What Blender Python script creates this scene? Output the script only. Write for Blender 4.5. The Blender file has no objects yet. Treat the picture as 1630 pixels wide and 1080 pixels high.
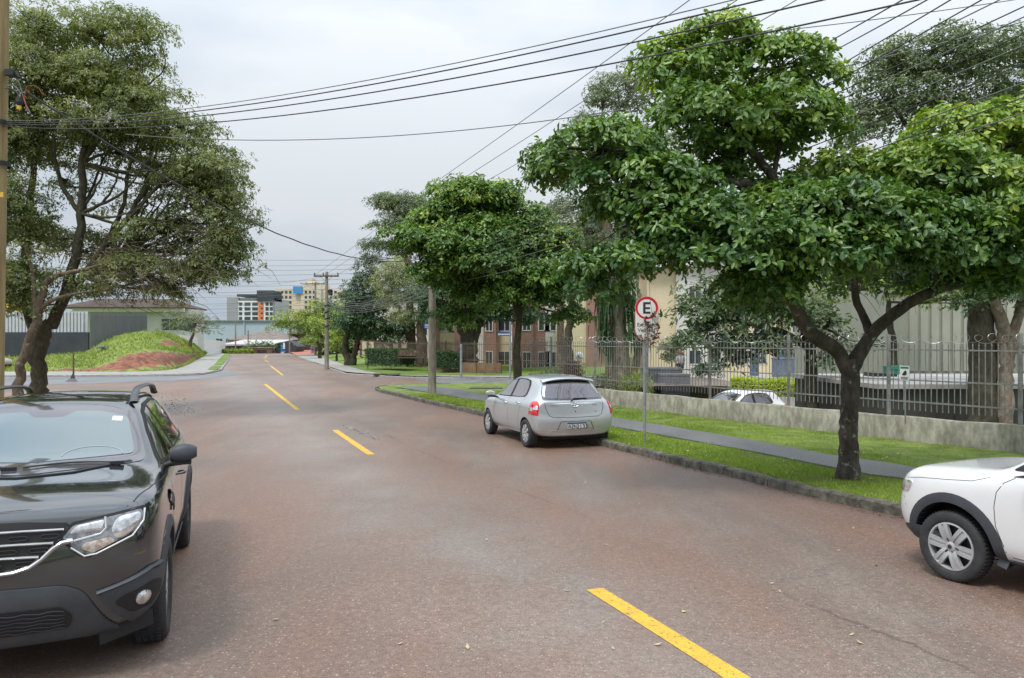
import bpy, bmesh, math, random
import numpy as np
from mathutils import Vector, Matrix
from mathutils.bvhtree import BVHTree
R = math.radians
random.seed(7); rng = np.random.default_rng(11)
SC = bpy.context.scene
COL = SC.collection

# ------------------------------------------------------------------ camera
CAMZ = 2.0; F = 1225.0; HY = 542.0
cam = bpy.data.objects.new('camera', bpy.data.cameras.new('camera'))
COL.objects.link(cam); SC.camera = cam
cam.location = (0, 0, CAMZ)
cam.rotation_euler = (R(90) + math.atan((HY-540)/F), 0, 0)
cam.data.sensor_width = 36; cam.data.lens = F/1630*36
cam.data.clip_start = .05; cam.data.clip_end = 2000

# ------------------------------------------------------------------ sky, sun, exposure
SUN_EL, SUN_AZ = 58, 215          # azimuth clockwise from +Y
W = bpy.data.worlds.new('World'); SC.world = W; W.use_nodes = True
nt = W.node_tree; nt.nodes.clear()
def wn(t, **k):
    n = nt.nodes.new(t)
    for a, b in k.items(): setattr(n, a, b)
    return n
out = wn('ShaderNodeOutputWorld'); bg = wn('ShaderNodeBackground')
sky = wn('ShaderNodeTexSky', sky_type='NISHITA', sun_disc=False, sun_elevation=R(SUN_EL), sun_rotation=R(SUN_AZ))
tc = wn('ShaderNodeTexCoord'); sep = wn('ShaderNodeSeparateXYZ')
nt.links.new(tc.outputs['Generated'], sep.inputs[0])
mp = wn('ShaderNodeMapping'); mp.inputs['Scale'].default_value = (1, 1, 2.6)
nt.links.new(tc.outputs['Generated'], mp.inputs[0])
nz = wn('ShaderNodeTexNoise'); nz.inputs['Scale'].default_value = 1.7; nz.inputs['Detail'].default_value = 5; nz.inputs['Roughness'].default_value = .5
nt.links.new(mp.outputs[0], nz.inputs['Vector'])
cr = wn('ShaderNodeValToRGB')
cr.color_ramp.elements[0].position = .41; cr.color_ramp.elements[0].color = (.52, .61, .71, 1)
cr.color_ramp.elements[1].position = .60; cr.color_ramp.elements[1].color = (.78, .82, .865, 1)
nt.links.new(nz.outputs['Fac'], cr.inputs[0])
# overcast luminance: brighter towards the zenith
lum = wn('ShaderNodeMapRange'); lum.inputs['From Min'].default_value = 0; lum.inputs['From Max'].default_value = 1
lum.inputs['To Min'].default_value = 8.6; lum.inputs['To Max'].default_value = 31
pw = wn('ShaderNodeMath', operation='POWER'); pw.inputs[1].default_value = 1.7
mx0 = wn('ShaderNodeMath', operation='MAXIMUM'); mx0.inputs[1].default_value = 0
nt.links.new(sep.outputs['Z'], mx0.inputs[0]); nt.links.new(mx0.outputs[0], pw.inputs[0]); nt.links.new(pw.outputs[0], lum.inputs['Value'])
vm = wn('ShaderNodeVectorMath', operation='SCALE')
nt.links.new(cr.outputs[0], vm.inputs[0]); nt.links.new(lum.outputs[0], vm.inputs['Scale'])
mix = wn('ShaderNodeMix', data_type='RGBA'); mix.inputs['Factor'].default_value = .93
nt.links.new(sky.outputs[0], mix.inputs['A']); nt.links.new(vm.outputs[0], mix.inputs['B'])
nt.links.new(mix.outputs['Result'], bg.inputs['Color']); bg.inputs['Strength'].default_value = .1
nt.links.new(bg.outputs[0], out.inputs[0])
sl = bpy.data.lights.new('sun', 'SUN'); sl.energy = 2.2; sl.angle = R(14); sl.color = (1, .96, .9)
so = bpy.data.objects.new('sun', sl); COL.objects.link(so); so.location = (0, 0, 60)
sd = Vector((math.sin(R(SUN_AZ))*math.cos(R(SUN_EL)), math.cos(R(SUN_AZ))*math.cos(R(SUN_EL)), math.sin(R(SUN_EL))))
so.rotation_euler = sd.to_track_quat('Z', 'Y').to_euler()
SC.view_settings.view_transform = 'Standard'; SC.view_settings.look = 'None'
SC.view_settings.exposure = 0.0; SC.view_settings.gamma = 1
SC.render.engine = 'CYCLES'
SC.cycles.max_bounces = 6; SC.cycles.transparent_max_bounces = 8

# ------------------------------------------------------------------ measuring helpers
def sm(t): t = max(0, min(1, t)); return t*t*(3-2*t)
def gz(y): return -.25*sm((y-3.5)/13)
def P(px, py, D): return Vector(((px-815)/F*D, D, CAMZ-(py-HY)/F*D))
def G(px, py, dz=0):                      # photo point -> point on the street surface + dz
    D = 20
    for _ in range(40): D = (CAMZ-gz(D)-dz)*F/(py-HY)
    return Vector(((px-815)/F*D, D, gz(D)+dz))
def HX(px, D, z): return Vector(((px-815)/F*D, D, z))

# ------------------------------------------------------------------ materials
def newmat(name):
    m = bpy.data.materials.new(name); m.use_nodes = True
    return m, m.node_tree, m.node_tree.nodes['Principled BSDF']
def pbr(name, col, rough=.6, metal=0, var=.18, scale=3., bump=0, bscale=25., spec=.5, coat=0, col2=None, scale2=None, detail=4, stretch=None, emis=0):
    m, t, b = newmat(name)
    b.inputs['Roughness'].default_value = rough; b.inputs['Metallic'].default_value = metal
    b.inputs['Specular IOR Level'].default_value = spec
    if coat: b.inputs['Coat Weight'].default_value = coat; b.inputs['Coat Roughness'].default_value = .04
    c = t.nodes.new('ShaderNodeTexCoord'); v = c.outputs['Object']
    if stretch:
        q = t.nodes.new('ShaderNodeMapping'); q.inputs['Scale'].default_value = stretch
        t.links.new(v, q.inputs[0]); v = q.outputs[0]
    if var or col2:
        n = t.nodes.new('ShaderNodeTexNoise'); n.inputs['Scale'].default_value = scale; n.inputs['Detail'].default_value = detail
        n.inputs['Roughness'].default_value = .6
        t.links.new(v, n.inputs['Vector'])
        r = t.nodes.new('ShaderNodeValToRGB'); e = r.color_ramp.elements
        c2 = col2 or tuple(min(1, x*(1+var)) for x in col)
        c1 = col if col2 else tuple(x*(1-var) for x in col)
        e[0].position = .35; e[0].color = (*c1, 1); e[1].position = .65; e[1].color = (*c2, 1)
        t.links.new(n.outputs['Fac'], r.inputs[0]); src = r.outputs[0]
        if scale2:
            n2 = t.nodes.new('ShaderNodeTexNoise'); n2.inputs['Scale'].default_value = scale2; n2.inputs['Detail'].default_value = 3
            t.links.new(v, n2.inputs['Vector'])
            mr = t.nodes.new('ShaderNodeMapRange'); mr.inputs['From Min'].default_value = .3; mr.inputs['From Max'].default_value = .7
            mr.inputs['To Min'].default_value = .68; mr.inputs['To Max'].default_value = 1.25
            t.links.new(n2.outputs['Fac'], mr.inputs['Value'])
            s = t.nodes.new('ShaderNodeVectorMath'); s.operation = 'SCALE'
            t.links.new(src, s.inputs[0]); t.links.new(mr.outputs[0], s.inputs['Scale']); src = s.outputs[0]
        t.links.new(src, b.inputs['Base Color'])
    else: b.inputs['Base Color'].default_value = (*col, 1)
    if bump:
        n3 = t.nodes.new('ShaderNodeTexNoise'); n3.inputs['Scale'].default_value = bscale; n3.inputs['Detail'].default_value = 5
        t.links.new(v, n3.inputs['Vector'])
        bp = t.nodes.new('ShaderNodeBump'); bp.inputs['Strength'].default_value = bump; bp.inputs['Distance'].default_value = .02
        t.links.new(n3.outputs['Fac'], bp.inputs['Height']); t.links.new(bp.outputs[0], b.inputs['Normal'])
    if emis:
        b.inputs['Emission Color'].default_value = (*col, 1); b.inputs['Emission Strength'].default_value = emis
    return m

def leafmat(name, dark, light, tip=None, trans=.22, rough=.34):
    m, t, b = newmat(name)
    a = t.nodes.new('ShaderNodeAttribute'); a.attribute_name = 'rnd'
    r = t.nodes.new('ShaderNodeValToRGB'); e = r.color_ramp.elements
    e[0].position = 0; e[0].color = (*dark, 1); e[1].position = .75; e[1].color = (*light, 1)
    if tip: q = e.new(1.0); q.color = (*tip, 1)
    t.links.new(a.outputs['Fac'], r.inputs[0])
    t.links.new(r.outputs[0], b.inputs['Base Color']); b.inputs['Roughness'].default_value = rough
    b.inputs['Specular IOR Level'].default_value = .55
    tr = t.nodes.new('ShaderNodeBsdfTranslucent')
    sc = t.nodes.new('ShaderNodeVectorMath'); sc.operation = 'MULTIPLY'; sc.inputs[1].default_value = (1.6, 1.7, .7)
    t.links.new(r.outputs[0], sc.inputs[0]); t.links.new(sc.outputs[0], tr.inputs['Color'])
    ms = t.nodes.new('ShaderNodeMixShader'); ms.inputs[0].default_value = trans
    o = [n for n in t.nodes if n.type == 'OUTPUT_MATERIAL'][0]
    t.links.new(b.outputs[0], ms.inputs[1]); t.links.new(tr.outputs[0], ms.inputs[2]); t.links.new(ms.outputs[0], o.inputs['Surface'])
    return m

def asphalt(name, red, grey, worn, band=False):
    m, t, b = newmat(name); L = t.links.new
    c = t.nodes.new('ShaderNodeTexCoord').outputs['Object']
    def noise(s, d=4, rg=.55, vec=c):
        n = t.nodes.new('ShaderNodeTexNoise'); n.inputs['Scale'].default_value = s; n.inputs['Detail'].default_value = d
        n.inputs['Roughness'].default_value = rg; L(vec, n.inputs['Vector']); return n.outputs['Fac']
    def mr(x, a, b_, c_, d_):
        q = t.nodes.new('ShaderNodeMapRange'); L(x, q.inputs['Value'])
        for k, v in zip(('From Min', 'From Max', 'To Min', 'To Max'), (a, b_, c_, d_)): q.inputs[k].default_value = v
        return q.outputs[0]
    def mixc(f, A, B):
        q = t.nodes.new('ShaderNodeMix'); q.data_type = 'RGBA'; L(f, q.inputs['Factor'])
        for k, v in (('A', A), ('B', B)):
            if isinstance(v, tuple): q.inputs[k].default_value = (*v, 1)
            else: L(v, q.inputs[k])
        return q.outputs['Result']
    def mul(x, f):
        s = t.nodes.new('ShaderNodeVectorMath'); s.operation = 'SCALE'; L(x, s.inputs[0]); L(f, s.inputs['Scale']); return s.outputs[0]
    # streaks run with the street (about 22 degrees to the left)
    mpn = t.nodes.new('ShaderNodeMapping'); mpn.inputs['Rotation'].default_value = (0, 0, R(-23)); mpn.inputs['Scale'].default_value = (1, .16, 1)
    L(c, mpn.inputs[0]); st = mpn.outputs[0]
    col = mixc(mr(noise(.55, 4, .6, st), .4, .6, 0, 1), red, grey)
    col = mixc(mr(noise(1.2, 6, .7, st), .5, .75, 0, .7), col, worn)
    if band:      # worn grey strip and paving joint that follow the street's length
        dp = t.nodes.new('ShaderNodeVectorMath'); dp.operation = 'DOT_PRODUCT'; dp.inputs[1].default_value = (math.cos(R(23)), math.sin(R(23)), 0); L(c, dp.inputs[0])
        def madd(x, k, o):
            q = t.nodes.new('ShaderNodeMath'); q.operation = 'MULTIPLY_ADD'; L(x, q.inputs[0]); q.inputs[1].default_value = k
            if isinstance(o, (int, float)): q.inputs[2].default_value = o
            else: L(o, q.inputs[2])
            return q.outputs[0]
        u = madd(noise(.35, 4), .9, dp.outputs['Value'])
        def bump_(u0, w):
            q = t.nodes.new('ShaderNodeMath'); q.operation = 'ABSOLUTE'; L(madd(u, 1, -u0), q.inputs[0]); return mr(q.outputs[0], 0, w, 1, 0)
        def times(x, y):
            q = t.nodes.new('ShaderNodeMath'); q.operation = 'MULTIPLY'; L(x, q.inputs[0])
            if isinstance(y, (int, float)): q.inputs[1].default_value = y
            else: L(y, q.inputs[1])
            return q.outputs[0]
        col = mixc(times(times(bump_(3.0, 1.7), mr(noise(.9, 6, .65), .3, .62, .25, 1)), .8), col, (.265, .225, .198))
        col = mixc(times(times(bump_(5.6, .8), mr(noise(1.1, 6, .65), .42, .65, 0, 1)), .55), col, (.235, .195, .172))
        j = t.nodes.new('ShaderNodeMath'); j.operation = 'ABSOLUTE'; L(madd(madd(noise(1.8, 6, .7), .30, dp.outputs['Value']), 1, -4.55), j.inputs[0])
        col = mixc(times(mr(j.outputs[0], .004, .028, .75, 0), mr(noise(.45, 2), .42, .55, 0, 1)), col, (.10, .07, .055))
        col = mixc(times(bump_(8.3, 1.0), .45), col, (.14, .085, .066))
    col = mul(col, mr(noise(.16, 3), .3, .7, .84, 1.14))
    col = mul(col, mr(noise(22, 4, .7), .25, .75, .7, 1.3))
    col = mul(col, mr(noise(110, 2, .8), .3, .7, .62, 1.38))
    vo = t.nodes.new('ShaderNodeTexVoronoi'); vo.inputs['Scale'].default_value = 42; L(c, vo.inputs['Vector'])
    sp = t.nodes.new('ShaderNodeMath'); sp.operation = 'MULTIPLY'
    vc = t.nodes.new('ShaderNodeSeparateColor'); L(vo.outputs['Color'], vc.inputs[0])
    L(mr(vc.outputs[0], .82, .86, 0, 1), sp.inputs[0]); L(mr(vo.outputs['Distance'], .28, .38, .42, 0), sp.inputs[1])
    col = mixc(sp.outputs[0], col, (.52, .48, .43))
    vo2 = t.nodes.new('ShaderNodeTexVoronoi'); vo2.inputs['Scale'].default_value = .33; vo2.feature = 'DISTANCE_TO_EDGE'
    wv = t.nodes.new('ShaderNodeVectorMath'); wv.operation = 'MULTIPLY_ADD'; 
    nn = t.nodes.new('ShaderNodeTexNoise'); nn.inputs['Scale'].default_value = 1.3; nn.inputs['Detail'].default_value = 6; L(c, nn.inputs['Vector'])
    wv.inputs[1].default_value = (1.1, 1.1, 0); L(nn.outputs['Color'], wv.inputs[0]); L(c, wv.inputs[2]); L(wv.outputs[0], vo2.inputs['Vector'])
    ck = t.nodes.new('ShaderNodeMath'); ck.operation = 'MULTIPLY'
    L(mr(vo2.outputs[0], 0, .0035, .28, 0), ck.inputs[0]); L(mr(noise(.5), .5, .58, 0, 1), ck.inputs[1])
    col = mixc(ck.outputs[0], col, (.05, .045, .04))
    L(col, b.inputs['Base Color'])
    L(mr(noise(.35, 3, .5, st), .35, .7, .38, .62), b.inputs['Roughness'])
    b.inputs['Specular IOR Level'].default_value = .5
    bp = t.nodes.new('ShaderNodeBump'); bp.inputs['Strength'].default_value = .5; bp.inputs['Distance'].default_value = .012
    L(noise(60, 3, .8), bp.inputs['Height']); L(bp.outputs[0], b.inputs['Normal'])
    return m

M = {}
def worn_paint():
    m, t, b = newmat('yellow_road_paint'); L = t.links.new; c = t.nodes.new('ShaderNodeTexCoord').outputs['Object']
    def nz_(s, d): n = t.nodes.new('ShaderNodeTexNoise'); n.inputs['Scale'].default_value = s; n.inputs['Detail'].default_value = d; n.inputs['Roughness'].default_value = .75; L(c, n.inputs['Vector']); return n.outputs['Fac']
    r1 = t.nodes.new('ShaderNodeValToRGB'); r1.color_ramp.elements[0].position = .3; r1.color_ramp.elements[0].color = (.60, .34, .05, 1); r1.color_ramp.elements[1].position = .6; r1.color_ramp.elements[1].color = (.78, .47, .045, 1); L(nz_(4, 8), r1.inputs[0])
    mk = t.nodes.new('ShaderNodeMapRange'); mk.inputs['From Min'].default_value = .39; mk.inputs['From Max'].default_value = .46; L(nz_(38, 10), mk.inputs['Value'])
    mx = t.nodes.new('ShaderNodeMix'); mx.data_type = 'RGBA'; L(mk.outputs[0], mx.inputs['Factor']); mx.inputs['A'].default_value = (.19, .13, .09, 1); L(r1.outputs[0], mx.inputs['B']); L(mx.outputs['Result'], b.inputs['Base Color']); b.inputs['Roughness'].default_value = .65
    bp = t.nodes.new('ShaderNodeBump'); bp.inputs['Strength'].default_value = .5; bp.inputs['Distance'].default_value = .01; L(nz_(70, 3), bp.inputs['Height']); L(bp.outputs[0], b.inputs['Normal'])
    return m
M['road'] = asphalt('reddish_asphalt', (.220, .130, .092), (.178, .130, .102), (.252, .202, .168), band=True)
M['side_road'] = asphalt('grey_asphalt', (.15, .155, .165), (.19, .19, .195), (.25, .245, .24))
M['path'] = asphalt('path_asphalt', (.12, .12, .122), (.15, .15, .148), (.19, .185, .175))
M['park'] = asphalt('parking_asphalt', (.42, .39, .36), (.36, .34, .32), (.5, .47, .43))
M['yellow'] = worn_paint()
M['grass_ground'] = pbr('grass_ground', (.10, .15, .022), .9, col2=(.22, .28, .05), scale=2.2, detail=8, bump=.8, bscale=40, scale2=30)
M['lawn'] = pbr('mown_lawn', (.10, .17, .022), .9, col2=(.19, .27, .04), scale=.5, detail=8, bump=.6, bscale=20, scale2=9)
M['blade'] = leafmat('grass_blades', (.10, .18, .018), (.29, .38, .045), (.5, .48, .16), trans=.3, rough=.6)
M['bank_blade'] = leafmat('bank_grass_blades', (.11, .165, .03), (.29, .35, .07), (.45, .42, .16), trans=.25, rough=.7)
M['kerb'] = pbr('granite_kerb', (.06, .058, .042), .85, col2=(.19, .175, .14), scale=7, detail=8, bump=1, bscale=18, scale2=2.2)
M['kerb_light'] = pbr('concrete_kerb', (.30, .29, .27), .85, var=.2, scale=4, bump=.4)
M['pavement'] = pbr('pavement_concrete', (.33, .32, .29), .85, var=.16, scale=1.6, detail=7, bump=.4, scale2=14)
M['wallc'] = pbr('stained_concrete', (.23, .215, .165), .9, col2=(.40, .38, .31), scale=2.6, detail=12, bump=1.2, bscale=16, scale2=9, stretch=(1, 1, .45))
M['soil'] = pbr('red_soil', (.19, .065, .035), .95, col2=(.32, .14, .075), scale=2.5, detail=8, bump=1.2, bscale=6, scale2=12)
M['fence'] = pbr('fence_grey_paint', (.25, .245, .235), .5, metal=.3, var=.25, scale=6)
M['wire'] = pbr('wire_steel', (.42, .42, .42), .35, metal=.9, var=.1)
M['cable'] = pbr('cable_black', (.045, .045, .05), .6, var=.2)
M['cable2'] = pbr('cable_grey', (.14, .145, .15), .6, var=.2)
M['conc_pole'] = pbr('concrete_pole', (.19, .165, .125), .9, col2=(.33, .30, .25), scale=1.6, detail=8, bump=.6, bscale=30, scale2=9, stretch=(1, 1, .3))
M['wood_pole'] = pbr('wood_pole', (.22, .155, .07), .85, col2=(.36, .27, .13), scale=2, detail=8, bump=.6, bscale=10, stretch=(6, 6, .5))
M['galv'] = pbr('galvanised_steel', (.36, .38, .39), .45, metal=.6, var=.2, scale=8)
M['white'] = pbr('white_paint', (.78, .78, .76), .55, var=.05)
M['red'] = pbr('red_sign', (.62, .012, .025), .4, var=.04)
M['black'] = pbr('black_print', (.03, .03, .035), .45, var=0)
M['blue'] = pbr('blue_sign', (.03, .11, .42), .4, var=.08)
M['green_sign'] = pbr('green_sign', (.02, .22, .13), .4, var=.05)
def barkmat(n, a, b_, moss=None):
    m = pbr(n, a, .9, col2=b_, scale=5.5, detail=9, bump=1.6, bscale=11, scale2=16, stretch=(1, 1, .5)); t = m.node_tree; L = t.links.new; bs = t.nodes['Principled BSDF']
    src = bs.inputs['Base Color'].links[0].from_socket
    for sc_, lo, col, f in (((7.5, .58, moss or (.30, .31, .24), .75)), (2.2, .60, (.07, .085, .03), .6)):
        q = t.nodes.new('ShaderNodeTexNoise'); q.inputs['Scale'].default_value = sc_; q.inputs['Detail'].default_value = 7; q.inputs['Roughness'].default_value = .7
        L(t.nodes.new('ShaderNodeTexCoord').outputs['Object'], q.inputs['Vector'])
        r = t.nodes.new('ShaderNodeMapRange'); r.inputs['From Min'].default_value = lo; r.inputs['From Max'].default_value = lo+.05; r.inputs['To Max'].default_value = f; L(q.outputs['Fac'], r.inputs['Value'])
        mx = t.nodes.new('ShaderNodeMix'); mx.data_type = 'RGBA'; L(r.outputs[0], mx.inputs['Factor']); L(src, mx.inputs['A']); mx.inputs['B'].default_value = (*col, 1); src = mx.outputs['Result']
    L(src, bs.inputs['Base Color']); return m
M['bark'] = barkmat('lichen_bark', (.030, .024, .018), (.095, .082, .062))
M['bark_l'] = barkmat('pale_bark', (.12, .09, .06), (.26, .22, .16))
M['bark_d'] = barkmat('dark_mossy_bark', (.030, .027, .016), (.085, .075, .045), (.10, .10, .055))
M['bark_b'] = barkmat('brown_bark', (.085, .058, .038), (.17, .125, .085))
M['dead'] = pbr('dead_leaves', (.10, .05, .03), .8, col2=(.20, .10, .06), scale=12)
M['lf_near'] = leafmat('broad_leaves', (.045, .115, .026), (.175, .285, .045), (.38, .46, .075))
M['lf_left'] = leafmat('fine_leaves', (.10, .135, .052), (.26, .29, .115), (.38, .37, .15), trans=.35, rough=.5)
M['lf_dark'] = leafmat('dark_leaves', (0.029, 0.075, 0.029), (0.072, 0.137, 0.047), (0.130, 0.195, 0.065))
M['lf_olive'] = leafmat('olive_leaves', (0.084, 0.126, 0.054), (0.180, 0.228, 0.102), (0.300, 0.336, 0.156))
M['lf_yel'] = leafmat('yellow_green_leaves', (0.132, 0.198, 0.028), (0.297, 0.374, 0.044), (0.462, 0.484, 0.066))
M['lf_lime'] = leafmat('lime_leaves', (.22, .32, .01), (.50, .60, .02), (.68, .70, .04))
M['lf_mag'] = leafmat('leathery_leaves', (0.047, 0.094, 0.036), (0.150, 0.195, 0.085), (0.312, 0.286, 0.156), rough=.3)
M['lf_pale'] = leafmat('pale_feathery_leaves', (.17, .21, .08), (.32, .36, .15), (.44, .45, .22))
M['lf_red'] = leafmat('purple_leaves', (.10, .035, .04), (.22, .09, .09), (.3, .16, .13))

# ------------------------------------------------------------------ mesh builder
def wloc(o):
    v = Vector((0, 0, 0))
    while o: v += o.location; o = o.parent
    return v
class MB:
    def __init__(s): s.v = []; s.f = []; s.m = []
    def add(s, vs, fs, mi=0):
        n = len(s.v); s.v += [tuple(v) for v in vs]; s.f += [tuple(i+n for i in f) for f in fs]; s.m += [mi]*len(fs); return s
    def box(s, c, d, rz=0, mi=0, mat=None):
        c = Vector(c); h = [x/2 for x in d]; vs = []
        for x in (-1, 1):
            for y in (-1, 1):
                for z in (-1, 1):
                    p = Vector((x*h[0], y*h[1], z*h[2]))
                    p = (mat @ p) if mat else Matrix.Rotation(rz, 3, 'Z') @ p
                    vs.append(c+p)
        return s.add(vs, [(0,1,3,2), (4,6,7,5), (0,4,5,1), (2,3,7,6), (0,2,6,4), (1,5,7,3)], mi)
    def bar(s, a, b, w, h=None, mi=0):       # rectangular bar a->b, w horizontal, h vertical
        a = Vector(a); b = Vector(b); h = h or w; d = b-a; L = d.length
        if L < 1e-6: return s
        q = d.to_track_quat('X', 'Z').to_matrix()
        return s.box((a+b)/2, (L, w, h), mat=q, mi=mi)
    def tube(s, pts, rad, n=8, mi=0, cap=True):
        pts = [Vector(p) for p in pts]
        if not hasattr(rad, '__len__'): rad = [rad]*len(pts)
        vs = []; fs = []; up = None
        for i, p in enumerate(pts):
            t = (pts[min(i+1, len(pts)-1)]-pts[max(i-1, 0)])
            t = t.normalized() if t.length > 1e-9 else Vector((0, 0, 1))
            if up is None: up = Vector((0, 0, 1)) if abs(t.z) < .9 else Vector((1, 0, 0))
            a = t.cross(up).normalized() if t.cross(up).length > 1e-4 else t.orthogonal().normalized(); b = t.cross(a).normalized(); up = a.cross(t)
            for k in range(n):
                th = 2*math.pi*k/n; vs.append(p+(a*math.cos(th)+b*math.sin(th))*rad[i])
        for i in range(len(pts)-1):
            for k in range(n):
                k2 = (k+1) % n; fs.append((i*n+k, i*n+k2, (i+1)*n+k2, (i+1)*n+k))
        if cap: fs += [tuple(range(n-1, -1, -1)), tuple((len(pts)-1)*n+k for k in range(n))]
        return s.add(vs, fs, mi)
    def lathe(s, prof, origin=(0,0,0), axis='Z', n=24, mi=0):   # prof: (r, h)
        o = Vector(origin); vs = []; fs = []
        for r, h in prof:
            for k in range(n):
                th = 2*math.pi*k/n; c, q = r*math.cos(th), r*math.sin(th)
                vs.append(o+(Vector((c, q, h)) if axis == 'Z' else Vector((h, c, q)) if axis == 'X' else Vector((q, h, c))))
        for i in range(len(prof)-1):
            for k in range(n):
                k2 = (k+1) % n; fs.append((i*n+k, i*n+k2, (i+1)*n+k2, (i+1)*n+k))
        return s.add(vs, fs, mi)
    def prism(s, poly, d0, d1, fr, mi=0):     # poly (u,v) ; fr(u,v,d)->Vector
        n = len(poly); vs = [fr(u, v, d0) for u, v in poly]+[fr(u, v, d1) for u, v in poly]
        fs = [tuple(range(n-1, -1, -1)), tuple(range(n, 2*n))]+[(i, (i+1) % n, (i+1) % n+n, i+n) for i in range(n)]
        return s.add(vs, fs, mi)
    def strip(s, A, B, mi=0):                 # surface between two equally long polylines
        n = len(A); return s.add(list(A)+list(B), [(i, i+1, n+i+1, n+i) for i in range(n-1)], mi)
    def build(s, name, mats, parent=None, origin=None, world=False, smooth=None, fix=True):
        if not s.v: return None
        o0 = Vector(origin) if origin is not None else (wloc(parent) if (world and parent) else Vector((0, 0, 0)))
        me = bpy.data.meshes.new(name)
        me.from_pydata([tuple(Vector(v)-o0) for v in s.v], [], s.f)
        mats = mats if isinstance(mats, (list, tuple)) else [mats]
        for m in mats: me.materials.append(M[m] if isinstance(m, str) else m)
        if len(mats) > 1: me.polygons.foreach_set('material_index', s.m)
        if fix:
            bm = bmesh.new(); bm.from_mesh(me); bmesh.ops.recalc_face_normals(bm, faces=bm.faces); bm.to_mesh(me); bm.free()
        if smooth is not None:
            me.polygons.foreach_set('use_smooth', [True]*len(me.polygons)); me.set_sharp_from_angle(angle=R(smooth))
        o = bpy.data.objects.new(name, me); COL.objects.link(o)
        if parent: o.parent = parent
        elif origin is not None: o.location = o0
        return o
def tag(o, label=None, cat=None, group=None, kind=None):
    if label: o['label'] = label
    if cat: o['category'] = cat
    if group: o['group'] = group
    if kind: o['kind'] = kind
    return o
def thing(name, label, cat, loc=(0, 0, 0), rz=0, group=None):
    o = bpy.data.objects.new(name, None); COL.objects.link(o); o.location = loc; o.rotation_euler = (0, 0, rz)
    o.empty_display_size = .2
    return tag(o, label, cat, group)
def struct(o): o['kind'] = 'structure'; return o
def copy_tree(o, parent=None):
    c = o.copy(); COL.objects.link(c); c.parent = parent
    for ch in list(o.children): copy_tree(ch, c)
    return c
def resample(pts, n):
    pts = [Vector(p) for p in pts]; d = [0]
    for a, b in zip(pts, pts[1:]): d.append(d[-1]+(b-a).length)
    res = []; j = 0
    for i in range(n):
        t = d[-1]*i/(n-1)
        while j < len(d)-2 and d[j+1] < t: j += 1
        k = (t-d[j])/max(1e-9, d[j+1]-d[j]); res.append(pts[j].lerp(pts[j+1], k))
    return res
def smoothpl(pts, n):                          # Catmull-Rom through points
    pts = [Vector(p) for p in pts]; q = [2*pts[0]-pts[1]]+pts+[2*pts[-1]-pts[-2]]; r = []
    for i in range(1, len(q)-2):
        for k in range(8):
            t = k/8; a, b, c, d = q[i-1:i+3]
            r.append(.5*((2*b)+(c-a)*t+(2*a-5*b+4*c-d)*t*t+(3*b-a-3*c+d)*t**3))
    r.append(pts[-1]); return resample(r, n)
FONT = {
 'A': [[(0,0),(0,.7),(.3,1),(.6,.7),(.6,0)],[(0,.42),(.6,.42)]], 'Z': [[(0,1),(.6,1),(0,0),(.6,0)]], 'N': [[(0,0),(0,1),(.6,0),(.6,1)]],
 '2': [[(0,.85),(.15,1),(.45,1),(.6,.85),(.6,.65),(0,0),(.6,0)]], '1': [[(.12,.78),(.33,1),(.33,0)],[(.1,0),(.56,0)]],
 '3': [[(0,.88),(.15,1),(.45,1),(.6,.86),(.6,.66),(.45,.54),(.22,.54)],[(.45,.54),(.6,.4),(.6,.14),(.45,0),(.15,0),(0,.14)]]}
def strokes(mb, text, fr, h, w=.1, adv=.85, depth=.002, mi=0):   # fr(u,v,d): plate coordinates
    x = 0
    for ch in text:
        for st in FONT.get(ch, []):
            for a, b in zip(st, st[1:]):
                mb.bar(fr((x+a[0])*h, a[1]*h, depth), fr((x+b[0])*h, b[1]*h, depth), w*h, w*h, mi)
        x += adv
def text_obj(txt, size, mat, name, parent, mtx, depth=.002):
    cu = bpy.data.curves.new(name, 'FONT'); cu.body = txt; cu.size = size; cu.extrude = depth
    cu.align_x = 'CENTER'; cu.align_y = 'CENTER'
    tmp = bpy.data.objects.new(name, cu); COL.objects.link(tmp)
    bpy.context.view_layer.update()
    me = bpy.data.meshes.new_from_object(tmp.evaluated_get(bpy.context.evaluated_depsgraph_get()))
    bpy.data.objects.remove(tmp); me.materials.clear(); me.materials.append(M[mat]); me.transform(mtx)
    o = bpy.data.objects.new(name, me); COL.objects.link(o); o.parent = parent; return o

# ================================================================== STREET
up = Vector((0, 0, 1))
def addz(pts, dz): return [Vector((p.x, p.y, p.z+dz)) for p in pts]
def ground(pts, dz=0): return [Vector((p[0], p[1], gz(p[1])+dz)) for p in pts]
# right kerb foot, traced from the photograph
rk_px = [(1438,825),(1385,813.5),(1300,794),(1230,776.6),(1175,761.5),(1112,748),(1062,736.5),(1021,726),(980,716.5),(860,686),(769,663.5),(735,655),(683,643.5),(631,631),(605,625)]
rk = [G(*p) for p in rk_px]
d0 = (rk[0]-rk[4]).normalized()
rk = [Vector((p.x, p.y, gz(p.y))) for p in [rk[0]+d0*14+Vector((2.4,0,0)), rk[0]+d0*8+Vector((.6,0,0)), rk[0]+d0*4]]+rk
corner = [G(597,621.5), G(601,618.5), G(626,616.3), G(657,614.8), G(740,613.3), G(800,612.8), G(860,612.4)]
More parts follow.
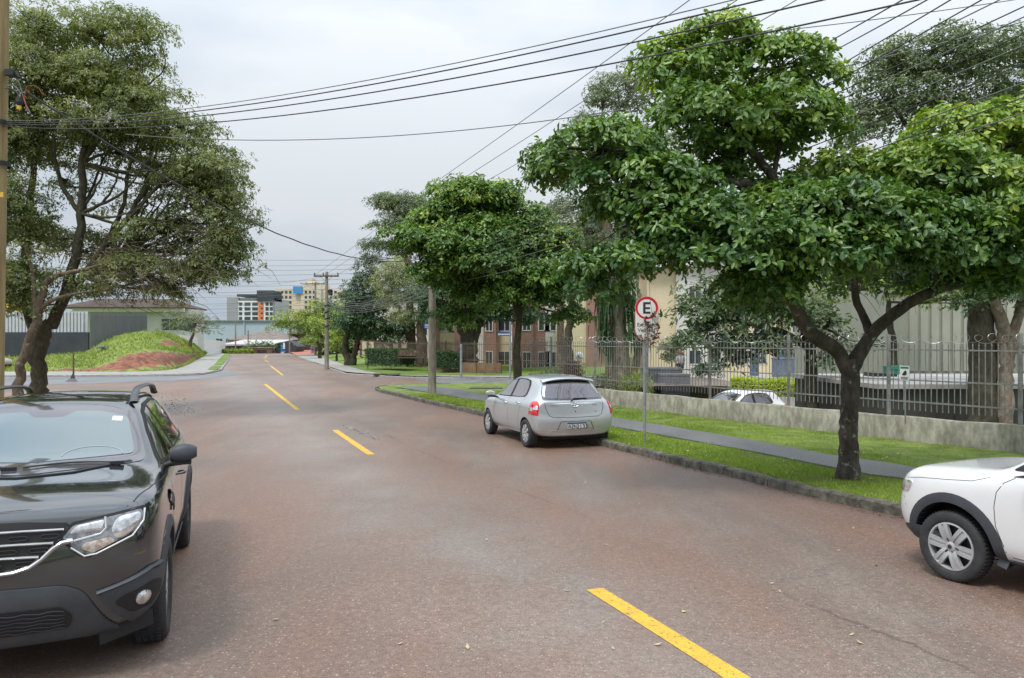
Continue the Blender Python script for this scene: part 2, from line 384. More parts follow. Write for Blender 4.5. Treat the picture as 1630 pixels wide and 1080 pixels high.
# centre line
cl_px = [(1198,1080),(930,938),(597,724),(527,685),(478,653),(420,612),(452,598),(430,584),(424,575.5),(407,568)]
cl = [G(*p) for p in cl_px]
left = []
for p in rk[:14]:
    left.append(Vector((p.x-9.9*math.cos(R(24)), p.y-9.9*math.sin(R(24)), 0)))
lk_far = [G(320,597.6), G(335.6,594.6), G(349,591.6), G(354,589.5), G(357,584), G(363,575.5), G(368,565)]
lk_side = [G(-160,600.5), G(75,600), G(122,600), G(220,599.5), G(270,599), G(320,597.6)]
rk_far = [G(860,604.6), G(740,604), G(700,603.6), G(641,602.5), G(605,600.5), G(562,597.6), G(548,596), G(514,584), G(496,578.5), G(475.6,569.5), G(470,566.6)]

# one large sheet of earth under everything, out to the horizon
mb = MB(); mb.box((0, 500, -1.65), (2400, 1600, .3)); struct(mb.build('ground', pbr('far_ground', (.08,.12,.035), .95, var=.3, scale=.05), origin=(0, 500, -1.65)))
# road surface as one sheet covering both streets
mb = MB(); xs = [-75+i*3.0 for i in range(37)]; ys = [-6, -3, 0, 3]+[3+.5*i for i in range(1, 30)]+[18+2*i for i in range(1, 70)]
def road_hw(y): return 0
n = len(xs)
vs = [(x, y, gz(y)) for y in ys for x in xs]
mb.add(vs, [(j*n+i, j*n+i+1, (j+1)*n+i+1, (j+1)*n+i) for j in range(len(ys)-1) for i in range(n-1) if xs[i]+3 < (13.5 if 37 <= ys[j] < 45.9 else 3.3 if ys[j] >= 26 else max(3.2, 3.1+(21.3-ys[j])*.6))])
struct(mb.build('road', 'road', smooth=60))
# darker grey asphalt of the side street
far_edge = resample([G(1010,604.9), G(740,604.3), G(650,603.2)], 12); near_edge = resample([G(1010,612.2), G(740,613), G(720,612.6)], 12)
mb = MB(); mb.strip(addz(near_edge, .006), addz(far_edge, .006)); struct(mb.build('side_street', 'side_road'))
fe = resample([G(-160,601.2), G(120,600.5), G(320,598.2), G(352,592)], 16); ne = resample([G(-160,618), G(120,612), G(300,606), G(395,595.5)], 16)
mb = MB(); mb.strip(addz(ne, .006), addz(fe, .006)); struct(mb.build('side_street', 'side_road'))

# painted dashes
def dash(a, b, w, name='lane_marking'):
    a = G(*a); b = G(*b); n = 10; mb = MB(); A = []; B = []
    d = (b-a).normalized(); s = Vector((d.y, -d.x, 0))*w/2
    for i in range(n):
        p = a.lerp(b, i/(n-1)); A.append(Vector(((p-s).x, (p-s).y, gz((p-s).y)+.004))); B.append(Vector(((p+s).x, (p+s).y, gz((p+s).y)+.004)))
    mb.strip(A, B); return struct(mb.build(name, 'yellow'))
dash((1251,1129), (946,938), .15); dash((591,724), (533,685), .15); dash((474,653), (422,612), .15)
dash((450,597.6), (431,582.8), .15); dash((427.5,577), (421.5,574), .13); dash((421,570.5), (425,566), .13)

# kerb stones on the right
def kerb(pts, h, w, mat, name='kerb', side=1, gap=None):
    pts = smoothpl(pts, max(30, len(pts)*8)); mb = MB(); L = 0; last = 0
    d = [0]
    for a, b in zip(pts, pts[1:]): d.append(d[-1]+(b-a).length)
    def at(t):
        for i in range(len(d)-1):
            if d[i+1] >= t: return pts[i].lerp(pts[i+1], (t-d[i])/max(1e-6, d[i+1]-d[i])), (pts[i+1]-pts[i]).normalized()
        return pts[-1], (pts[-1]-pts[-2]).normalized()
    t = 0; rr = random.Random(3); inner = []
    while t < d[-1]-.05:
        ln = (rr.uniform(.8, 1.25) if gap is None else gap); t1 = min(d[-1], t+ln)
        jit = rr.uniform(-.012, .012); jo = rr.uniform(-.01, .01); k = max(2, int((t1-t)/.25)+1); A = []
        for q in range(k+1):
            e = .010 if q in (0, k) else 0
            p, dr = at(t+.006+(t1-t-.012)*q/k); s = Vector((-dr.y, dr.x, 0))*side
            hh = h+jit-e+rr.uniform(-.005, .005)
            A.append([p+s*jo-up*.1, p+s*(jo+.008+e)+up*(hh-.025), p+s*(jo+.03+e)+up*hh, p+s*(w-.02)+up*hh, p+s*w-up*.1])
        vs = [v for r_ in A for v in r_]; fs = []
        for q in range(k):
            for c in range(4): fs.append((q*5+c, q*5+c+1, q*5+c+6, q*5+c+5))
        fs += [(0,1,2,3,4), tuple(k*5+c for c in (4,3,2,1,0))]
        mb.add(vs, fs); t = t1
    for p in resample(pts, 90):
        j = min(range(len(pts)), key=lambda i: (pts[i]-p).length); j = max(1, min(len(pts)-2, j)); dr = (pts[j+1]-pts[j-1]).normalized()
        inner.append(p+Vector((-dr.y, dr.x, 0))*side*w+up*h)
    struct(mb.build(name, mat, smooth=35)); return inner
kin = kerb(rk, .135, .16, 'kerb', side=-1)
kerb([rk[-1]]+corner, .11, .14, 'kerb', side=-1)
kerb(lk_side, .10, .13, 'kerb_light', side=1, gap=2.5)
kerb(lk_far, .10, .13, 'kerb_light', side=1, gap=2.5)
kerb(rk_far, .10, .13, 'kerb_light', side=-1, gap=2.5)

# right verge: ground sheet, asphalt footpath, grass
VZ = .125
wb = [G(1630,722,.16), G(1300,686,.16), G(1140,667,.16), G(980,647,.16)]
wdir = (wb[0]-wb[-1]).normalized()
WN = wb[-1]-wdir*5.4; WN.z = gz(WN.y)+.16
WS = wb[0]+wdir*9; WS.z = gz(WS.y)+.16
wallfoot = [WS]+wb+[WN]
def onv(pts, dz=VZ): return [Vector((p.x, p.y, gz(p.y)+dz)) for p in pts]
A = onv(resample(kin, 60), VZ); B = onv(resample(wallfoot, 60), .16)
mb = MB(); mid = [a.lerp(b, .5) for a, b in zip(A, B)]
for i, m_ in enumerate(mid): m_.z += .006*math.sin(i*.7)
mb.strip(A, mid); mb.strip(mid, B)
# piece round the corner up to the side street
cA = onv(resample([rk[-1]+Vector((.1,-.1,0))]+[p+Vector((0,-.14,0)) for p in corner[1:]], 24), .105); cB = onv(resample([B[-1], B[-1]+Vector((1.5,0,0)), Vector((2.6,27,0))], 24), .14)
mb.strip(cA, cB)
mb.add([A[-1], B[-1], cA[0]], [(0, 1, 2)])
verge = struct(mb.build('verge', 'grass_ground', smooth=70))
pe_far = [G(p[0], p[1], VZ+.02) for p in [(1640,808),(1465,750),(1380,735),(1320,727),(1200,704),(1090,685),(980,667),(860,646),(780,631),(730,621),(700,617.5)]]
pe_near = [G(p[0], p[1], VZ+.02) for p in [(1640,840),(1447,767),(1380,757),(1320,745),(1200,721),(1080,699),(980,681),(860,657),(770,640),(700,628.5),(652,620)]]
pe_far = onv(smoothpl(pe_far, 60), VZ+.056); pe_near = onv(smoothpl(pe_near, 60), VZ+.048)
mb = MB(); mb.strip(pe_near, pe_far); mb.strip(addz(pe_near, -.05), pe_near); mb.strip(pe_far, addz(pe_far, -.05)); struct(mb.build('path', 'path', smooth=60))
mb = MB(); mb.strip(onv(resample([G(652,620.5,.12), G(640,618.5,.12), G(626,617.2,.12)], 8), .14), onv(resample([G(701,617.5,.12), G(690,616,.12), G(668,615.2,.12)], 8), .14)); struct(mb.build('path', 'path'))
mb = MB(); mb.strip(onv([G(745,620,.1), G(800,620,.1)], .15), onv([G(752,617.5,.1), G(800,617.5,.1)], .15)); struct(mb.build('path', 'kerb'))

def inpoly(x, y, poly):
    c = False; j = len(poly)-1
    for i in range(len(poly)):
        xi, yi = poly[i][0], poly[i][1]; xj, yj = poly[j][0], poly[j][1]
        if (yi > y) != (yj > y) and x < (xj-xi)*(y-yi)/(yj-yi)+xi: c = not c
        j = i
    return c
def np_inpoly(x, y, poly):
    c = np.zeros(len(x), bool); j = len(poly)-1
    for i in range(len(poly)):
        xi, yi = poly[i][0], poly[i][1]; xj, yj = poly[j][0], poly[j][1]
        if yi != yj: c ^= ((yi > y) != (yj > y)) & (x < (xj-xi)*(y-yi)/(yj-yi)+xi)
        j = i
    return c
def np_mesh(name, V, faces_flat, nper, mats, rnd=None, parent=None, origin=(0, 0, 0), smooth=False):
    me = bpy.data.meshes.new(name); nv = len(V); nf = len(faces_flat)//nper
    me.vertices.add(nv); me.vertices.foreach_set('co', (V-np.array(origin)).astype(np.float32).ravel())
    me.loops.add(nf*nper); me.loops.foreach_set('vertex_index', faces_flat.astype(np.int32))
    me.polygons.add(nf); me.polygons.foreach_set('loop_start', np.arange(0, nf*nper, nper, dtype=np.int32))
    me.update(calc_edges=True)
    if rnd is not None:
        a = me.attributes.new('rnd', 'FLOAT', 'POINT'); a.data.foreach_set('value', rnd.astype(np.float32))
    for m in mats if isinstance(mats, list) else [mats]: me.materials.append(M[m])
    o = bpy.data.objects.new(name, me); COL.objects.link(o)
    if parent: o.parent = parent
    else: o.location = origin
    return o
def blades(name, n, poly, hole, zf, h=(.02, .06), w=.004, seed=1, yb=None):
    g = np.random.default_rng(seed); xs_ = [p[0] for p in poly]; ys_ = [p[1] for p in poly]
    X = []; Y = []; tot = 0
    while tot < n:
        m_ = n*2; y = g.uniform(max(min(ys_), yb[0]), min(max(ys_), yb[1]), m_); x = g.uniform(min(xs_), max(xs_), m_)
        k = np_inpoly(x, y, poly)
        if hole: k &= ~np_inpoly(x, y, hole)
        # thinner with distance
        k &= g.uniform(0, 1, m_) < np.clip((11/np.maximum(y, 1))**1.1, .08, 1)
        X.append(x[k]); Y.append(y[k]); tot += k.sum()
    x = np.concatenate(X)[:n]; y = np.concatenate(Y)[:n]; z = zf(x, y)
    sc = np.clip(y/11, .7, 3)
    hh = g.uniform(h[0], h[1], n)*sc**.35; ww = w*sc
    clump = (np.sin(x*3.1+np.sin(y*2.3)*2)*np.sin(y*2.7+np.cos(x*1.9)*2)); hh *= 1+.35*clump
    an = g.uniform(0, 2*np.pi, n); ln = g.uniform(.2, 1.3, n)*hh; a2 = g.uniform(0, 2*np.pi, n)
    b = np.stack([x, y, z], 1); sv = np.stack([np.cos(an), np.sin(an), 0*an], 1)*ww[:, None]
    t = b+np.stack([np.cos(a2)*ln, np.sin(a2)*ln, hh], 1)
    V = np.stack([b-sv, b+sv, t], 1).reshape(-1, 3); patch = np.sin(x*.9+1.3*np.sin(y*.8))*np.sin(y*1.1+np.cos(x*1.4)); rn = np.clip(g.normal(.40, .22, n)+.14*clump+.18*patch, 0, .85); rn[g.uniform(0, 1, n) < .07+.05*patch] = 1
    return tag(np_mesh(name, V, np.arange(3*n), 3, 'blade', np.repeat(rn, 3)), 'short bright green grass covering the right verge', 'grass', kind='stuff')
ngz = np.vectorize(gz)
vpoly = [tuple(p) for p in kin]+[tuple(p) for p in reversed(wallfoot)]
ppoly = [tuple(p) for p in pe_near]+[tuple(p) for p in reversed(pe_far)]
blades('grass', 300000, vpoly, ppoly, lambda x, y: ngz(y)+VZ+.0, seed=2, yb=(6.5, 30))

# low concrete wall
wf = onv(resample(wallfoot, 50), 0); wd = Vector((wdir.x, wdir.y, 0)).normalized(); wn_ = Vector((-wd.y, wd.x, 0))
if wn_.x < 0: wn_ = -wn_
def wtop(p): return gz(p.y)+.66
mb = MB(); f0 = []; f1 = []
sec = []
for i, p in enumerate(wf):
    j = .012*math.sin(i*1.9)
    zt = wtop(p)+j
    sec.append([p+up*(-1.2), p+up*.05, Vector((p.x, p.y, zt-.02))+wn_*.012, Vector((p.x, p.y, zt))+wn_*.03, Vector((p.x, p.y, zt))+wn_*.18, Vector((p.x, p.y, -1.5))+wn_*.2])
vs = [v for s_ in sec for v in s_]; fs = []
for i in range(len(sec)-1):
    for c in range(5): fs.append((i*6+c, i*6+c+1, i*6+c+7, i*6+c+6))
fs += [tuple(range(6)), tuple(len(vs)-1-i for i in range(6))]
mb.add(vs, fs)
M['wallc'].node_tree.nodes['Principled BSDF'].inputs['Specular IOR Level'].default_value = .2
tag(mb.build('low_wall', 'wallc', origin=tuple(wf[25]), smooth=50), 'long low stained concrete wall carrying the metal picket fence', 'wall')
# parking ground behind the wall (lower)
mb = MB(); mb.box((26, 38, -1.32), (52, 62, .2)); 
mb = MB(); g0 = [Vector((p.x, p.y, -1.2))+wn_*.1 for p in wf]; g1 = [Vector((60, p.y+ (0), -1.2)) for p in wf]
g0 = [Vector((g0[-1].x, 120, -1.2))]+list(reversed(g0)); g1 = [Vector((60, 120, -1.2))]+list(reversed(g1))
mb.strip(g0, g1); struct(mb.build('parking_ground', 'park'))

# picket fence on the wall
FT = 1.97
fl = [Vector((p.x, p.y, 0))+wn_*.1 for p in wf]
fence = thing('picket_fence', 'grey metal picket fence with spear tips standing on the stained concrete wall', 'fence', (fl[25].x, fl[25].y, .5))
Lf = (fl[-1]-fl[0]).length; nd = (fl[-1]-fl[0]).normalized()
mb = MB(); np_ = int(Lf/.118)
for i in range(np_):
    p = resample([fl[0], fl[-1]], 2)[0]+nd*(i+.5)*.118
    b = Vector((p.x, p.y, wtop(p)+.13)); t = Vector((p.x, p.y, FT-.08))
    mb.bar(b, t, .0145, .0145)
    mb.add([t+Vector((-.016, 0, 0)), t+Vector((0, -.016, 0)), t+Vector((.016, 0, 0)), t+Vector((0, .016, 0)), t+up*.08, t-up*.025], [(0,1,4), (1,2,4), (2,3,4), (3,0,4), (1,0,5), (2,1,5), (3,2,5), (0,3,5)])
mb.build('pickets', 'fence', fence, world=True)
for z in (1.80, .72, 1.17):
    mb = MB(); mb.bar(fl[0]+up*z, fl[-1]+up*z, .022, .03); mb.build('rail', 'fence', fence, world=True)
k = 0
while k*2.62 < Lf:
    p = fl[0]+nd*(k*2.62+1.25); mb = MB(); q = wtop(p)
    mb.box((p.x, p.y, (q+FT+.18)/2-.02), (.06, .06, FT+.18-q)); mb.build('post', 'fence', fence, world=True); k += 1
mb = MB(); pts = []; ra = .085; nt_ = int(Lf/.25)
for i in range(nt_*14):
    th = 2*math.pi*i/14; p = fl[0]+nd*(Lf*i/(nt_*14)); wob = 1+.18*math.sin(i*.19)
    pts.append(p+Vector((-nd.y, nd.x, 0))*math.cos(th)*ra*wob+up*(FT+.06+math.sin(th)*ra*wob)+nd*math.cos(th*1.0)*.09)
mb.tube(pts, .0042, 4); mb.build('razor_wire', 'wire', fence, world=True)

# small notice on the fence
p = P(1448, 592, 14.6)
nb = thing('notice_sign', 'small white notice with a green header and dog picture on the fence', 'sign', (p.x, p.y, .45))
sgn = p; fr = lambda u, v, d: Vector((sgn.x+u*nd.x*-1, sgn.y+u*nd.y*-1, sgn.z-.0+v))-wn_*(.16+d)
def rect(u0, v0, u1, v1): return [(u0, v0), (u1, v0), (u1, v1), (u0, v1)]
mb = MB(); mb.prism(rect(-.095, -.16, .095, .115), 0, .004, fr); mb.build('panel', 'white', nb, world=True)
mb = MB(); mb.prism(rect(-.08, .06, .08, .10), .005, .008, fr); mb.build('header', 'green_sign', nb, world=True)
mb = MB(); mb.prism([(-.05,-.06), (0,-.07), (.04,-.05), (.045,0), (.02,.03), (-.005,.01), (-.03,-.02)], .005, .008, fr)
for i in range(3): mb.prism(rect(-.07, -.105-i*.018, .07, -.098-i*.018), .005, .008, fr)
mb.build('picture', 'black', nb, world=True)
mb = MB(); q = fr(0, -.1, -.02); mb.tube([Vector((q.x, q.y, wtop(q)+.0)), Vector((q.x, q.y, q.z+.05))], .014, 8); mb.build('post', 'galv', nb, world=True)

# parking sign
sp = G(1026, 706, VZ); D = sp.y
sg = thing('parking_sign', 'round red and white parking sign reading E on a grey steel pole', 'sign', tuple(sp))
mb = MB(); mb.tube([sp-up*.1, Vector((sp.x, sp.y, P(1026,545,D).z))], .03, 12); mb.build('pole', 'galv', sg, world=True, smooth=40)
c = P(1029, 491, D); k = D/F; face = math.atan2(c.x, c.y)*.2
fx = Vector((math.cos(face), -math.sin(face), 0)); fn = Vector((-math.sin(face), -math.cos(face), 0))
fr = lambda u, v, d: c+fx*u+up*v+fn*(.035+d)
Rr = 18.8*k; top = Rr
def capsule(hw, zt_, zb_, cut, n=20):
    pts = [(hw*math.cos(math.pi*i/n), zt_+hw*math.sin(math.pi*i/n)) for i in range(n+1)]
    return pts+[(-hw, zb_+cut), (-hw*.86, zb_+cut*.45), (-hw*.45, zb_), (hw*.45, zb_), (hw*.86, zb_+cut*.45), (hw, zb_+cut)]
mb = MB(); mb.prism(capsule(Rr, 0, -51*k, 16*k), 0, .003, fr); mb.build('panel', 'white', sg, world=True)
mb = MB(); n = 40
for r0, r1, dd in ((17.6*k, 14.3*k, .005),):
    vs = [fr(r*math.cos(2*math.pi*i/n), r*math.sin(2*math.pi*i/n), dd) for r in (r0, r1) for i in range(n)]
    mb.add(vs, [(i, (i+1) % n, n+(i+1) % n, n+i) for i in range(n)])
ol = capsule(Rr-.3*k, 0, -50.6*k, 15.6*k); ol2 = capsule(Rr-1.0*k, 0, -50*k, 15*k); nn_ = len(ol)
vs = [fr(u, v, .0045) for u, v in ol]+[fr(u, v, .0045) for u, v in ol2]
mb.add(vs, [(i, (i+1) % nn_, nn_+(i+1) % nn_, nn_+i) for i in range(nn_) if True])
mb.build('red_ring', 'red', sg, world=True, fix=False)
mb = MB(); e = [(-5.6, -8.6, -2, 9.6), (-2, 6.4, 6, 9.6), (-2, -1.3, 5.2, 1.6), (-2, -8.6, 6, -5.6)]
for u0, v0, u1, v1 in e: mb.prism([(a*k, b*k) for a, b in rect(u0, v0, u1, v1)], .005, .008, fr)
mb.build('letter', 'black', sg, world=True)
lr = sp
for i, (tx, du) in enumerate((('Exclusivo', 0), ('Veículos', -1), ('até 15 min', 1))):
    q = fr(du*k*.3, (-26.5-i*8.6)*k, .006)-lr
    mt = Matrix.Translation(q) @ Matrix(((fx.x, 0, fn.x, 0), (fx.y, 0, fn.y, 0), (0, 1, 0, 0), (0, 0, 0, 1)))
    text_obj(tx, 8.2*k, 'black', 'lettering', sg, mt, .001)
# dead twig hanging in front of the sign
q0 = P(1034, 462, D-.12)
dt = thing('dead_twig', 'dry brown leafy twig hanging in front of the parking sign', 'twig', tuple(q0))
mb = MB(); tw = [P(1033,440,D-.2), P(1035,478,D-.14), P(1038,500,D-.12), P(1039,530,D-.12)]
mb.tube(smoothpl(tw, 12), .004, 5); mb.tube(smoothpl([P(1037,505,D-.12), P(1048,520,D-.1), P(1052,505,D-.1)], 6), .003, 4); mb.build('stem', 'bark_b', dt, world=True)
mb = MB(); rr = random.Random(5)
for i in range(120):
    s_ = rr.choice([(1028,512,4,7), (1036,520,9,10), (1037,535,12,9), (1036,547,10,9), (1048,525,3,12), (1041,500,4,3), (1025,540,5,8)])
    c_ = P(rr.gauss(s_[0], s_[2]*.6), rr.gauss(s_[1], s_[3]*.6), D-.12+rr.uniform(-.07, .07)); a = rr.uniform(0, 6.3); l = rr.uniform(.025, .05)
    u = Vector((math.cos(a), rr.uniform(-.8, .8), math.sin(a))).normalized(); w_ = u.orthogonal().normalized()*l*.5; w_.rotate(Matrix.Rotation(rr.uniform(0, 6), 3, u))
    mb.add([c_-u*l, c_+w_-u*.3*l, c_+w_*.7+u*.4*l, c_+u*l, c_-w_*.7+u*.4*l, c_-w_-u*.3*l], [(0,1,2,3), (0,3,4,5)])
mb.build('dry_leaves', 'dead', dt, world=True, fix=False)

# ================================================================== CARS
# local axes: +y forward, -x the car's left side, y = 0 at the front axle, z = 0 on the road
def paint(name, col, metal=0, rough=.28, coat=1, flake=.06):
    return pbr(name, col, rough, metal=metal, var=flake, scale=1.2, coat=coat, spec=.5)
M['paint_black'] = pbr('black_car_paint', (.022, .025, .030), .14, var=.1, coat=1, spec=.6)
M['paint_silver'] = pbr('silver_car_paint', (.56, .58, .59), .28, metal=.55, var=.03, coat=.8, scale=1)
M['paint_white'] = pbr('white_car_paint', (.80, .80, .80), .3, var=.02, coat=1)
q_ = M['paint_black'].node_tree.nodes['Principled BSDF']; q_.inputs['Coat IOR'].default_value = 1.85; q_.inputs['Metallic'].default_value = .3
M['plastic'] = pbr('black_plastic', (.050, .055, .064), .5, var=.12, scale=8, bump=.15, bscale=300)
M['plastic_d'] = pbr('dark_plastic', (.014, .014, .016), .6, var=.1)
M['rubber'] = pbr('tyre_rubber', (.035, .035, .037), .75, var=.25, scale=14)
M['glass'] = pbr('tinted_glass', (.016, .018, .02), .03, var=0, spec=1.0, coat=1)
M['glass_w'] = pbr('windscreen_glass', (.075, .12, .135), .05, var=0, spec=.9, coat=1)  # bluish base colour stands in for sky reflected in the windscreen
M['glass_p'] = pbr('rear_tinted_glass', (.09, .075, .085), .04, var=0, spec=1.0, coat=1)
M['frit'] = pbr('glass_border', (.075, .07, .085), .08, var=0, coat=1)
M['drl'] = pbr('lamp_light_guide', (.62, .63, .63), .3, var=0, coat=1)
M['chrome'] = pbr('chrome', (.72, .72, .72), .12, metal=1, var=0)
M['alloy'] = pbr('silver_alloy', (.50, .505, .51), .32, metal=.35, var=.08, scale=9)
M['alloy_d'] = pbr('dark_alloy', (.05, .05, .052), .45, metal=.3, var=.1)  # dark alloy for rim backing, wheel nuts, hub centre and grille outlines
M['lens_red'] = pbr('red_lens', (.62, .008, .014), .12, var=.12, scale=30, coat=1)
M['lens_clear'] = pbr('clear_lens', (.50, .50, .52), .06, metal=.75, col2=(.92, .92, .93), scale=26, detail=2, coat=1)
M['lens_amber'] = pbr('amber_lens', (.30, .19, .14), .15, col2=(.6, .55, .5), scale=40, coat=1)
M['lens_dark'] = pbr('lamp_housing', (.12, .125, .135), .12, metal=.5, col2=(.4, .41, .43), scale=18, detail=2, coat=1)
M['seam'] = pbr('panel_gap', (.012, .012, .013), .8, var=0)
M['under'] = pbr('underbody', (.012, .012, .013), .9, var=0)
M['mesh_grille'] = pbr('grille_mesh', (.012, .012, .013), .5, var=0)
M['plate_white'] = pbr('plate_white', (.72, .72, .70), .4, var=.05)
M['cloth'] = pbr('seat_cloth', (.05, .05, .055), .9, var=.2)

def section(s):
    y, zb, xl, xs, zs, xg, zg, xt, zt, zc = s[:10]; dy = s[10] if len(s) > 10 else [0]*5
    # dy: (bottom, mid, shoulder, glass/hood edge, centre top)
    h = zs-zb
    pts = [(xl*.7, zb, dy[0]), (xl, zb+.06, dy[0]*.7), (xl+(xs-xl)*.75, zb+h*.36, dy[1]), (xs, zb+h*.70, dy[1]),
           (xs-.012, zs, dy[2]), (xg, zg, dy[3]), (xt, zt, dy[4]), (xt*.80, zt+(zc-zt)*.62, dy[4]), (xt*.42, zt+(zc-zt)*.93, dy[4])]
    return y, pts
def car_shell(stations, wheels, ra, name, level=3, well_w=.27, tr=.80):
    bm = bmesh.new(); rings = []
    for s in stations:
        y, pts = section(s)
        L_ = [(-x, y+d, z) for x, z, d in pts]; R_ = [(x, y+d, z) for x, z, d in reversed(pts)]
        zb = s[1]; zc = s[9]; dd = s[10] if len(s) > 10 else [0]*5
        ring = [(0, y+dd[0], zb)]+L_+[(0, y+dd[4], zc)]+R_
        rings.append([bm.verts.new(p) for p in ring])
    n = len(rings[0]); h = n//2
    for a, b in zip(rings, rings[1:]):
        for i in range(n): bm.faces.new((a[i], a[(i+1) % n], b[(i+1) % n], b[i]))
    for r, sgn, bul in ((rings[0], 1, stations[0]), (rings[-1], -1, stations[-1])):
        prev = None
        mids = {}
        for i in range(1, h):                # rows of the end face with a centre vertex
            l, q = r[i], r[n-i]
            m_ = bm.verts.new(((l.co.x+q.co.x)/2, l.co.y+sgn*.035, l.co.z)); mids[i] = m_
        for i in range(1, h-1):
            bm.faces.new((r[i], r[i+1], mids[i+1], mids[i])); bm.faces.new((mids[i], mids[i+1], r[n-i-1], r[n-i]))
        bm.faces.new((r[0], r[1], mids[1])); bm.faces.new((r[0], mids[1], r[n-1]))
        bm.faces.new((mids[h-1], r[h-1], r[h])); bm.faces.new((mids[h-1], r[h], r[n-h+1]))
    bmesh.ops.recalc_face_normals(bm, faces=bm.faces)
    me = bpy.data.meshes.new(name); bm.to_mesh(me); bm.free()
    tmp = bpy.data.objects.new('tmp', me); COL.objects.link(tmp)
    ss = tmp.modifiers.new('s', 'SUBSURF'); ss.levels = level; ss.render_levels = level
    me.materials.append(M['seam'])
    bpy.context.view_layer.update(); dg = bpy.context.evaluated_depsgraph_get()
    full = bpy.data.meshes.new_from_object(tmp.evaluated_get(dg))
    # intact surface for fitting trims
    bmf = bmesh.new(); bmf.from_mesh(full); tree = BVHTree.FromBMesh(bmf); bmf.free()
    o = bpy.data.objects.new(name, full); COL.objects.link(o); bpy.data.objects.remove(tmp)
    full.materials.clear(); full.materials.append(M['seam']); full.materials.append(M['under'])
    cutters = []
    for wy in wheels:
        for sx in (-1, 1):
            c = MB(); rr_ = ra
            c.lathe([(0.001, 0), (rr_, 0), (rr_, .75), (0.001, .75)], n=40, mi=0)
            # axis along x
            c.v = [((tr-well_w+v[2])*sx, wy+v[0], wheels[wy]+v[1]) for v in c.v]
            co = c.build('cut', 'under'); co.data.materials.clear(); co.data.materials.append(M['seam']); co.data.materials.append(M['under'])
            for p in co.data.polygons: p.material_index = 1
            bo = o.modifiers.new('b', 'BOOLEAN'); bo.object = co; bo.operation = 'DIFFERENCE'; bo.solver = 'EXACT'; cutters.append(co)
    bpy.context.view_layer.update(); dg = bpy.context.evaluated_depsgraph_get()
    res = bpy.data.meshes.new_from_object(o.evaluated_get(dg))
    o.modifiers.clear(); o.data = res
    for c in cutters: bpy.data.objects.remove(c)
    res.polygons.foreach_set('use_smooth', [True]*len(res.polygons)); res.set_sharp_from_angle(angle=R(38))
    return o, tree

class Fit:                                    # fits trims onto the shell
    def __init__(s, tree, parent): s.t = tree; s.p = parent
    def hit(s, u, v, ax):
        if ax == 'L': o, d = Vector((-3, u, v)), Vector((1, 0, 0))
        elif ax == 'R': o, d = Vector((3, u, v)), Vector((-1, 0, 0))
        elif ax == 'F': o, d = Vector((u, 3, v)), Vector((0, -1, 0))
        elif ax == 'B': o, d = Vector((u, -6, v)), Vector((0, 1, 0))
        elif ax == 'T': o, d = Vector((u, v, 3)), Vector((0, 0, -1))
        elif ax[0] == 'FL': a = R(ax[1]); d = Vector((math.sin(a), -math.cos(a), 0)); r_ = Vector((math.cos(a), math.sin(a), 0)); o = r_*u-d*4+Vector((0, 0, v))
        elif ax[0] == 'BL': a = R(ax[1]); d = Vector((math.sin(a), math.cos(a), 0)); r_ = Vector((math.cos(a), -math.sin(a), 0)); o = Vector((0, ax[2], 0))+r_*u-d*4+Vector((0, 0, v))
        h = s.t.ray_cast(o, d)
        if h[0] is None:
            h = s.t.find_nearest(o+d*(3-.8)); 
            return h[0], h[1]
        n = h[1]
        return h[0], (n if n.dot(d) < 0 else -n)
    def patch(s, name, poly, ax, mat, off=.004, th=.006, rings=7, parent=None, dome=0, cr=.02, sub=6, smooth=50):
        poly = round_poly(poly, cr, sub); poly = densify(poly, .05)
        cu = sum(p[0] for p in poly)/len(poly); cv = sum(p[1] for p in poly)/len(poly); n = len(poly); mb = MB(); vs = []; fs = []
        a, nr = s.hit(cu, cv, ax); vs.append(a+nr*(off+dome))
        for r in range(1, rings+1):
            t = r/rings
            for u, v in poly:
                a, nr = s.hit(cu+(u-cu)*t, cv+(v-cv)*t, ax); vs.append(a+nr*(off+dome*(1-t**3)))
        for u, v in poly:
            a, nr = s.hit(u, v, ax); vs.append(a+nr*(off-th-.003))
        for i in range(n):
            j = (i+1) % n; fs.append((0, 1+i, 1+j))
            for r in range(rings): fs.append((1+r*n+i, 1+(r+1)*n+i, 1+(r+1)*n+j, 1+r*n+j))
        mb.add(vs, fs); return mb.build(name, mat, parent or s.p, smooth=smooth)
    def ribbon(s, name, pts, ax, mat, w=.006, h=.002, closed=False, step=.04, parent=None, raise_mid=0, lift=0, mb=None):
        if closed: pts = list(pts)+[pts[0]]
        q = [pts[0]]
        for a, b in zip(pts, pts[1:]):
            k = max(1, int(math.dist(a, b)/step))
            for i in range(1, k+1): q.append((a[0]+(b[0]-a[0])*i/k, a[1]+(b[1]-a[1])*i/k))
        H = [s.hit(u, v, ax) for u, v in q]; own = mb is None
        if own: mb = MB()
        vs = []; fs = []; n = len(H)
        for i in range(n):
            t = (H[min(n-1, i+1)][0]-H[max(0, i-1)][0]); p, nr = H[i]
            sd_ = nr.cross(t).normalized() if nr.cross(t).length > 1e-6 else Vector((0, 0, 1))
            p = p+nr*lift
            vs += [p-sd_*w/2-nr*.004, p-sd_*w/2+nr*h, p+nr*(h+raise_mid), p+sd_*w/2+nr*h, p+sd_*w/2-nr*.004]
        for i in range(n-1):
            for c in range(4): fs.append((i*5+c, i*5+c+1, i*5+c+6, i*5+c+5))
        mb.add(vs, fs)
        return mb.build(name, mat, parent or s.p, smooth=60) if own else mb
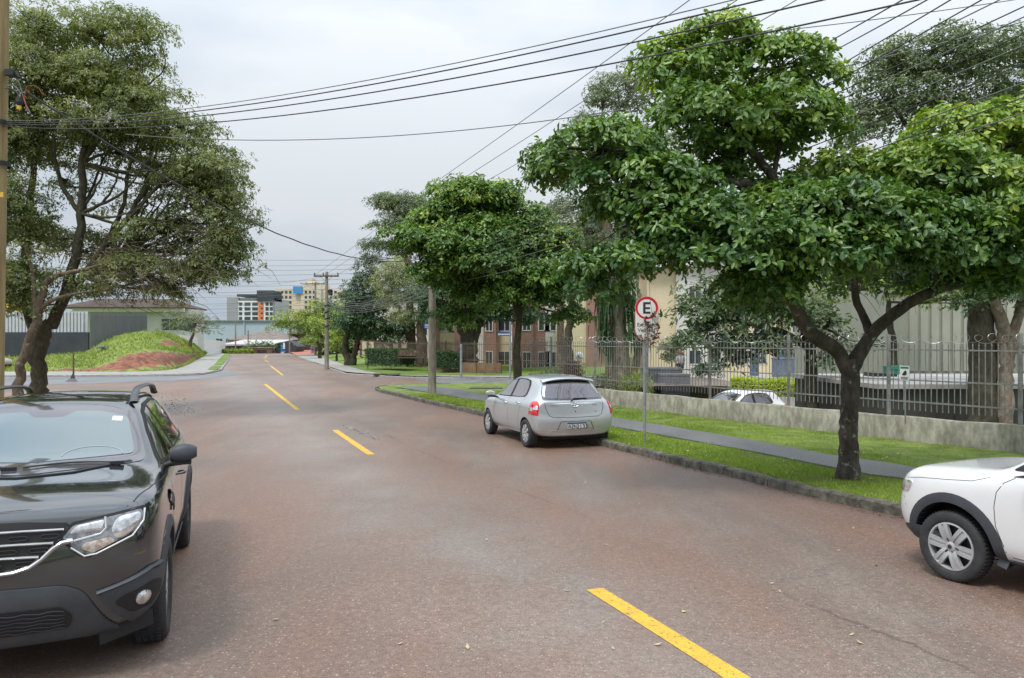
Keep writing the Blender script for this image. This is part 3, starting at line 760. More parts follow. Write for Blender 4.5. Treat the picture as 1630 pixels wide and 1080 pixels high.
def round_poly(poly, r, sub):
    out = []; n = len(poly)
    for i in range(n):
        a, b, c = Vector(poly[i-1]).to_2d(), Vector(poly[i]).to_2d(), Vector(poly[(i+1) % n]).to_2d()
        d1 = (a-b); d2 = (c-b); rr_ = min(r, d1.length*.45, d2.length*.45)
        p = b+d1.normalized()*rr_; q = b+d2.normalized()*rr_
        for k in range(sub+1):
            t = k/sub; out.append(tuple((p*(1-t)+b*t)*(1-t)+(b*(1-t)+q*t)*t))
    return out
def densify(poly, step):
    out = []; n = len(poly)
    for i in range(n):
        a, b = poly[i], poly[(i+1) % n]; k = max(1, int(math.dist(a, b)/step))
        for j in range(k): out.append((a[0]+(b[0]-a[0])*j/k, a[1]+(b[1]-a[1])*j/k))
    return out

def make_wheel(parent, pos, r, w, rr_, style, side, steer=0):
    """tyre with a child rim; outer face looks to -x when side is -1"""
    mb = MB(); hw = w/2
    prof = [(rr_*.97, -hw*.72), (rr_*1.03, -hw*.92), (rr_*1.12, -hw), (r*.90, -hw*1.02), (r*.96, -hw*.93), (r*.99, -hw*.78), (r, -hw*.6), (r, hw*.6), (r*.99, hw*.78), (r*.96, hw*.93), (r*.88, hw), (rr_, hw*.8)]
    mb.lathe(prof, axis='X', n=56)
    for k in range(56):                       # tread blocks
        th = 2*math.pi*(k+.5)/56; c, s_ = math.cos(th), math.sin(th)
        for x in (-.55, -.18, .18, .55):
            mb.box((x*hw, c*(r-.0035), s_*(r-.0035)), (hw*.30, 2*math.pi*r/56*.62, .010), mat=Matrix.Rotation(th, 3, 'X'))
    ty = mb.build('tyre', 'rubber', parent, smooth=40); ty.location = pos; ty.rotation_euler = (0, 0, steer+(math.pi if side > 0 else 0))
    mb = MB()
    # barrel and dark backing
    mb.lathe([(rr_*.985, -hw*.80), (rr_*1.0, -hw*.74), (rr_*.96, -hw*.70), (rr_*.93, -hw*.45), (rr_*.90, hw*.2)], axis='X', n=48, mi=0)
    mb.lathe([(rr_*.91, -hw*.1), (.001, -hw*.1)], axis='X', n=32, mi=1)
    mb.lathe([(rr_*.55, -hw*.35), (rr_*.55, -hw*.1)], axis='X', n=28, mi=1)
    ns, wi, wo, tw, gro = style['n'], style['wi'], style['wo'], style.get('tw', 0), style.get('groove', 0)
    face = -hw*style.get('face', .74)
    for k in range(ns):
        th = 2*math.pi*k/ns+style.get('ph', 0)
        def pt(rad, off, x):
            a = th+tw*(rad/rr_)
            return Vector((x, rad*math.cos(a)-off*math.sin(a), rad*math.sin(a)+off*math.cos(a)))
        pairs = [(-1, 1)] if not gro else [(-1, -gro), (-gro, gro), (gro, 1)]
        for q, (e0, e1) in enumerate(pairs):
            dep = 0 if not (gro and q == 1) else style.get('gd', .012)
            radii = [rr_*.16, rr_*.4, rr_*.7, rr_*.95]; vs = []; fs = []
            for i, rd in enumerate(radii):
                t = i/3; hw_ = (wi*(1-t)+wo*t)/2; x = face+.012*math.sin(t*3)*-1+dep+(.012 if i == 0 else 0)
                vs += [pt(rd, e0*hw_, x+.03), pt(rd, e0*hw_, x), pt(rd, e1*hw_, x), pt(rd, e1*hw_, x+.03)]
            for i in range(3):
                for c in range(3): fs.append((i*4+c, i*4+c+1, i*4+c+5, i*4+c+4))
            mb.add(vs, fs, 0)
    mb.lathe([(.001, face-.006), (rr_*.13, face-.005), (rr_*.20, face+.004), (rr_*.22, face+.03)], axis='X', n=24, mi=0)
    mb.lathe([(.001, face-.008), (rr_*.09, face-.0075), (rr_*.10, face-.005)], axis='X', n=18, mi=1)
    mb.lathe([(rr_*.89, face+.03), (rr_*.90, face+.006), (rr_*.93, face-.003), (rr_*.985, face+.0), (rr_*1.005, face+.012)], axis='X', n=48, mi=0)
    for k in range(style.get('lugs', 4)):
        th = 2*math.pi*(k+.5)/style.get('lugs', 4)+style.get('ph', 0)
        mb.v_off = None
        o = Vector((0, rr_*.30*math.cos(th), rr_*.30*math.sin(th)))
        mb.lathe([(.001, face+.002), (.012, face+.004), (.013, face+.03)], origin=o, axis='X', n=8, mi=1)
    mb.build('rim', ['alloy', 'alloy_d'], ty, smooth=35)
    return ty

def arch_flare(name, fit, parent, wy, wz, r0, r1, a0, a1, ax, mat, th=.022, n=26):
    mb = MB(); vs = []; fs = []; sx = -1 if ax == 'L' else 1
    for i in range(n+1):
        a = R(a0+(a1-a0)*i/n); row = []
        pr = []
        for r in (r0, (r0+r1)/2, r1):
            y, z = wy+r*math.cos(a), wz+r*math.sin(a)
            p, nr = fit.hit(y, z, ax); pr.append((p, nr, y, z))
        xo = min(q[0].x*sx for q in pr[1:]) if False else None
        p2, p1 = pr[2][0], pr[1][0]
        xe = p2.x+(p2.x-p1.x)*0
        row = [Vector((p2.x-sx*.01, pr[2][2], pr[2][3])), Vector((p2.x+sx*th*.5, pr[2][2], pr[2][3])), Vector((max(p1.x*sx, p2.x*sx-.01)*sx+sx*th, pr[1][2], pr[1][3])), Vector((max(p1.x*sx, p2.x*sx-.01)*sx+sx*th*.9, pr[0][2], pr[0][3])), Vector((p1.x-sx*.09, pr[0][2], pr[0][3]))]
        vs += row
    for i in range(n):
        for c in range(4): fs.append((i*5+c, i*5+c+1, i*5+c+6, i*5+c+5))
    fs += [(0,1,2,3,4), tuple(n*5+c for c in (4,3,2,1,0))]
    mb.add(vs, fs); return mb.build(name, mat, parent, smooth=45)

def mirror_part(parent, sx, at, mat, size=(.23, .09, .15)):
    mb = MB(); n = 12; rings = 7; vs = []; fs = []
    for i in range(rings+1):                  # rounded housing
        t = i/rings; x = t*size[0]; k = (math.sin(math.pi*min(1, .2+t*.62))) if t < .9 else .55
        for j in range(n):
            a = 2*math.pi*j/n; ca, sa = math.cos(a), math.sin(a)
            e = 2/2.8; cx = math.copysign(abs(ca)**e, ca); sz = math.copysign(abs(sa)**e, sa)
            vs.append((sx*x, cx*size[1]*.5*k*(1.15 if ca > 0 else .6), sz*size[2]*.5*k*(1.0 if sa > 0 else .85)+.012*t))
    for i in range(rings):
        for j in range(n): fs.append((i*n+j, i*n+(j+1) % n, (i+1)*n+(j+1) % n, (i+1)*n+j))
    fs += [tuple(range(n)), tuple(rings*n+j for j in range(n))]
    mb.add(vs, fs); m_ = mb.build('mirror', mat, parent, smooth=50); m_.location = at
    mb = MB(); mb.tube([(-sx*.07, .0, -.09), (-sx*.0, -.0, -.065), (sx*.10, 0, -.05)], [.02, .024, .03], 8); mb.box((sx*.09, -.01, -.062), (.12, .08, .028)); mb.build('mirror_arm', 'plastic_d', m_, smooth=50)
    return m_
def handle_part(fit, ax, y, z, mat, ln=.15):
    mb = MB(); p0, n0 = fit.hit(y, z, ax); p1, n1 = fit.hit(y+ln, z, ax); n_ = ((n0+n1)/2).normalized()
    pts = [p0-n0*.005, p0.lerp(p1, .15)+n_*.03, p0.lerp(p1, .5)+n_*.036, p0.lerp(p1, .85)+n_*.03, p1-n1*.005]
    mb.tube(pts, [.010, .013, .014, .013, .010], 8); return mb.build('door_handle', mat, fit.p, smooth=60)
def place(root, px, py, D, heading):          # heading degrees: 0 = away from the camera
    root.rotation_euler = (0, 0, R(heading))

# ---------- black off-road wagon, near left
def black_car():
    a = R(200); fx_, fy_ = -math.sin(a), math.cos(a)
    root = thing('parked_car', 'black off-road wagon parked nose-on at the left edge with scratched front bumper', 'car', (-3.19, 4.96, -.02), a)
    root.rotation_euler = (R(-1.3)*-1, 0, a)
    st = [(.71, .27, .56, .64, .91, .60, .99, .50, 1.02, 1.03, (-.07, .03, .01, -.01, -.04)),
          (.645, .25, .73, .80, .945, .755, 1.015, .60, 1.045, 1.055, (-.03, .01, 0, -.01, -.03)),
          (.50, .235, .82, .885, .975, .83, 1.04, .65, 1.075, 1.09),
          (.26, .225, .84, .898, .995, .855, 1.055, .68, 1.10, 1.12),
          (-.08, .23, .85, .90, 1.0, .85, 1.06, .70, 1.112, 1.135),
          (-.32, .24, .85, .90, 1.01, .825, 1.08, .71, 1.14, 1.16),
          (-.47, .24, .85, .90, 1.015, .815, 1.09, .735, 1.165, 1.205),
          (-.80, .24, .85, .90, 1.02, .82, 1.10, .675, 1.345, 1.405),
          (-1.10, .24, .85, .90, 1.02, .825, 1.105, .615, 1.505, 1.555),
          (-1.35, .24, .85, .90, 1.025, .825, 1.11, .595, 1.55, 1.60),
          (-1.95, .24, .85, .90, 1.035, .825, 1.12, .59, 1.565, 1.615),
          (-2.5, .24, .85, .905, 1.045, .82, 1.135, .58, 1.555, 1.605),
          (-3.0, .25, .85, .90, 1.05, .80, 1.15, .56, 1.53, 1.575),
          (-3.22, .27, .82, .88, 1.05, .77, 1.15, .55, 1.47, 1.52),
          (-3.36, .29, .78, .86, 1.04, .74, 1.12, .55, 1.26, 1.29),
          (-3.46, .31, .70, .80, .95, .70, 1.02, .52, 1.07, 1.08)]
    body, tree = car_shell(st, {0: .345, -2.676: .345}, .405, 'body', tr=.84)
    body.parent = root; body.data.materials[0] = M['paint_black']; f = Fit(tree, root)
    # windscreen
    ws = [(-.715, 1.155), (-.57, 1.475), (-.35, 1.52), (0, 1.535), (.35, 1.52), (.57, 1.475), (.715, 1.155), (0, 1.135)]
    fr_ = f.patch('windscreen_border', ws, 'F', 'frit', .004, cr=.05, rings=9)
    gl = [(-.63, 1.20), (-.535, 1.44), (-.34, 1.485), (-.16, 1.49), (-.10, 1.45), (.10, 1.45), (.16, 1.49), (.34, 1.485), (.535, 1.44), (.63, 1.20), (0, 1.175)]
    g = f.patch('windscreen', gl, 'F', 'glass_w', .0075, cr=.04, rings=9)
    f.patch('windscreen_sticker', [(-.50, 1.41), (-.50, 1.44), (-.43, 1.445), (-.43, 1.415)], 'F', 'plate_white', .009, cr=.004, rings=2, parent=g)
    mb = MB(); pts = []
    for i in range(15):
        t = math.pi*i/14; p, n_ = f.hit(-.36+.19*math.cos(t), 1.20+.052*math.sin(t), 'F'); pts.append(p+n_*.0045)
    mb.tube(pts, .007, 6); mb.build('steering_wheel', pbr('pale_steering_wheel', (.28, .33, .35), .4, var=0), g, smooth=60)  # pale wheel outline laid on the glass to hint at the interior
    # wipers and cowl
    mb = MB(); f.ribbon('', [(-.62, 1.16), (-.3, 1.135), (0, 1.13), (.3, 1.135), (.62, 1.16)], 'F', '', .03, .008, mb=mb); mb.build('cowl', 'plastic_d', root, smooth=50)
    for x0 in ():
        mb = MB(); p0, n0 = f.hit(x0+.42, 1.145, 'F'); pts = []
        for i in range(8):
            p, n_ = f.hit(x0+.42-.60*i/7, 1.145+.02*i/7, 'F'); pts.append(p+n_*.022)
        mb.tube(pts, .007, 6); mb.box(pts[0]+Vector((.0, .02, .0)), (.10, .03, .025)); mb.build('wiper', 'plastic_d', root, smooth=50)
    for xa, xb in ((-.56, .02), (.08, .56)):
        mb = MB(); pts = []
        for i in range(9):
            p, n_ = f.hit(xa+(xb-xa)*i/8, 1.150+.012*math.sin(i/8*3.1), 'F'); pts.append(p+n_*.016)
        mb.tube(pts, .006, 6); mb.box(pts[0]+Vector((.02, .01, .0)), (.09, .025, .02)); mb.build('wiper', 'plastic_d', root, smooth=50)
    # bonnet seam, fender seam
    mb = MB()
    f.ribbon('panel_seam', [(-.845, -.35), (-.84, -.1), (-.80, .3), (-.74, .58), (-.68, .68)], 'T', 'seam', .008, .0006)
    f.ribbon('panel_seam', [(.845, -.35), (.84, -.1), (.80, .3), (.74, .58), (.68, .68)], 'T', 'seam', .008, .0006)
    f.ribbon('panel_seam', [(-.70, .915), (-.40, .935), (0, .945), (.40, .935), (.70, .915)], 'F', 'seam', .010, .001)
    for ax in 'LR':
        f.ribbon('panel_seam', [(-.42, 1.07), (-.46, .95), (-.50, .60), (-.44, .36), (-.46, .27)], ax, 'seam', .007, .0006)
        f.ribbon('panel_seam', [(-1.46, 1.13), (-1.47, .80), (-1.47, .30)], ax, 'seam', .007, .0006)
        f.ribbon('panel_seam', [(-2.44, 1.16), (-2.40, .95), (-2.30, .72), (-2.24, .55), (-2.22, .30)], ax, 'seam', .007, .0006)
    mb.build('panel_seams', 'seam', root, smooth=60)
    # side glass
    for ax in 'LR':
        f.patch('window_frame', [(-.52, 1.105), (-.86, 1.335), (-1.14, 1.475), (-1.42, 1.52), (-1.96, 1.535), (-2.40, 1.52), (-2.62, 1.42), (-2.80, 1.20), (-2.5, 1.145), (-1.4, 1.12)], ax, 'plastic_d', .004, cr=.04, rings=6)
        f.patch('side_window', [(-.60, 1.125), (-.90, 1.33), (-1.16, 1.455), (-1.42, 1.49), (-1.42, 1.135)], ax, 'glass', .008, cr=.03, rings=5)
        f.patch('side_window', [(-1.52, 1.14), (-1.52, 1.50), (-1.96, 1.51), (-2.32, 1.495), (-2.40, 1.165)], ax, 'glass', .008, cr=.03, rings=5)
        f.patch('side_window', [(-2.46, 1.17), (-2.40, 1.48), (-2.56, 1.41), (-2.72, 1.205)], ax, 'glass', .008, cr=.02, rings=4)
        arch_flare('wheel_arch', f, root, 0, .345, .40, .475, -12, 196, ax, 'plastic')
        arch_flare('wheel_arch', f, root, -2.676, .345, .40, .475, -12, 192, ax, 'plastic')
        f.ribbon('side_sill', [(-.46, .31), (-1.3, .31), (-2.22, .31)], ax, 'plastic', .15, .012, raise_mid=.008)
        handle_part(f, ax, -1.42, .93, 'paint_black'); handle_part(f, ax, -2.36, .95, 'paint_black')
    f.patch('side_indicator', [(-.36, .80), (-.36, .86), (-.29, .86), (-.29, .80)], 'L', 'plastic', .014, dome=.004, rings=3)
    f.ribbon('bonnet_side_trim', [(-.16, .93), (-.40, .86)], 'L', 'plastic', .09, .008, raise_mid=.008)
    mirror_part(root, -1, (-.86, -.60, 1.165), 'plastic', (.19, .12, .15)); mirror_part(root, 1, (.86, -.60, 1.165), 'plastic', (.19, .12, .15))
    # headlights
    for s_ in (-1, 1):
        Xh = lambda pts: [(s_*x, z+.065) for x, z in pts]
        hp = Xh([(.365, .80), (.43, .885), (.70, .925), (.80, .935), (.815, .87), (.77, .79), (.52, .675), (.46, .70)])
        h0 = f.patch('headlight', hp, 'F', 'plastic_d', .004, th=.008, cr=.02, rings=8)
        ins = Xh([(.385, .80), (.44, .868), (.69, .908), (.785, .918), (.795, .87), (.752, .80), (.53, .695), (.475, .715)])
        f.patch('lens', ins, 'F', 'lens_dark', .009, cr=.02, rings=8, parent=h0)
        f.patch('reflector', Xh([(.63, .82), (.66, .892), (.775, .905), (.78, .865), (.735, .80), (.66, .765)]), 'F', 'lens_clear', .012, dome=.006, cr=.03, rings=4, parent=h0)
        f.patch('reflector', Xh([(.42, .82), (.455, .865), (.60, .885), (.58, .825)]), 'F', 'lens_clear', .012, dome=.005, cr=.02, rings=4, parent=h0)
        f.patch('indicator', Xh([(.48, .735), (.50, .765), (.63, .785), (.655, .755), (.54, .705)]), 'F', 'lens_amber', .012, dome=.004, cr=.015, rings=3, parent=h0)
        f.ribbon('running_light', Xh([(.60, .90), (.607, .838), (.58, .808), (.41, .775)]), 'F', 'drl', .011, .012, raise_mid=.003, parent=h0)
        f.ribbon('running_light', Xh([(.43, .745), (.50, .69), (.56, .697), (.74, .775), (.792, .85), (.797, .915)]), 'F', 'drl', .010, .012, raise_mid=.003, parent=h0)
    # grille
    gp = [(-.37, .865), (-.42, .95), (-.2, .97), (0, .975), (.2, .97), (.42, .95), (.37, .865), (.31, .79), (.20, .71), (0, .69), (-.20, .71), (-.31, .79)]
    gr = f.patch('grille', gp, 'F', 'mesh_grille', .004, cr=.02, rings=6)
    for z0, xe in ((.915, .395), (.845, .345), (.775, .275)):
        f.ribbon('grille_bar', [(-xe, z0), (-xe*.5, z0+.006), (0, z0+.008), (xe*.5, z0+.006), (xe, z0)], 'F', 'alloy', .014, .018, raise_mid=.006, parent=gr)
        mb = MB(); x = -xe+.07
        while x < xe-.05:
            f.ribbon('', [(x-.035, z0-.020), (x-.050, z0-.031), (x-.035, z0-.042), (x+.035, z0-.042), (x+.050, z0-.031), (x+.035, z0-.020), (x-.035, z0-.020)], 'F', '', .005, .016, mb=mb); x += .155
        mb.build('grille_bar', 'alloy_d', gr, smooth=60)
    f.ribbon('grille_surround', [(-.44, .848), (-.385, .845), (-.34, .815), (-.29, .765), (-.23, .722), (-.15, .70), (0, .692), (.15, .70), (.23, .722), (.29, .765), (.34, .815), (.385, .845), (.44, .848)], 'F', 'chrome', .034, .014, raise_mid=.010, step=.02, parent=gr)
    # badge
    mb = MB()
    f.ribbon('', [(0, .955), (.055, .85), (0, .745), (-.055, .85), (0, .955)], 'F', '', .028, .035, raise_mid=.008, mb=mb); mb.build('badge', 'chrome', gr, smooth=60)
    # lower bumper plastic
    lo = [(-.68, .28), (-.60, .36), (-.50, .55), (-.40, .60), (0, .61), (.40, .60), (.50, .55), (.60, .36), (.68, .28), (0, .265)]
    f.patch('lower_bumper', lo, 'F', 'plastic', .020, th=.03, cr=.06, rings=8, dome=.01)
    it = f.patch('air_intake', [(-.42, .36), (-.44, .43), (-.38, .49), (0, .495), (.38, .49), (.44, .43), (.42, .36), (0, .345)], 'F', 'mesh_grille', .036, cr=.03, rings=4)
    mb = MB()
    for i in range(6):
        z = .365+i*.021; pts = [(-.40+.04*k, z+.005*math.sin(k*1.9+i)) for k in range(21)]; f.ribbon('', pts, 'F', '', .005, .040, mb=mb)
    mb.build('mesh', 'plastic', it, smooth=60)
    for s_ in (-1, 1):
        ax = ('FL', 24*-s_*-1) if s_ < 0 else ('FL', -24)
        # angled corner panel with the fog lamp, seen along a 24 degree ray
        ax = ('FL', 24) if s_ < 0 else ('FL', -24)
        X = lambda pts: [(s_*x, z) for x, z in pts]
        f.patch('fog_lamp_surround', X([(.22, .53), (.50, .615), (.68, .58), (.75, .46), (.70, .32), (.44, .30), (.32, .39)]), ax, 'plastic', .016, th=.02, cr=.03, rings=7, dome=.006)
        cpt = f.patch('fog_lamp_recess', X([(.31, .465), (.35, .50), (.53, .545), (.61, .52), (.61, .445), (.54, .395), (.41, .385)]), ax, 'plastic_d', .026, cr=.03, rings=4)
        circ = [(s_*(.465+.046*math.cos(t)), .462+.042*math.sin(t)) for t in [2*math.pi*i/16 for i in range(16)]]
        f.patch('fog_lamp', circ, ax, 'lens_clear', .034, dome=.014, cr=.002, sub=1, rings=4, parent=cpt)
        f.ribbon('bumper_edge', X([(.22, .535), (.38, .58), (.52, .623), (.62, .62)]), ax, 'plastic', .014, .024, raise_mid=.006)
    mb = MB(); rr = random.Random(2)
    for i in range(11):
        u0 = rr.uniform(-.70, -.60); z0 = .665+.009*i+rr.uniform(-.006, .006); f.ribbon('', [(u0, z0), (u0-.04-rr.random()*.05, z0+.014+rr.random()*.012)], ('FL', 30), '', rr.uniform(.0015, .0035), .0012, mb=mb, step=.015)
    mb.build('scratches', 'galv', root)
    # skirt under the corner
    for s_ in (-1, 1): mb = MB(); mb.bar((s_*.83, .42, .275), (s_*.56, .62, .245), .02, .10); mb.build('spoiler_lip', 'plastic_d', root)
    # roof rails
    for s_ in (-1, 1):
        mb = MB(); pts = []; path = [(-1.18, 1.54), (-1.26, 1.595), (-1.38, 1.635), (-1.55, 1.65), (-1.9, 1.655), (-2.4, 1.648), (-2.72, 1.625), (-2.84, 1.59), (-2.92, 1.55)]
        cen = [Vector((s_*(.545 if i not in (0, 8) else .55), y, z)) for i, (y, z) in enumerate(path)]
        cen = smoothpl(cen, 26); vs = []; fs = []
        for i, c in enumerate(cen):
            t = (cen[min(i+1, 25)]-cen[max(i-1, 0)]).normalized(); nx = Vector((1, 0, 0)); nn = t.cross(nx).normalized(); w_ = .030 if 0 < i < 25 else .034
            for a_ in range(8): th = math.pi*2*a_/8; vs.append(c+nx*math.cos(th)*w_+nn*math.sin(th)*.016)
        for i in range(25):
            for k in range(8): fs.append((i*8+k, i*8+(k+1) % 8, i*8+8+(k+1) % 8, i*8+8+k))
        mb.add(vs, fs); mb.build('roof_rail', 'alloy_d' if False else pbr('rail_grey', (.085, .09, .095), .4, metal=.3, var=.1), root, smooth=60)
    f.ribbon('roof_seam', [(-.50, -1.15), (-.505, -2.9)], 'T', 'seam', .02, .001); f.ribbon('roof_seam', [(.50, -1.15), (.505, -2.9)], 'T', 'seam', .02, .001)
    # rear end
    f.patch('rear_window', [(-.60, 1.17), (-.50, 1.46), (.50, 1.46), (.60, 1.17)], 'B', 'glass', .006, cr=.05)
    for s_ in (-1, 1): f.patch('tail_light', [(s_*.64, .78), (s_*.64, 1.02), (s_*.84, 1.02), (s_*.84, .78)], 'B', 'lens_red', .008, cr=.02)
    f.patch('rear_bumper', [(-.80, .34), (-.80, .62), (.80, .62), (.80, .34)], 'B', 'plastic', .014, cr=.06)
    sty = dict(n=5, wi=.075, wo=.10, groove=.30, gd=.016, lugs=5, ph=.2)
    for wy, stx in ((0, R(0)), (-2.676, 0)):
        for s_ in (-1, 1): make_wheel(root, (s_*.79, wy, .345), .345, .215, .232, sty, s_, stx)
    return root
black_car()

# ---------- silver hatchback
def silver_car(root, paint_, simple=False, sty=None):
    st = [(.72, .20, .48, .56, .60, .50, .69, .44, .73, .745, (-.06, .02, 0, -.03, -.07)),
          (.62, .18, .64, .70, .66, .64, .76, .54, .795, .81, (-.03, 0, 0, 0, -.02)),
          (.42, .175, .74, .79, .74, .73, .83, .60, .87, .885),
          (.10, .175, .78, .835, .83, .76, .90, .63, .94, .955),
          (-.25, .18, .79, .845, .87, .75, .935, .66, .985, 1.005),
          (-.42, .18, .79, .845, .88, .745, .95, .67, 1.02, 1.05),
          (-.80, .18, .79, .845, .89, .745, .965, .62, 1.25, 1.30),
          (-1.12, .18, .79, .845, .895, .745, .975, .575, 1.405, 1.45),
          (-1.45, .18, .79, .847, .90, .745, .985, .56, 1.44, 1.495),
          (-1.95, .18, .79, .847, .91, .745, 1.0, .55, 1.435, 1.495),
          (-2.35, .19, .79, .852, .92, .745, 1.01, .54, 1.41, 1.465),
          (-2.58, .21, .79, .85, .93, .735, 1.02, .53, 1.37, 1.425),
          (-2.72, .22, .785, .842, .93, .72, 1.02, .545, 1.24, 1.275),
          (-2.85, .23, .785, .838, .92, .715, .99, .575, 1.07, 1.095),
          (-2.945, .245, .77, .825, .86, .71, .93, .60, .975, .985, (-.01, -.03, 0, 0, 0)),
          (-2.985, .27, .70, .75, .80, .655, .87, .56, .915, .925, (-.01, -.045, .0, .02, .03))]
    body, tree = car_shell(st, {0: .295, -2.46: .295}, .335, 'body', tr=.79)
    body.parent = root; body.data.materials[0] = M[paint_]; f = Fit(tree, root)
    # rear screen
    rs = [(-.635, 1.005), (-.60, 1.16), (-.505, 1.365), (0, 1.40), (.505, 1.365), (.60, 1.16), (.635, 1.005), (0, .99)]
    b = f.patch('rear_window_border', rs, 'B', 'glass', .004, cr=.04, rings=8)
    f.patch('rear_window', [(-.57, 1.035), (-.54, 1.16), (-.46, 1.33), (0, 1.36), (.46, 1.33), (.54, 1.16), (.57, 1.035), (0, 1.02)], 'B', 'glass_p', .008, cr=.05, rings=8)
    # spoiler
    mb = MB(); vs = []; fs = []
    for i in range(15):
        x = -.545+1.09*i/14; z = 1.405+.048*(1-(x/.55)**2); y0 = -2.50; e = .02*(abs(x)/.55)**4
        vs += [(x, y0, z+.012), (x, y0-.10, z+.010-e), (x, y0-.185+e, z-.022-e), (x, y0-.17+e, z-.042-e), (x, y0-.05, z-.03)]
    for i in range(14):
        for c in range(5): fs.append((i*5+c, i*5+(c+1) % 5, i*5+5+(c+1) % 5, i*5+5+c))
    fs += [(0, 1, 2, 3, 4), tuple(70+c for c in (4, 3, 2, 1, 0))]
    mb.add(vs, fs); mb.build('spoiler', paint_, root, smooth=40)
    for ax in 'LR':
        f.patch('window_frame', [(-.52, .965), (-.85, 1.205), (-1.13, 1.355), (-1.40, 1.40), (-1.80, 1.405), (-2.08, 1.375), (-2.20, 1.28), (-2.26, 1.10), (-2.20, 1.03), (-1.4, .99)], ax, 'plastic_d', .003, cr=.05, rings=6)
        f.patch('side_window', [(-.62, .985), (-.90, 1.205), (-1.14, 1.335), (-1.34, 1.365), (-1.34, 1.005)], ax, 'glass_p', .007, cr=.03, rings=5)
        f.patch('side_window', [(-1.45, 1.01), (-1.45, 1.378), (-1.80, 1.38), (-2.03, 1.35), (-2.14, 1.25), (-2.20, 1.09), (-2.12, 1.035)], ax, 'glass_p', .007, cr=.04, rings=5)
        mb = MB(); f.ribbon('panel_seam', [(-.45, .95), (-.50, .80), (-.48, .55), (-.40, .36), (-.42, .24)], ax, 'seam', .007, .0006)
        f.ribbon('panel_seam', [(-1.39, .99), (-1.40, .70), (-1.38, .24)], ax, 'seam', .007, .0006)
        f.ribbon('panel_seam', [(-2.28, 1.10), (-2.22, .92), (-2.12, .72), (-2.06, .55), (-1.99, .36), (-1.99, .24)], ax, 'seam', .007, .0006)
        mb.build('panel_seams', 'seam', root, smooth=60)
        f.ribbon('sill_line', [(-.42, .255), (-1.99, .265)], ax, paint_, .03, .006, raise_mid=.006)
        handle_part(f, ax, -1.32, .86, 'chrome' if not simple else paint_); handle_part(f, ax, -2.12, .90, 'chrome' if not simple else paint_)
    for s_ in (-1, 1):
        # tail lights wrap the corner: fitted along a 38 degree ray
        ax = ('BL', 40, -2.6) if s_ < 0 else ('BL', -40, -2.6)
        X = lambda pts: [(s_*x, z) for x, z in pts]
        t = f.patch('tail_light', X([(.33, .70), (.34, .93), (.41, .985), (.53, .965), (.58, .82), (.60, .72)]), ax, 'lens_red', .010, th=.014, cr=.03, rings=6, dome=.008)
        f.patch('reverse_light', X([(.345, .815), (.355, .885), (.46, .855), (.535, .85), (.565, .79), (.46, .785)]), ax, 'lens_clear', .022, cr=.01, rings=3, parent=t)
        f.ribbon('light_edge', X([(.33, .70), (.34, .93), (.41, .985), (.53, .965), (.58, .82), (.60, .72)]), ax, 'seam', .006, .003, closed=True, parent=t)
    # tailgate seam
    mb = MB(); f.ribbon('panel_seam', [(-.62, .99), (-.60, .84), (-.55, .70), (-.47, .655), (0, .645), (.47, .655), (.55, .70), (.60, .84), (.62, .99)], 'B', 'seam', .010, .0008); mb.build('tailgate_seam', 'seam', root, smooth=60)
    # plate recess and plate
    rc = f.patch('plate_recess', [(-.36, .40), (-.30, .555), (.30, .555), (.36, .40)], 'B', paint_, .006, cr=.03, rings=4)
    f.ribbon('recess_edge', [(-.38, .385), (-.31, .565), (.31, .565), (.38, .385)], 'B', 'seam', .008, .006, parent=rc)
    yb = f.hit(0, .48, 'B')[0].y-.03
    fp = lambda u, v, d: Vector((-u*-1, yb-d, .48+v))
    mb = MB(); mb.prism([(-.2, -.065), (.2, -.065), (.2, .065), (-.2, .065)], -.01, .004, fp); pl = mb.build('number_plate', 'plate_white', root)
    mb = MB(); mb.prism([(-.196, .032), (.196, .032), (.196, .062), (-.196, .062)], .0045, .006, fp); mb.build('plate_band', 'blue', pl)
    mb = MB()
    for a_, b_ in (((-.198, -.063), (.198, -.063)), ((.198, -.063), (.198, .063)), ((.198, .063), (-.198, .063)), ((-.198, .063), (-.198, -.063))): mb.bar(fp(*a_, .005), fp(*b_, .005), .005, .005)
    mb.build('plate_rim', 'black', pl)
    if not simple:
        mb = MB(); strokes(mb, 'AZN2133', lambda u, v, d: fp(-.172+u, -.050+v, .007), .068, .12, .86, mi=0); mb.build('plate_lettering', 'black', pl)
    mb = MB(); q, nr = f.hit(0, .915, 'B')
    def ell(rx, rz, cz, n=28): return [(rx*math.cos(2*math.pi*i/n), cz+rz*math.sin(2*math.pi*i/n)) for i in range(n)]
    f.ribbon('', ell(.062, .041, .895), 'B', '', .010, .008, closed=True, raise_mid=.003, step=.02, mb=mb)
    f.ribbon('', ell(.022, .038, .895), 'B', '', .008, .008, closed=True, raise_mid=.003, step=.02, mb=mb)
    f.ribbon('', ell(.040, .014, .912), 'B', '', .008, .008, closed=True, raise_mid=.003, step=.02, mb=mb)
    mb.build('badge', 'chrome', root, smooth=60)
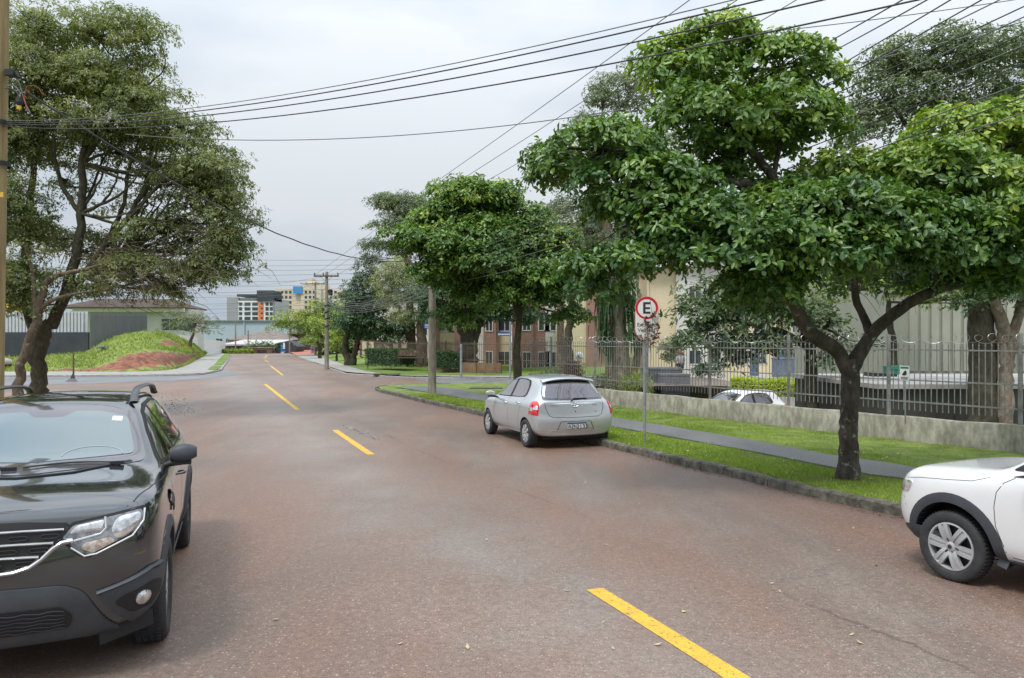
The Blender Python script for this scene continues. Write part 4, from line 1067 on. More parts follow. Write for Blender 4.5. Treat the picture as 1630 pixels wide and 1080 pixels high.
    if not simple:
        for tx, x0, z0, sz in (('TOYOTA', -.42, .895, .040), ('ETIOS', .42, .895, .040), ('XS', .43, .76, .034)):
            p, n_ = f.hit(x0, z0, 'B'); text_obj(tx, sz, 'galv', 'lettering', root, Matrix.Translation(p+n_*.007) @ Matrix.Rotation(R(90)-math.asin(max(-.9, min(.9, n_.z))), 4, 'X'), .002)
        mb = MB(); p0, n0 = f.hit(-.02, 1.0, 'B'); pts = [f.hit(-.06, .985, 'B')[0]+Vector((0, -.03, .0)), f.hit(0.0, 1.03, 'B')[0]+Vector((0, -.035, 0)), f.hit(.28, 1.03, 'B')[0]+Vector((0, -.018, 0))]
        mb.tube(pts, [.016, .013, .008], 8); mb.build('rear_wiper', 'plastic_d', root, smooth=50)
        mb = MB(); mb.lathe([(.001, 0), (.012, -.004), (.014, .004)], origin=f.hit(0, .765, 'B')[0], axis='Y', n=12); mb.build('lock', 'seam', root)
    # crease in the bumper
    f.ribbon('bumper_line', [(-.58, .30), (-.48, .385), (-.30, .365), (0, .36), (.30, .365), (.48, .385), (.58, .30)], 'B', paint_, .03, .002, raise_mid=.004)
    # front end
    f.patch('windscreen', [(-.62, 1.03), (-.53, 1.36), (0, 1.415), (.53, 1.36), (.62, 1.03), (0, 1.01)], 'F', 'glass', .005, cr=.05, rings=8)
    for s_ in (-1, 1): f.patch('headlight', [(s_*.42, .58), (s_*.42, .68), (s_*.66, .74), (s_*.70, .66), (s_*.60, .58)], 'F', 'lens_clear', .008, cr=.03)
    f.patch('grille', [(-.34, .30), (-.40, .46), (.40, .46), (.34, .30)], 'F', 'mesh_grille', .006, cr=.04)
    mirror_part(root, -1, (-.86, -.62, 1.01), paint_, (.20, .10, .13)); mirror_part(root, 1, (.86, -.62, 1.01), paint_, (.20, .10, .13))
    for wy in (0, -2.46):
        for s_ in (-1, 1): make_wheel(root, (s_*.755, wy, .293), .293, .178, .192, sty, s_)
    mb = MB(); mb.box((0, -2.86, .22), (1.2, .10, .05)); mb.tube([(.45, -2.9, .2), (.45, -2.6, .2)], .024, 10); mb.build('exhaust', 'under', root)
    return root
# rear-left wheel touches at photo (835,712)
c0 = G(836, 712); hd = 20.5; a = R(hd); fw = Vector((-math.sin(a), math.cos(a), 0)); lt = Vector((math.cos(a), math.sin(a), 0))
org = c0+lt*.83*1.09+fw*2.46; 
sr = thing('parked_car', 'silver hatchback parked beside the right kerb, rear towards the viewer', 'car', (org.x, org.y, -.245), a)
sr.scale = (1.09, 1, 1); silver_car(sr, 'paint_silver', sty=dict(n=8, wi=.035, wo=.075, tw=.25, lugs=4, face=.80))

# ---------- white hatchback at the right edge
def white_car():
    hd = 26.5; a = R(hd)
    fwx, fwy = -math.sin(a), math.cos(a); ltx, lty = math.cos(a), math.sin(a)
    wc = P(1512.5, 865, 6.5)                  # left front wheel, outer face
    o = Vector((wc.x+ltx*.77, wc.y+lty*.77, gz(6.5)-.0))
    root = thing('parked_car', 'white hatchback with black wheel arch trim cut off by the right edge', 'car', tuple(o), a)
    st = [(.60, .22, .46, .54, .70, .52, .79, .46, .835, .85, (-.10, .05, .03, -.02, -.09)),
          (.53, .21, .60, .66, .745, .63, .835, .54, .875, .89, (-.06, .03, .01, 0, -.05)),
          (.38, .21, .70, .745, .79, .70, .875, .60, .91, .925),
          (.08, .21, .745, .785, .83, .725, .905, .63, .94, .95),
          (-.25, .21, .745, .79, .865, .73, .935, .65, .965, .975),
          (-.44, .21, .745, .79, .885, .73, .965, .67, 1.00, 1.01),
          (-.75, .21, .745, .79, .915, .73, 1.005, .61, 1.27, 1.31),
          (-1.02, .21, .745, .79, .92, .73, 1.01, .565, 1.41, 1.45),
          (-1.35, .21, .745, .79, .93, .73, 1.02, .555, 1.44, 1.485),
          (-1.95, .21, .745, .79, .94, .73, 1.03, .545, 1.435, 1.48),
          (-2.4, .22, .745, .79, .95, .725, 1.05, .53, 1.41, 1.455),
          (-2.72, .25, .74, .78, .95, .70, 1.06, .52, 1.34, 1.38),
          (-2.88, .28, .70, .75, .92, .68, 1.02, .53, 1.10, 1.12),
          (-2.95, .30, .60, .65, .84, .58, .93, .48, .96, .97)]
    body, tree = car_shell(st, {0: .30, -2.42: .30}, .365, 'body', tr=.745)
    body.parent = root; body.data.materials[0] = M['paint_white']; f = Fit(tree, root)
    f.patch('windscreen', [(-.62, 1.10), (-.52, 1.36), (0, 1.41), (.52, 1.36), (.62, 1.10), (0, 1.095)], 'F', 'glass', .005, cr=.04, rings=8)
    f.patch('rear_window', [(-.56, 1.10), (-.48, 1.34), (.48, 1.34), (.56, 1.10)], 'B', 'glass', .005, cr=.04)
    for ax in 'LR':
        f.patch('window_frame', [(-.47, 1.0), (-.80, 1.24), (-1.05, 1.37), (-1.40, 1.405), (-2.15, 1.40), (-2.40, 1.30), (-2.50, 1.10), (-1.4, 1.035)], ax, 'plastic_d', .003, cr=.04, rings=6)
        f.patch('side_window', [(-.70, 1.03), (-.88, 1.24), (-1.08, 1.35), (-1.32, 1.375), (-1.32, 1.04)], ax, 'glass', .007, cr=.03)
        f.patch('side_window', [(-1.42, 1.045), (-1.42, 1.38), (-2.10, 1.375), (-2.30, 1.28), (-2.38, 1.11)], ax, 'glass', .007, cr=.03)
        mb = MB(); f.ribbon('panel_seam', [(-.52, .95), (-.44, .90), (-.39, .82), (-.375, .70), (-.385, .55), (-.44, .40), (-.46, .30)], ax, 'seam', .006, .0006)
        f.ribbon('panel_seam', [(-1.37, 1.03), (-1.38, .70), (-1.36, .28)], ax, 'seam', .006, .0006)
        f.ribbon('panel_seam', [(.50, .79), (.30, .825), (0, .855), (-.18, .875), (-.32, .925)], ax, 'seam', .005, .0006)
        f.ribbon('panel_seam', [(.60, .80), (.55, .72), (.50, .62), (.47, .55)], ax, 'seam', .005, .0006)
        mb.build('panel_seams', 'seam', root, smooth=60)
        pass
        arch_flare('wheel_arch', f, root, 0, .30, .365, .445, -8, 192, ax, 'plastic', th=.018)
        arch_flare('wheel_arch', f, root, -2.42, .30, .365, .445, -8, 188, ax, 'plastic', th=.018)
        f.ribbon('side_sill', [(-.46, .265), (-1.97, .265)], ax, 'plastic', .09, .010, raise_mid=.006)
        f.ribbon('door_moulding', [(-.66, .545), (-1.3, .545)], ax, 'white', .075, .006, raise_mid=.008)
        f.patch('moulding_badge', [(-.70, .525), (-.70, .568), (-.90, .568), (-.90, .525)], ax, 'plastic_d', .017, cr=.012, rings=3)
        f.ribbon('sill_trim', [(-.50, .325), (-1.97, .325)], ax, 'galv', .014, .008)
        handle_part(f, ax, -1.30, .86, 'paint_white')
    for s_ in (-1, 1):
        ax = ('FL', 25) if s_ < 0 else ('FL', -25)
        f.patch('headlight', [(s_*.26, .66), (s_*.26, .74), (s_*.40, .775), (s_*.49, .78), (s_*.46, .68)], ax, 'lens_clear', .008, cr=.03)
        f.patch('tail_light', [(s_*.55, .80), (s_*.55, 1.0), (s_*.70, 1.0), (s_*.70, .80)], 'B', 'lens_red', .008, cr=.02)
        f.patch('bumper_corner', [(s_*.38, .24), (s_*.36, .38), (s_*.62, .42), (s_*.70, .30), (s_*.66, .23)], ax, 'plastic', .010, cr=.04)
    f.patch('grille', [(-.32, .60), (-.34, .71), (.34, .71), (.32, .60)], 'F', 'mesh_grille', .006, cr=.03)
    f.patch('lower_grille', [(-.42, .28), (-.44, .46), (.44, .46), (.42, .28)], 'F', 'plastic', .006, cr=.04)
    mirror_part(root, -1, (-.80, -.74, 1.05), 'plastic', (.17, .10, .14)); mirror_part(root, 1, (.80, -.74, 1.05), 'plastic', (.17, .10, .14))
    f.patch('window_base_trim', [(-.50, .955), (-.60, .985), (-.78, 1.02), (-.78, .975)], 'L', 'plastic_d', .006, cr=.01)
    sty = dict(n=6, wi=.068, wo=.088, groove=.26, gd=.012, lugs=3, face=.90, ph=.15)
    for wy in (0, -2.42):
        for s_ in (-1, 1): make_wheel(root, (s_*.70, wy, .292), .292, .165, .203, sty, s_)
    return root
white_car()

# ---------- white car in the parking area behind the wall
D = 26; cc = HX(1128, D, -1.2)
wr = thing('parked_car', 'white hatchback parked behind the low concrete wall, roof and windows showing', 'car', tuple(cc), R(118))
silver_car(wr, 'paint_white', simple=True, sty=dict(n=6, wi=.04, wo=.06))

# ================================================================== TREES
def unit(v): return v/np.maximum(1e-9, np.linalg.norm(v, axis=1))[:, None]
def leaf_mesh(name, C, O, per, L, Wd, g, parent, mat, spread=.35, droop=.25, hexa=True, jit=.03, curl=.15, tipbias=None):
    """C cluster centres, O outward directions; per leaves radiate from each"""
    n = len(C)*per; c = np.repeat(C, per, 0); o = unit(np.repeat(O, per, 0))
    ref = np.where(np.abs(o[:, 2:3]) < .9, np.array([[0, 0, 1.]]), np.array([[1., 0, 0]]))
    a = unit(np.cross(o, ref)); b = np.cross(o, a)
    th = g.uniform(0, 2*np.pi, n); el = g.normal(spread, .3, n)
    d = (a*np.cos(th)[:, None]+b*np.sin(th)[:, None])*np.cos(el)[:, None]+o*np.sin(el)[:, None]
    d[:, 2] -= droop*g.uniform(.2, 1.5, n); d = unit(d)
    nr = unit(o+g.normal(0, .35, (n, 3))+np.array([0, 0, .4])); nr = unit(nr-d*np.sum(nr*d, 1)[:, None]); s = np.cross(d, nr)
    l = L*g.uniform(.65, 1.2, n)[:, None]; w = Wd*g.uniform(.7, 1.2, n)[:, None]
    p = c+g.normal(0, jit, (n, 3))+d*(l*.12)
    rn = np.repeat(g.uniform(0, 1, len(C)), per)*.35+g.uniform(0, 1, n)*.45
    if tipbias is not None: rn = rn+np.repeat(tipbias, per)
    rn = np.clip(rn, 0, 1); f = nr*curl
    if hexa:
        V = np.stack([p, p+d*l*.32-s*w*.42+f*w, p+d*l*.68-s*w*.5+f*w*.7, p+d*l-nr*l*.12, p+d*l*.68+s*w*.5+f*w*.7, p+d*l*.32+s*w*.42+f*w], 1)
        i = np.arange(n)[:, None]*6; Fc = np.concatenate([i+np.array([[0, 1, 2, 3]]), i+np.array([[0, 3, 4, 5]])], 1)
        return np_mesh(name, V.reshape(-1, 3), Fc.ravel(), 4, mat, np.repeat(rn, 6), parent)
    V = np.stack([p, p+d*l*.5-s*w*.5+f*w, p+d*l-nr*l*.1, p+d*l*.5+s*w*.5+f*w], 1)
    i = np.arange(n)[:, None]*4; Fc = np.concatenate([i+np.array([[0, 1, 2]]), i+np.array([[0, 2, 3]])], 1)
    return np_mesh(name, V.reshape(-1, 3), Fc.ravel(), 3, mat, np.repeat(rn, 4), parent)

def gnarl(pts, rads, n, amp, rr):
    q = smoothpl(pts, n); rr_ = []
    for i in range(n):
        t = i/(n-1)*(len(rads)-1); k = min(len(rads)-2, int(t)); rr_.append((rads[k]*(1-(t-k))+rads[k+1]*(t-k))*(1+rr.uniform(-.06, .06)))
    q = [p+Vector((rr.gauss(0, amp), rr.gauss(0, amp), rr.gauss(0, amp*.5))) if 0 < i < n-1 else p for i, p in enumerate(q)]
    return q, rr_
def make_tree(name, label, cat, base, limbs, lobes, mat_leaf, mat_bark, L, Wd, per=6, pads=None, pad_r=.4, cl_per_pad=10, seed=1, hexa=True, group=None,
              spread=.3, droop=.25, twig=.4, sides=10, tip=.3, flat=.35, ins=.25, twr=.012, dens=1.0, amp=None, zj=.14):
    """limbs: [(points, radii)], lobes: [(centre, (rx,ry,rz), weight)]"""
    g = np.random.default_rng(seed); rr = random.Random(seed)
    root = thing(name, label, cat, tuple(base), 0, group); bl = np.array(base)
    wood = MB(); sk = []
    for pts, rads in limbs:
        q, r_ = gnarl(pts, rads, max(8, len(pts)*4), (amp if amp is not None else rads[0]*.10), rr)
        wood.tube(q, r_, sides); sk += list(zip(q, r_))
    Cs = []; Os = []; tb = []; tw = MB(); allz0 = min(l[0].z-l[1][2] for l in lobes); allz1 = max(l[0].z+l[1][2] for l in lobes)
    for lob in lobes:
        c, (rx, ry, rz), w = lob[:3]; ex = lob[3] if len(lob) > 3 else 0
        s0 = min(sk, key=lambda s: (s[0]-c).length+ (0 if s[1] > .008 else 5))
        mid = s0[0].lerp(c, .55)+Vector((rr.gauss(0, .1), rr.gauss(0, .1), -.12*(c-s0[0]).length*.5))
        bp, br = gnarl([s0[0], mid, c], [min(s0[1]*.75, .02+.012*max(rx, rz)*2.2), .02+.006*max(rx, rz)*2, .012], 10, .03*max(rx, .5), rr)
        tw.tube(bp, br, 6)
        ar = (rx*ry+rx*rz+ry*rz)/3*4*math.pi
        npad = max(2, int((pads or 1.0)*ar*w/(pad_r*pad_r*3.1)))
        for k in range(npad):
            v = g.normal(0, 1, 3); v /= np.linalg.norm(v); v[2] = v[2]*.8+.15
            t = g.uniform(ins, 1)**.6; pc = np.array(c)+v*np.array([rx, ry, rz])*t*.92
            pr = pad_r*g.uniform(.6, 1.25)
            if g.uniform() < twig:
                s1 = bp[rr.randint(3, 9)]; e = Vector(pc); m_ = s1.lerp(e, .5)+Vector((rr.gauss(0, .06), rr.gauss(0, .06), -.03))*max(rx, .6)
                tw.tube([s1, m_, e], [twr, twr*.7, twr*.35], 4)
            nc = max(2, int(cl_per_pad*g.uniform(.6, 1.3)*dens)); a = g.uniform(0, 2*np.pi, nc); q = np.sqrt(g.uniform(0, 1, nc))*pr
            tilt = v*.5+np.array([0, 0, 1]); tilt /= np.linalg.norm(tilt)
            px_ = np.stack([np.cos(a)*q, np.sin(a)*q, g.normal(0, pr*zj, nc)-q*q/pr*flat], 1)
            px_[:, 2] -= (px_[:, 0]*v[0]+px_[:, 1]*v[1])*.35
            Cs.append(pc+px_); oo = px_*.9/pr+v*.35+np.array([0, 0, .75]); Os.append(oo)
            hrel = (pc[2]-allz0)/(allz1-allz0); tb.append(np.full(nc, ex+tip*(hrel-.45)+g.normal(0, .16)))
    wood.build('trunk', mat_bark, root, world=True, smooth=60)
    tw.build('branches', mat_bark, root, world=True, smooth=60)
    C = np.concatenate(Cs)-bl; O = np.concatenate(Os)
    leaf_mesh('crown', C, O, per, L, Wd, g, root, mat_leaf, spread, droop, hexa, jit=L*.25, tipbias=np.concatenate(tb))
    return root
def lp(px, py, D, rxp, ryp, rd, w=1.0):
    return (P(px, py, D), (rxp*D/F, rd, ryp*D/F), w)
def pl(D, *pts): return [P(p[0], p[1], p[2] if len(p) > 2 else D) for p in pts]

# ---- the big street tree on the right verge
b = G(1349, 765, VZ); D = b.y
limbs = [([b-up*.15, b+up*.04]+pl(D, (1351,720), (1352,660), (1354,600), (1352,572)), [.21, .155, .13, .125, .13, .13]),
 (pl(D, (1350,590), (1330,556), (1300,538,D-.2), (1276,508,D-.3), (1264,470,D-.3), (1258,425,D-.2), (1247,360), (1237,295), (1205,250), (1160,190,D+.2), (1115,110,D+.3)), [.11, .105, .10, .09, .085, .075, .07, .06, .05, .035, .015]),
 (pl(D, (1354,590), (1374,553), (1398,520), (1440,488,D-.2), (1490,462,D-.3), (1540,448,D-.3), (1600,436,D-.4), (1670,415,D-.4)), [.115, .10, .085, .08, .07, .06, .045, .02]),
 (pl(D, (1388,535), (1372,500,D+.2), (1362,476,D+.2), (1362,430,D+.1), (1385,370), (1420,300), (1460,240)), [.07, .055, .05, .04, .035, .025, .012]),
 (pl(D, (1237,300), (1170,290,D-.2), (1080,265,D-.4), (985,240,D-.4), (900,235,D-.4)), [.05, .045, .035, .025, .01]),
 (pl(D, (1250,370), (1200,340,D-.5), (1120,330,D-.9), (1040,320,D-1)), [.045, .035, .025, .012]),
 (pl(D, (1490,462,D-.3), (1500,400,D-.4), (1530,330,D-.3), (1560,240,D-.2)), [.045, .035, .025, .01]),
 (pl(D, (1230,285), (1245,210,D+.2), (1250,130,D+.2), (1240,60,D+.2)), [.04, .03, .02, .008]),
 (pl(D, (1540,448,D-.3), (1600,440,D), (1660,450,D+.4)), [.04, .03, .012])]
lobes = [lp(1085,105,D+.2,78,62,.9), lp(1150,60,D+.3,70,45,.8,.8), lp(1240,110,D+.3,88,62,1.0), lp(1165,185,D-.1,150,62,1.3), lp(1255,190,D+.4,75,60,1,.8),
 lp(960,235,D-.4,118,48,1.1), lp(905,262,D-.4,72,26,.7,.8), lp(1030,300,D-.6,125,55,1.2), lp(985,404,D-.9,85,30,.9), lp(945,450,D-.8,42,20,.6,.8), lp(1100,380,D-1,95,34,1.1), lp(1110,350,D-1.1,110,52,1.1),
 lp(1200,385,D-1.3,115,60,1.1), lp(1205,448,D-.8,75,34,.9,.9), lp(1240,320,D-.3,80,40,.9,.7), lp(1330,320,D-1.2,120,42,1.1), lp(1300,385,D-1.4,110,52,1.0), lp(1430,345,D-1.3,120,55,1.1), lp(1400,395,D-1.0,120,40,.9,.8),
 lp(1390,265,D+.2,130,40,1.1,.9), lp(1500,270,D-.6,110,55,1.1), lp(1545,205,D+.1,110,55,1.1), lp(1600,330,D-1,95,65,1.1), lp(1530,385,D-1.1,100,50,1), lp(1600,430,D-.6,80,42,.9), lp(1720,320,D-.5,110,130,1.4,.8), lp(1660,210,D,100,80,1.2,.8),
 lp(1230,470,D+.3,60,22,.6,.5), lp(1440,430,D+1.4,90,45,.9,.45), lp(1150,280,D+.9,120,50,.9,.5), lp(1340,430,D+1.5,80,40,.8,.35)]
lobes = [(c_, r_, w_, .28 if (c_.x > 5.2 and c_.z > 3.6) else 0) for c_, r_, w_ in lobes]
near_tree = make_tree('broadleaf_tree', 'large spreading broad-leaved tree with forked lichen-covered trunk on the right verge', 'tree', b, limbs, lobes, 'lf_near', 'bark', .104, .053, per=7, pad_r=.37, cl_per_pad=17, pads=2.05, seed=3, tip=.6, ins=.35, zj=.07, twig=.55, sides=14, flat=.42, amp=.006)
# dry twig hanging below the crown of the right tree
mb = MB(); rr = random.Random(9)
for i in range(60):
    s_ = P(rr.uniform(1330, 1480), rr.uniform(395, 460), D+.4); e = s_+Vector((rr.uniform(-.5, .5), rr.uniform(-.3, .3), rr.uniform(-.5, .05)))
    mb.tube([s_, s_.lerp(e, .5)+up*.08, e], [.005, .004, .002], 4)
mb.build('dry_twigs', 'bark_b', near_tree, world=True)

# ---- the street tree beyond the silver car
D = 27.5; b = HX(824, D, gz(D)+.12)
limbs = [([b-up*.2]+pl(D, (824,600), (823,560), (826,520), (824,490)), [.20, .17, .14, .12, .12]),
 (pl(D, (824,500), (812,460), (790,430), (760,400), (720,380), (670,372)), [.12, .11, .09, .07, .05, .02]),
 (pl(D, (826,505), (840,460), (860,425), (880,390)), [.12, .09, .06, .02]),
 (pl(D, (815,465), (810,420), (795,370), (770,330), (755,300)), [.09, .07, .05, .03, .015])]
lobes = [lp(740,300,D+.4,60,20,1.2), lp(690,350,D+.6,60,26,1.2), lp(820,345,D+.6,60,34,1.2), lp(780,385,D+.8,80,34,1.3), lp(730,440,D+.9,70,30,1.2), lp(850,410,D+.8,70,40,1.2), lp(765,312,D,66,30,1.2), lp(720,335,D,40,28,.9), lp(800,310,D,32,30,.8,.8), lp(655,375,D-.5,48,20,.8), lp(700,385,D-.8,70,34,1.3), lp(765,365,D-.8,60,30,1.2), lp(760,410,D-1,75,34,1.3), lp(690,425,D-.4,45,22,.8,.9),
 lp(840,375,D,55,36,1.1), lp(885,380,D,40,28,.9), lp(880,420,D-.5,55,30,1), lp(835,440,D-.8,50,32,1), lp(880,470,D,48,26,.8,.9), lp(800,470,D-.6,45,26,.9), lp(900,500,D+.3,38,18,.6,.7), lp(720,505,D+1,42,22,.7,.7), lp(760,470,D+1.0,48,26,.9,.8)]
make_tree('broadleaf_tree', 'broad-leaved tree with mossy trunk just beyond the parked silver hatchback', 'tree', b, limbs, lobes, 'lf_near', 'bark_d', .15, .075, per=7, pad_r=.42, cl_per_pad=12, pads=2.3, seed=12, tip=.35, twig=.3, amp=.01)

# ---- old tree with fine leaves, left
D = 22; b = HX(62, D, gz(D)+.1)
limbs = [([b-up*.2]+pl(D, (62,640), (62,600), (62,560), (68,535), (80,515)), [.31, .25, .22, .21, .21, .18]),
 (pl(D, (62,550), (50,515), (42,470), (40,400), (50,300), (55,200), (60,110), (80,50)), [.15, .13, .12, .10, .08, .06, .04, .02]),
 (pl(D, (82,520), (100,480), (128,445), (165,395), (205,345), (255,295), (305,262)), [.18, .14, .11, .08, .06, .04, .02]),
 (pl(D, (100,478), (118,420), (130,340), (132,250), (150,170), (180,90)), [.15, .13, .11, .09, .05, .02]),
 (pl(D, (140,440), (195,405), (250,370), (310,335), (350,320)), [.11, .09, .07, .05, .02]),
 (pl(D, (128,340), (100,300), (85,240), (95,150)), [.07, .06, .05, .02]),
 (pl(D, (165,395), (195,330), (205,270), (225,210)), [.08, .06, .045, .02]),
 (pl(D, (195,405), (245,400), (300,405), (345,400)), [.06, .05, .03, .015]),
 (pl(D, (205,345), (235,290), (240,230), (265,180)), [.06, .05, .035, .015]),
 (pl(D, (160,440), (220,440), (280,430)), [.05, .035, .015]), (pl(D, (150,170), (210,150), (260,110), (255,60)), [.045, .03, .02, .01])]
_r = random.Random(77)
for _i in range(34):
    sx, sy = _r.choice([(130, 440), (165, 395), (205, 345), (128, 340), (132, 260), (160, 430), (195, 400)]); an_ = _r.uniform(-.15, 1.25); ln_ = _r.uniform(90, 190)
    ex, ey = sx+math.cos(an_)*ln_, sy-math.sin(an_)*ln_; dd = _r.uniform(-1.6, 1.6); kx, ky = (sx+ex)/2+_r.uniform(-8, 8), (sy+ey)/2+_r.uniform(4, 22)
    limbs.append((pl(D, (sx, sy), (kx, ky, D+dd*.5), (ex, ey, D+dd), (ex+math.cos(an_+.5)*40, ey-math.sin(an_+.5)*40, D+dd)), [.05, .035, .02, .007]))
lobes = [lp(340,430,D,50,26,1.2,.8), lp(270,460,D,60,20,1.2,.6), lp(250,370,D,60,40,1.2,.6), lp(365,400,D+.4,34,34,1,.8), lp(210,245,D+1,90,50,1.4,.5), lp(300,290,D+.8,70,50,1.4,.6), lp(90,210,D+1,80,60,1.6,.6), lp(300,380,D+.8,70,40,1.2,.6), lp(80,380,D+1,80,60,1.3,.45), lp(330,300,D,50,60,1.2,.8), lp(10,480,D-1,40,40,1.2,.7), lp(200,120,D+.8,90,60,1.4,.7), lp(145,38,D,95,36,1.6,.65), lp(225,60,D,45,45,1.2,.6), lp(60,45,D,60,55,1.6,.8), lp(60,120,D,75,60,2,1), lp(150,130,D,85,50,1.8,.95), lp(230,160,D,75,42,1.6,.95), lp(285,215,D,62,40,1.5), lp(180,200,D,90,40,1.8,.8),
 lp(345,270,D,48,45,1.4), lp(365,335,D,36,52,1.3), lp(355,385,D,46,34,1.2), lp(320,330,D+.6,45,50,1,.55), lp(300,420,D,55,24,1.1,.8), lp(230,425,D-.5,60,32,1.2,.8), lp(30,220,D,50,80,2,1.0), lp(22,330,D-1,40,70,1.6,1.05), lp(30,430,D-1,40,48,1.5,.9), lp(60,480,D-.8,36,20,.8,.5),
 lp(120,300,D+1,80,50,1.2,.22), lp(230,320,D+1.2,80,50,1.0,.22), lp(150,400,D+1.2,90,40,1.1,.35), lp(260,270,D+.5,60,40,1,.4), lp(-30,150,D,60,140,2,.8), lp(-30,350,D,50,100,1.8,.8), lp(170,460,D-.2,70,20,1,.5)]
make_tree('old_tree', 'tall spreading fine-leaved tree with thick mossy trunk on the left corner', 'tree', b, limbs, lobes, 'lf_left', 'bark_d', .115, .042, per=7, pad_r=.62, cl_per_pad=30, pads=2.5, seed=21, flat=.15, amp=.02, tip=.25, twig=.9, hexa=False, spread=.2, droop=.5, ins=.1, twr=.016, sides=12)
mb = MB(); rr = random.Random(31); D = 21.2      # tangle of bare drooping twigs under the crown
for i in range(420):
    px = rr.gauss(190, 70); py = rr.gauss(425, 26)+max(0, (150-px))*.2; s_ = P(px, py, D+rr.uniform(-1, 1)); a_ = rr.uniform(-1, 1)
    e_ = s_+Vector((rr.uniform(.1, .9)*(1 if px > 120 else -.4), rr.uniform(-.4, .4), rr.uniform(-.75, .1))); mb.tube([s_, s_.lerp(e_, .5)+up*rr.uniform(.02, .14), e_], [.010, .007, .003], 3, cap=False)
mb.build('bare_twigs', 'bark_b', bpy.data.objects['old_tree'], world=True)
D = 22
b = HX(27, D-1.6, gz(D)+.1); D = D-1.6
make_tree('leaning_tree', 'slender pale trunk leaning right beside the thick mossy trunk', 'tree', b,
 [([b-up*.2]+pl(D, (29,615), (35,585), (45,550), (56,515), (64,490), (70,455), (90,440), (130,430), (170,420)), [.19, .16, .13, .12, .12, .11, .09, .07, .05, .02]), (pl(D, (60,500), (55,470), (50,430), (40,390)), [.08, .06, .04, .02]), (pl(D, (64,492), (80,480), (110,470), (160,462)), [.06, .05, .03, .01])],
 [lp(50,400,D,45,30,.9,.6), lp(100,440,D,45,18,.7,.4), lp(150,430,D,50,20,.8,.4), lp(190,455,D,40,15,.7,.3)], 'lf_left', 'bark_b', .11, .036, per=6, pad_r=.4, cl_per_pad=10, seed=23, hexa=False, twig=1, droop=.6)
# bare drooping twigs on the right underside of the left trees are part of the small bare tree further back
def quick(name, label, base, trunk, lobes, leaf, bark, L, W, seed, D, per=5, pad_r=.6, cpp=9, pads=1.0, group=None, tip=.3, twig=.4, hexa=False, cat='tree', droop=.3, r=.2, rr_=None, ins=.25, twr=.02):
    n = len(trunk); base = Vector(base)
    lm = [([base-up*.3, base]+pl(D, *trunk), rr_ or [r*1.15, r]+[r*(1-.75*(i+1)/n) for i in range(n)])]
    return make_tree(name, label, cat, base, lm, lobes, leaf, bark, L, W, per=per, pad_r=pad_r, cl_per_pad=cpp, pads=pads, seed=seed, hexa=hexa, group=group, tip=tip, twig=twig, droop=droop, ins=ins, twr=twr)
D = 84
quick('bare_tree', 'small half-bare tree standing at the top of the grassy bank before the house', HX(302, D, .9), [(303,545), (308,530), (312,512)], [lp(312,515,D,36,26,2.4,.8), lp(292,506,D,28,18,2,.7), lp(332,522,D,20,16,1.5,.7), lp(278,520,D,26,16,1.6,.6)], 'lf_olive', 'bark_b', .2, .08, 31, D, pad_r=.8, twig=1, twr=.035, pads=1.4)
# ---- trees past the junction on the right
D = 52; b = HX(744, D, .3)
make_tree('forked_tree', 'massive dark trunk forking low behind the low brown wall', 'tree', b, [([b-up*.5]+pl(D, (745,560), (744,530), (738,505), (730,480), (722,450)), [.75, .62, .55, .5, .35, .15]), (pl(D, (752,545), (762,515), (775,490), (785,455)), [.4, .34, .25, .1]), (pl(D, (742,525), (752,490), (750,450)), [.3, .2, .1])],
 [lp(700,470,D,55,28,3,.9), lp(750,450,D,60,35,3.5,.9), lp(800,460,D,45,30,3,.9), lp(720,425,D,60,30,3,.9), lp(690,495,D,34,18,2,.9), lp(785,495,D,40,22,2,.9), lp(740,505,D,30,16,2,.8), lp(840,500,D,34,20,2,.8), lp(840,440,D,50,50,3,.8)], 'lf_dark', 'bark_d', .24, .11, per=6, pad_r=.8, cl_per_pad=11, pads=2.4, seed=41, hexa=False, tip=.4)
D = 58
quick('feathery_tree', 'tree with pale feathery drooping foliage and straight brown trunk behind the concrete pole', HX(672, D, .2), [(672,560), (670,520), (670,480), (664,440), (650,410)], [lp(632,430,D,34,26,2,.8), lp(650,455,D,38,26,2,.8), lp(625,475,D,28,20,1.6,.8), lp(648,500,D,30,16,1.6,.8), lp(680,440,D,30,30,1.8,.7), lp(610,450,D,22,18,1.4,.7), lp(690,490,D,22,20,1.5,.5)],
 'lf_pale', 'bark_b', .30, .06, 42, D, per=8, pad_r=.7, cpp=10, pads=1.8, droop=.9, twig=.8, r=.42, tip=.2)
D = 70
quick('tall_tree', 'broad dark-green tree crown filling the gap above the apartment blocks', HX(850, D, -.1), [(850,540), (848,460), (845,400)], [lp(860,365,D,60,34,3), lp(820,390,D,50,36,3), lp(900,400,D,50,40,3), lp(860,430,D,60,34,3), lp(930,440,D,40,30,2.6,.8), lp(780,420,D,40,36,2.6,.8)], 'lf_dark', 'bark_d', .28, .12, 56, D, per=6, pad_r=.9, cpp=11, pads=2.0, r=.4, tip=.4)
D = 66
quick('tall_tree', 'tall olive-green tree rising above its neighbours with airy layered top', HX(655, D, .3), [(655,560), (652,480), (645,400), (640,350)], [lp(640,322,D,46,20,2.5,.9), lp(612,318,D,28,16,1.8,.8), lp(665,345,D,40,28,2.5,.9), lp(632,352,D,30,22,2,.7), lp(598,388,D,30,9,1.6,.8), lp(600,358,D,20,8,1.2,.6), lp(640,395,D,36,22,2.2,.8), lp(590,410,D,22,10,1.4,.6)],
 'lf_olive', 'bark_d', .24, .08, 43, D, per=6, pad_r=.75, cpp=13, pads=2.6, r=.4, tip=.3, twig=.8)
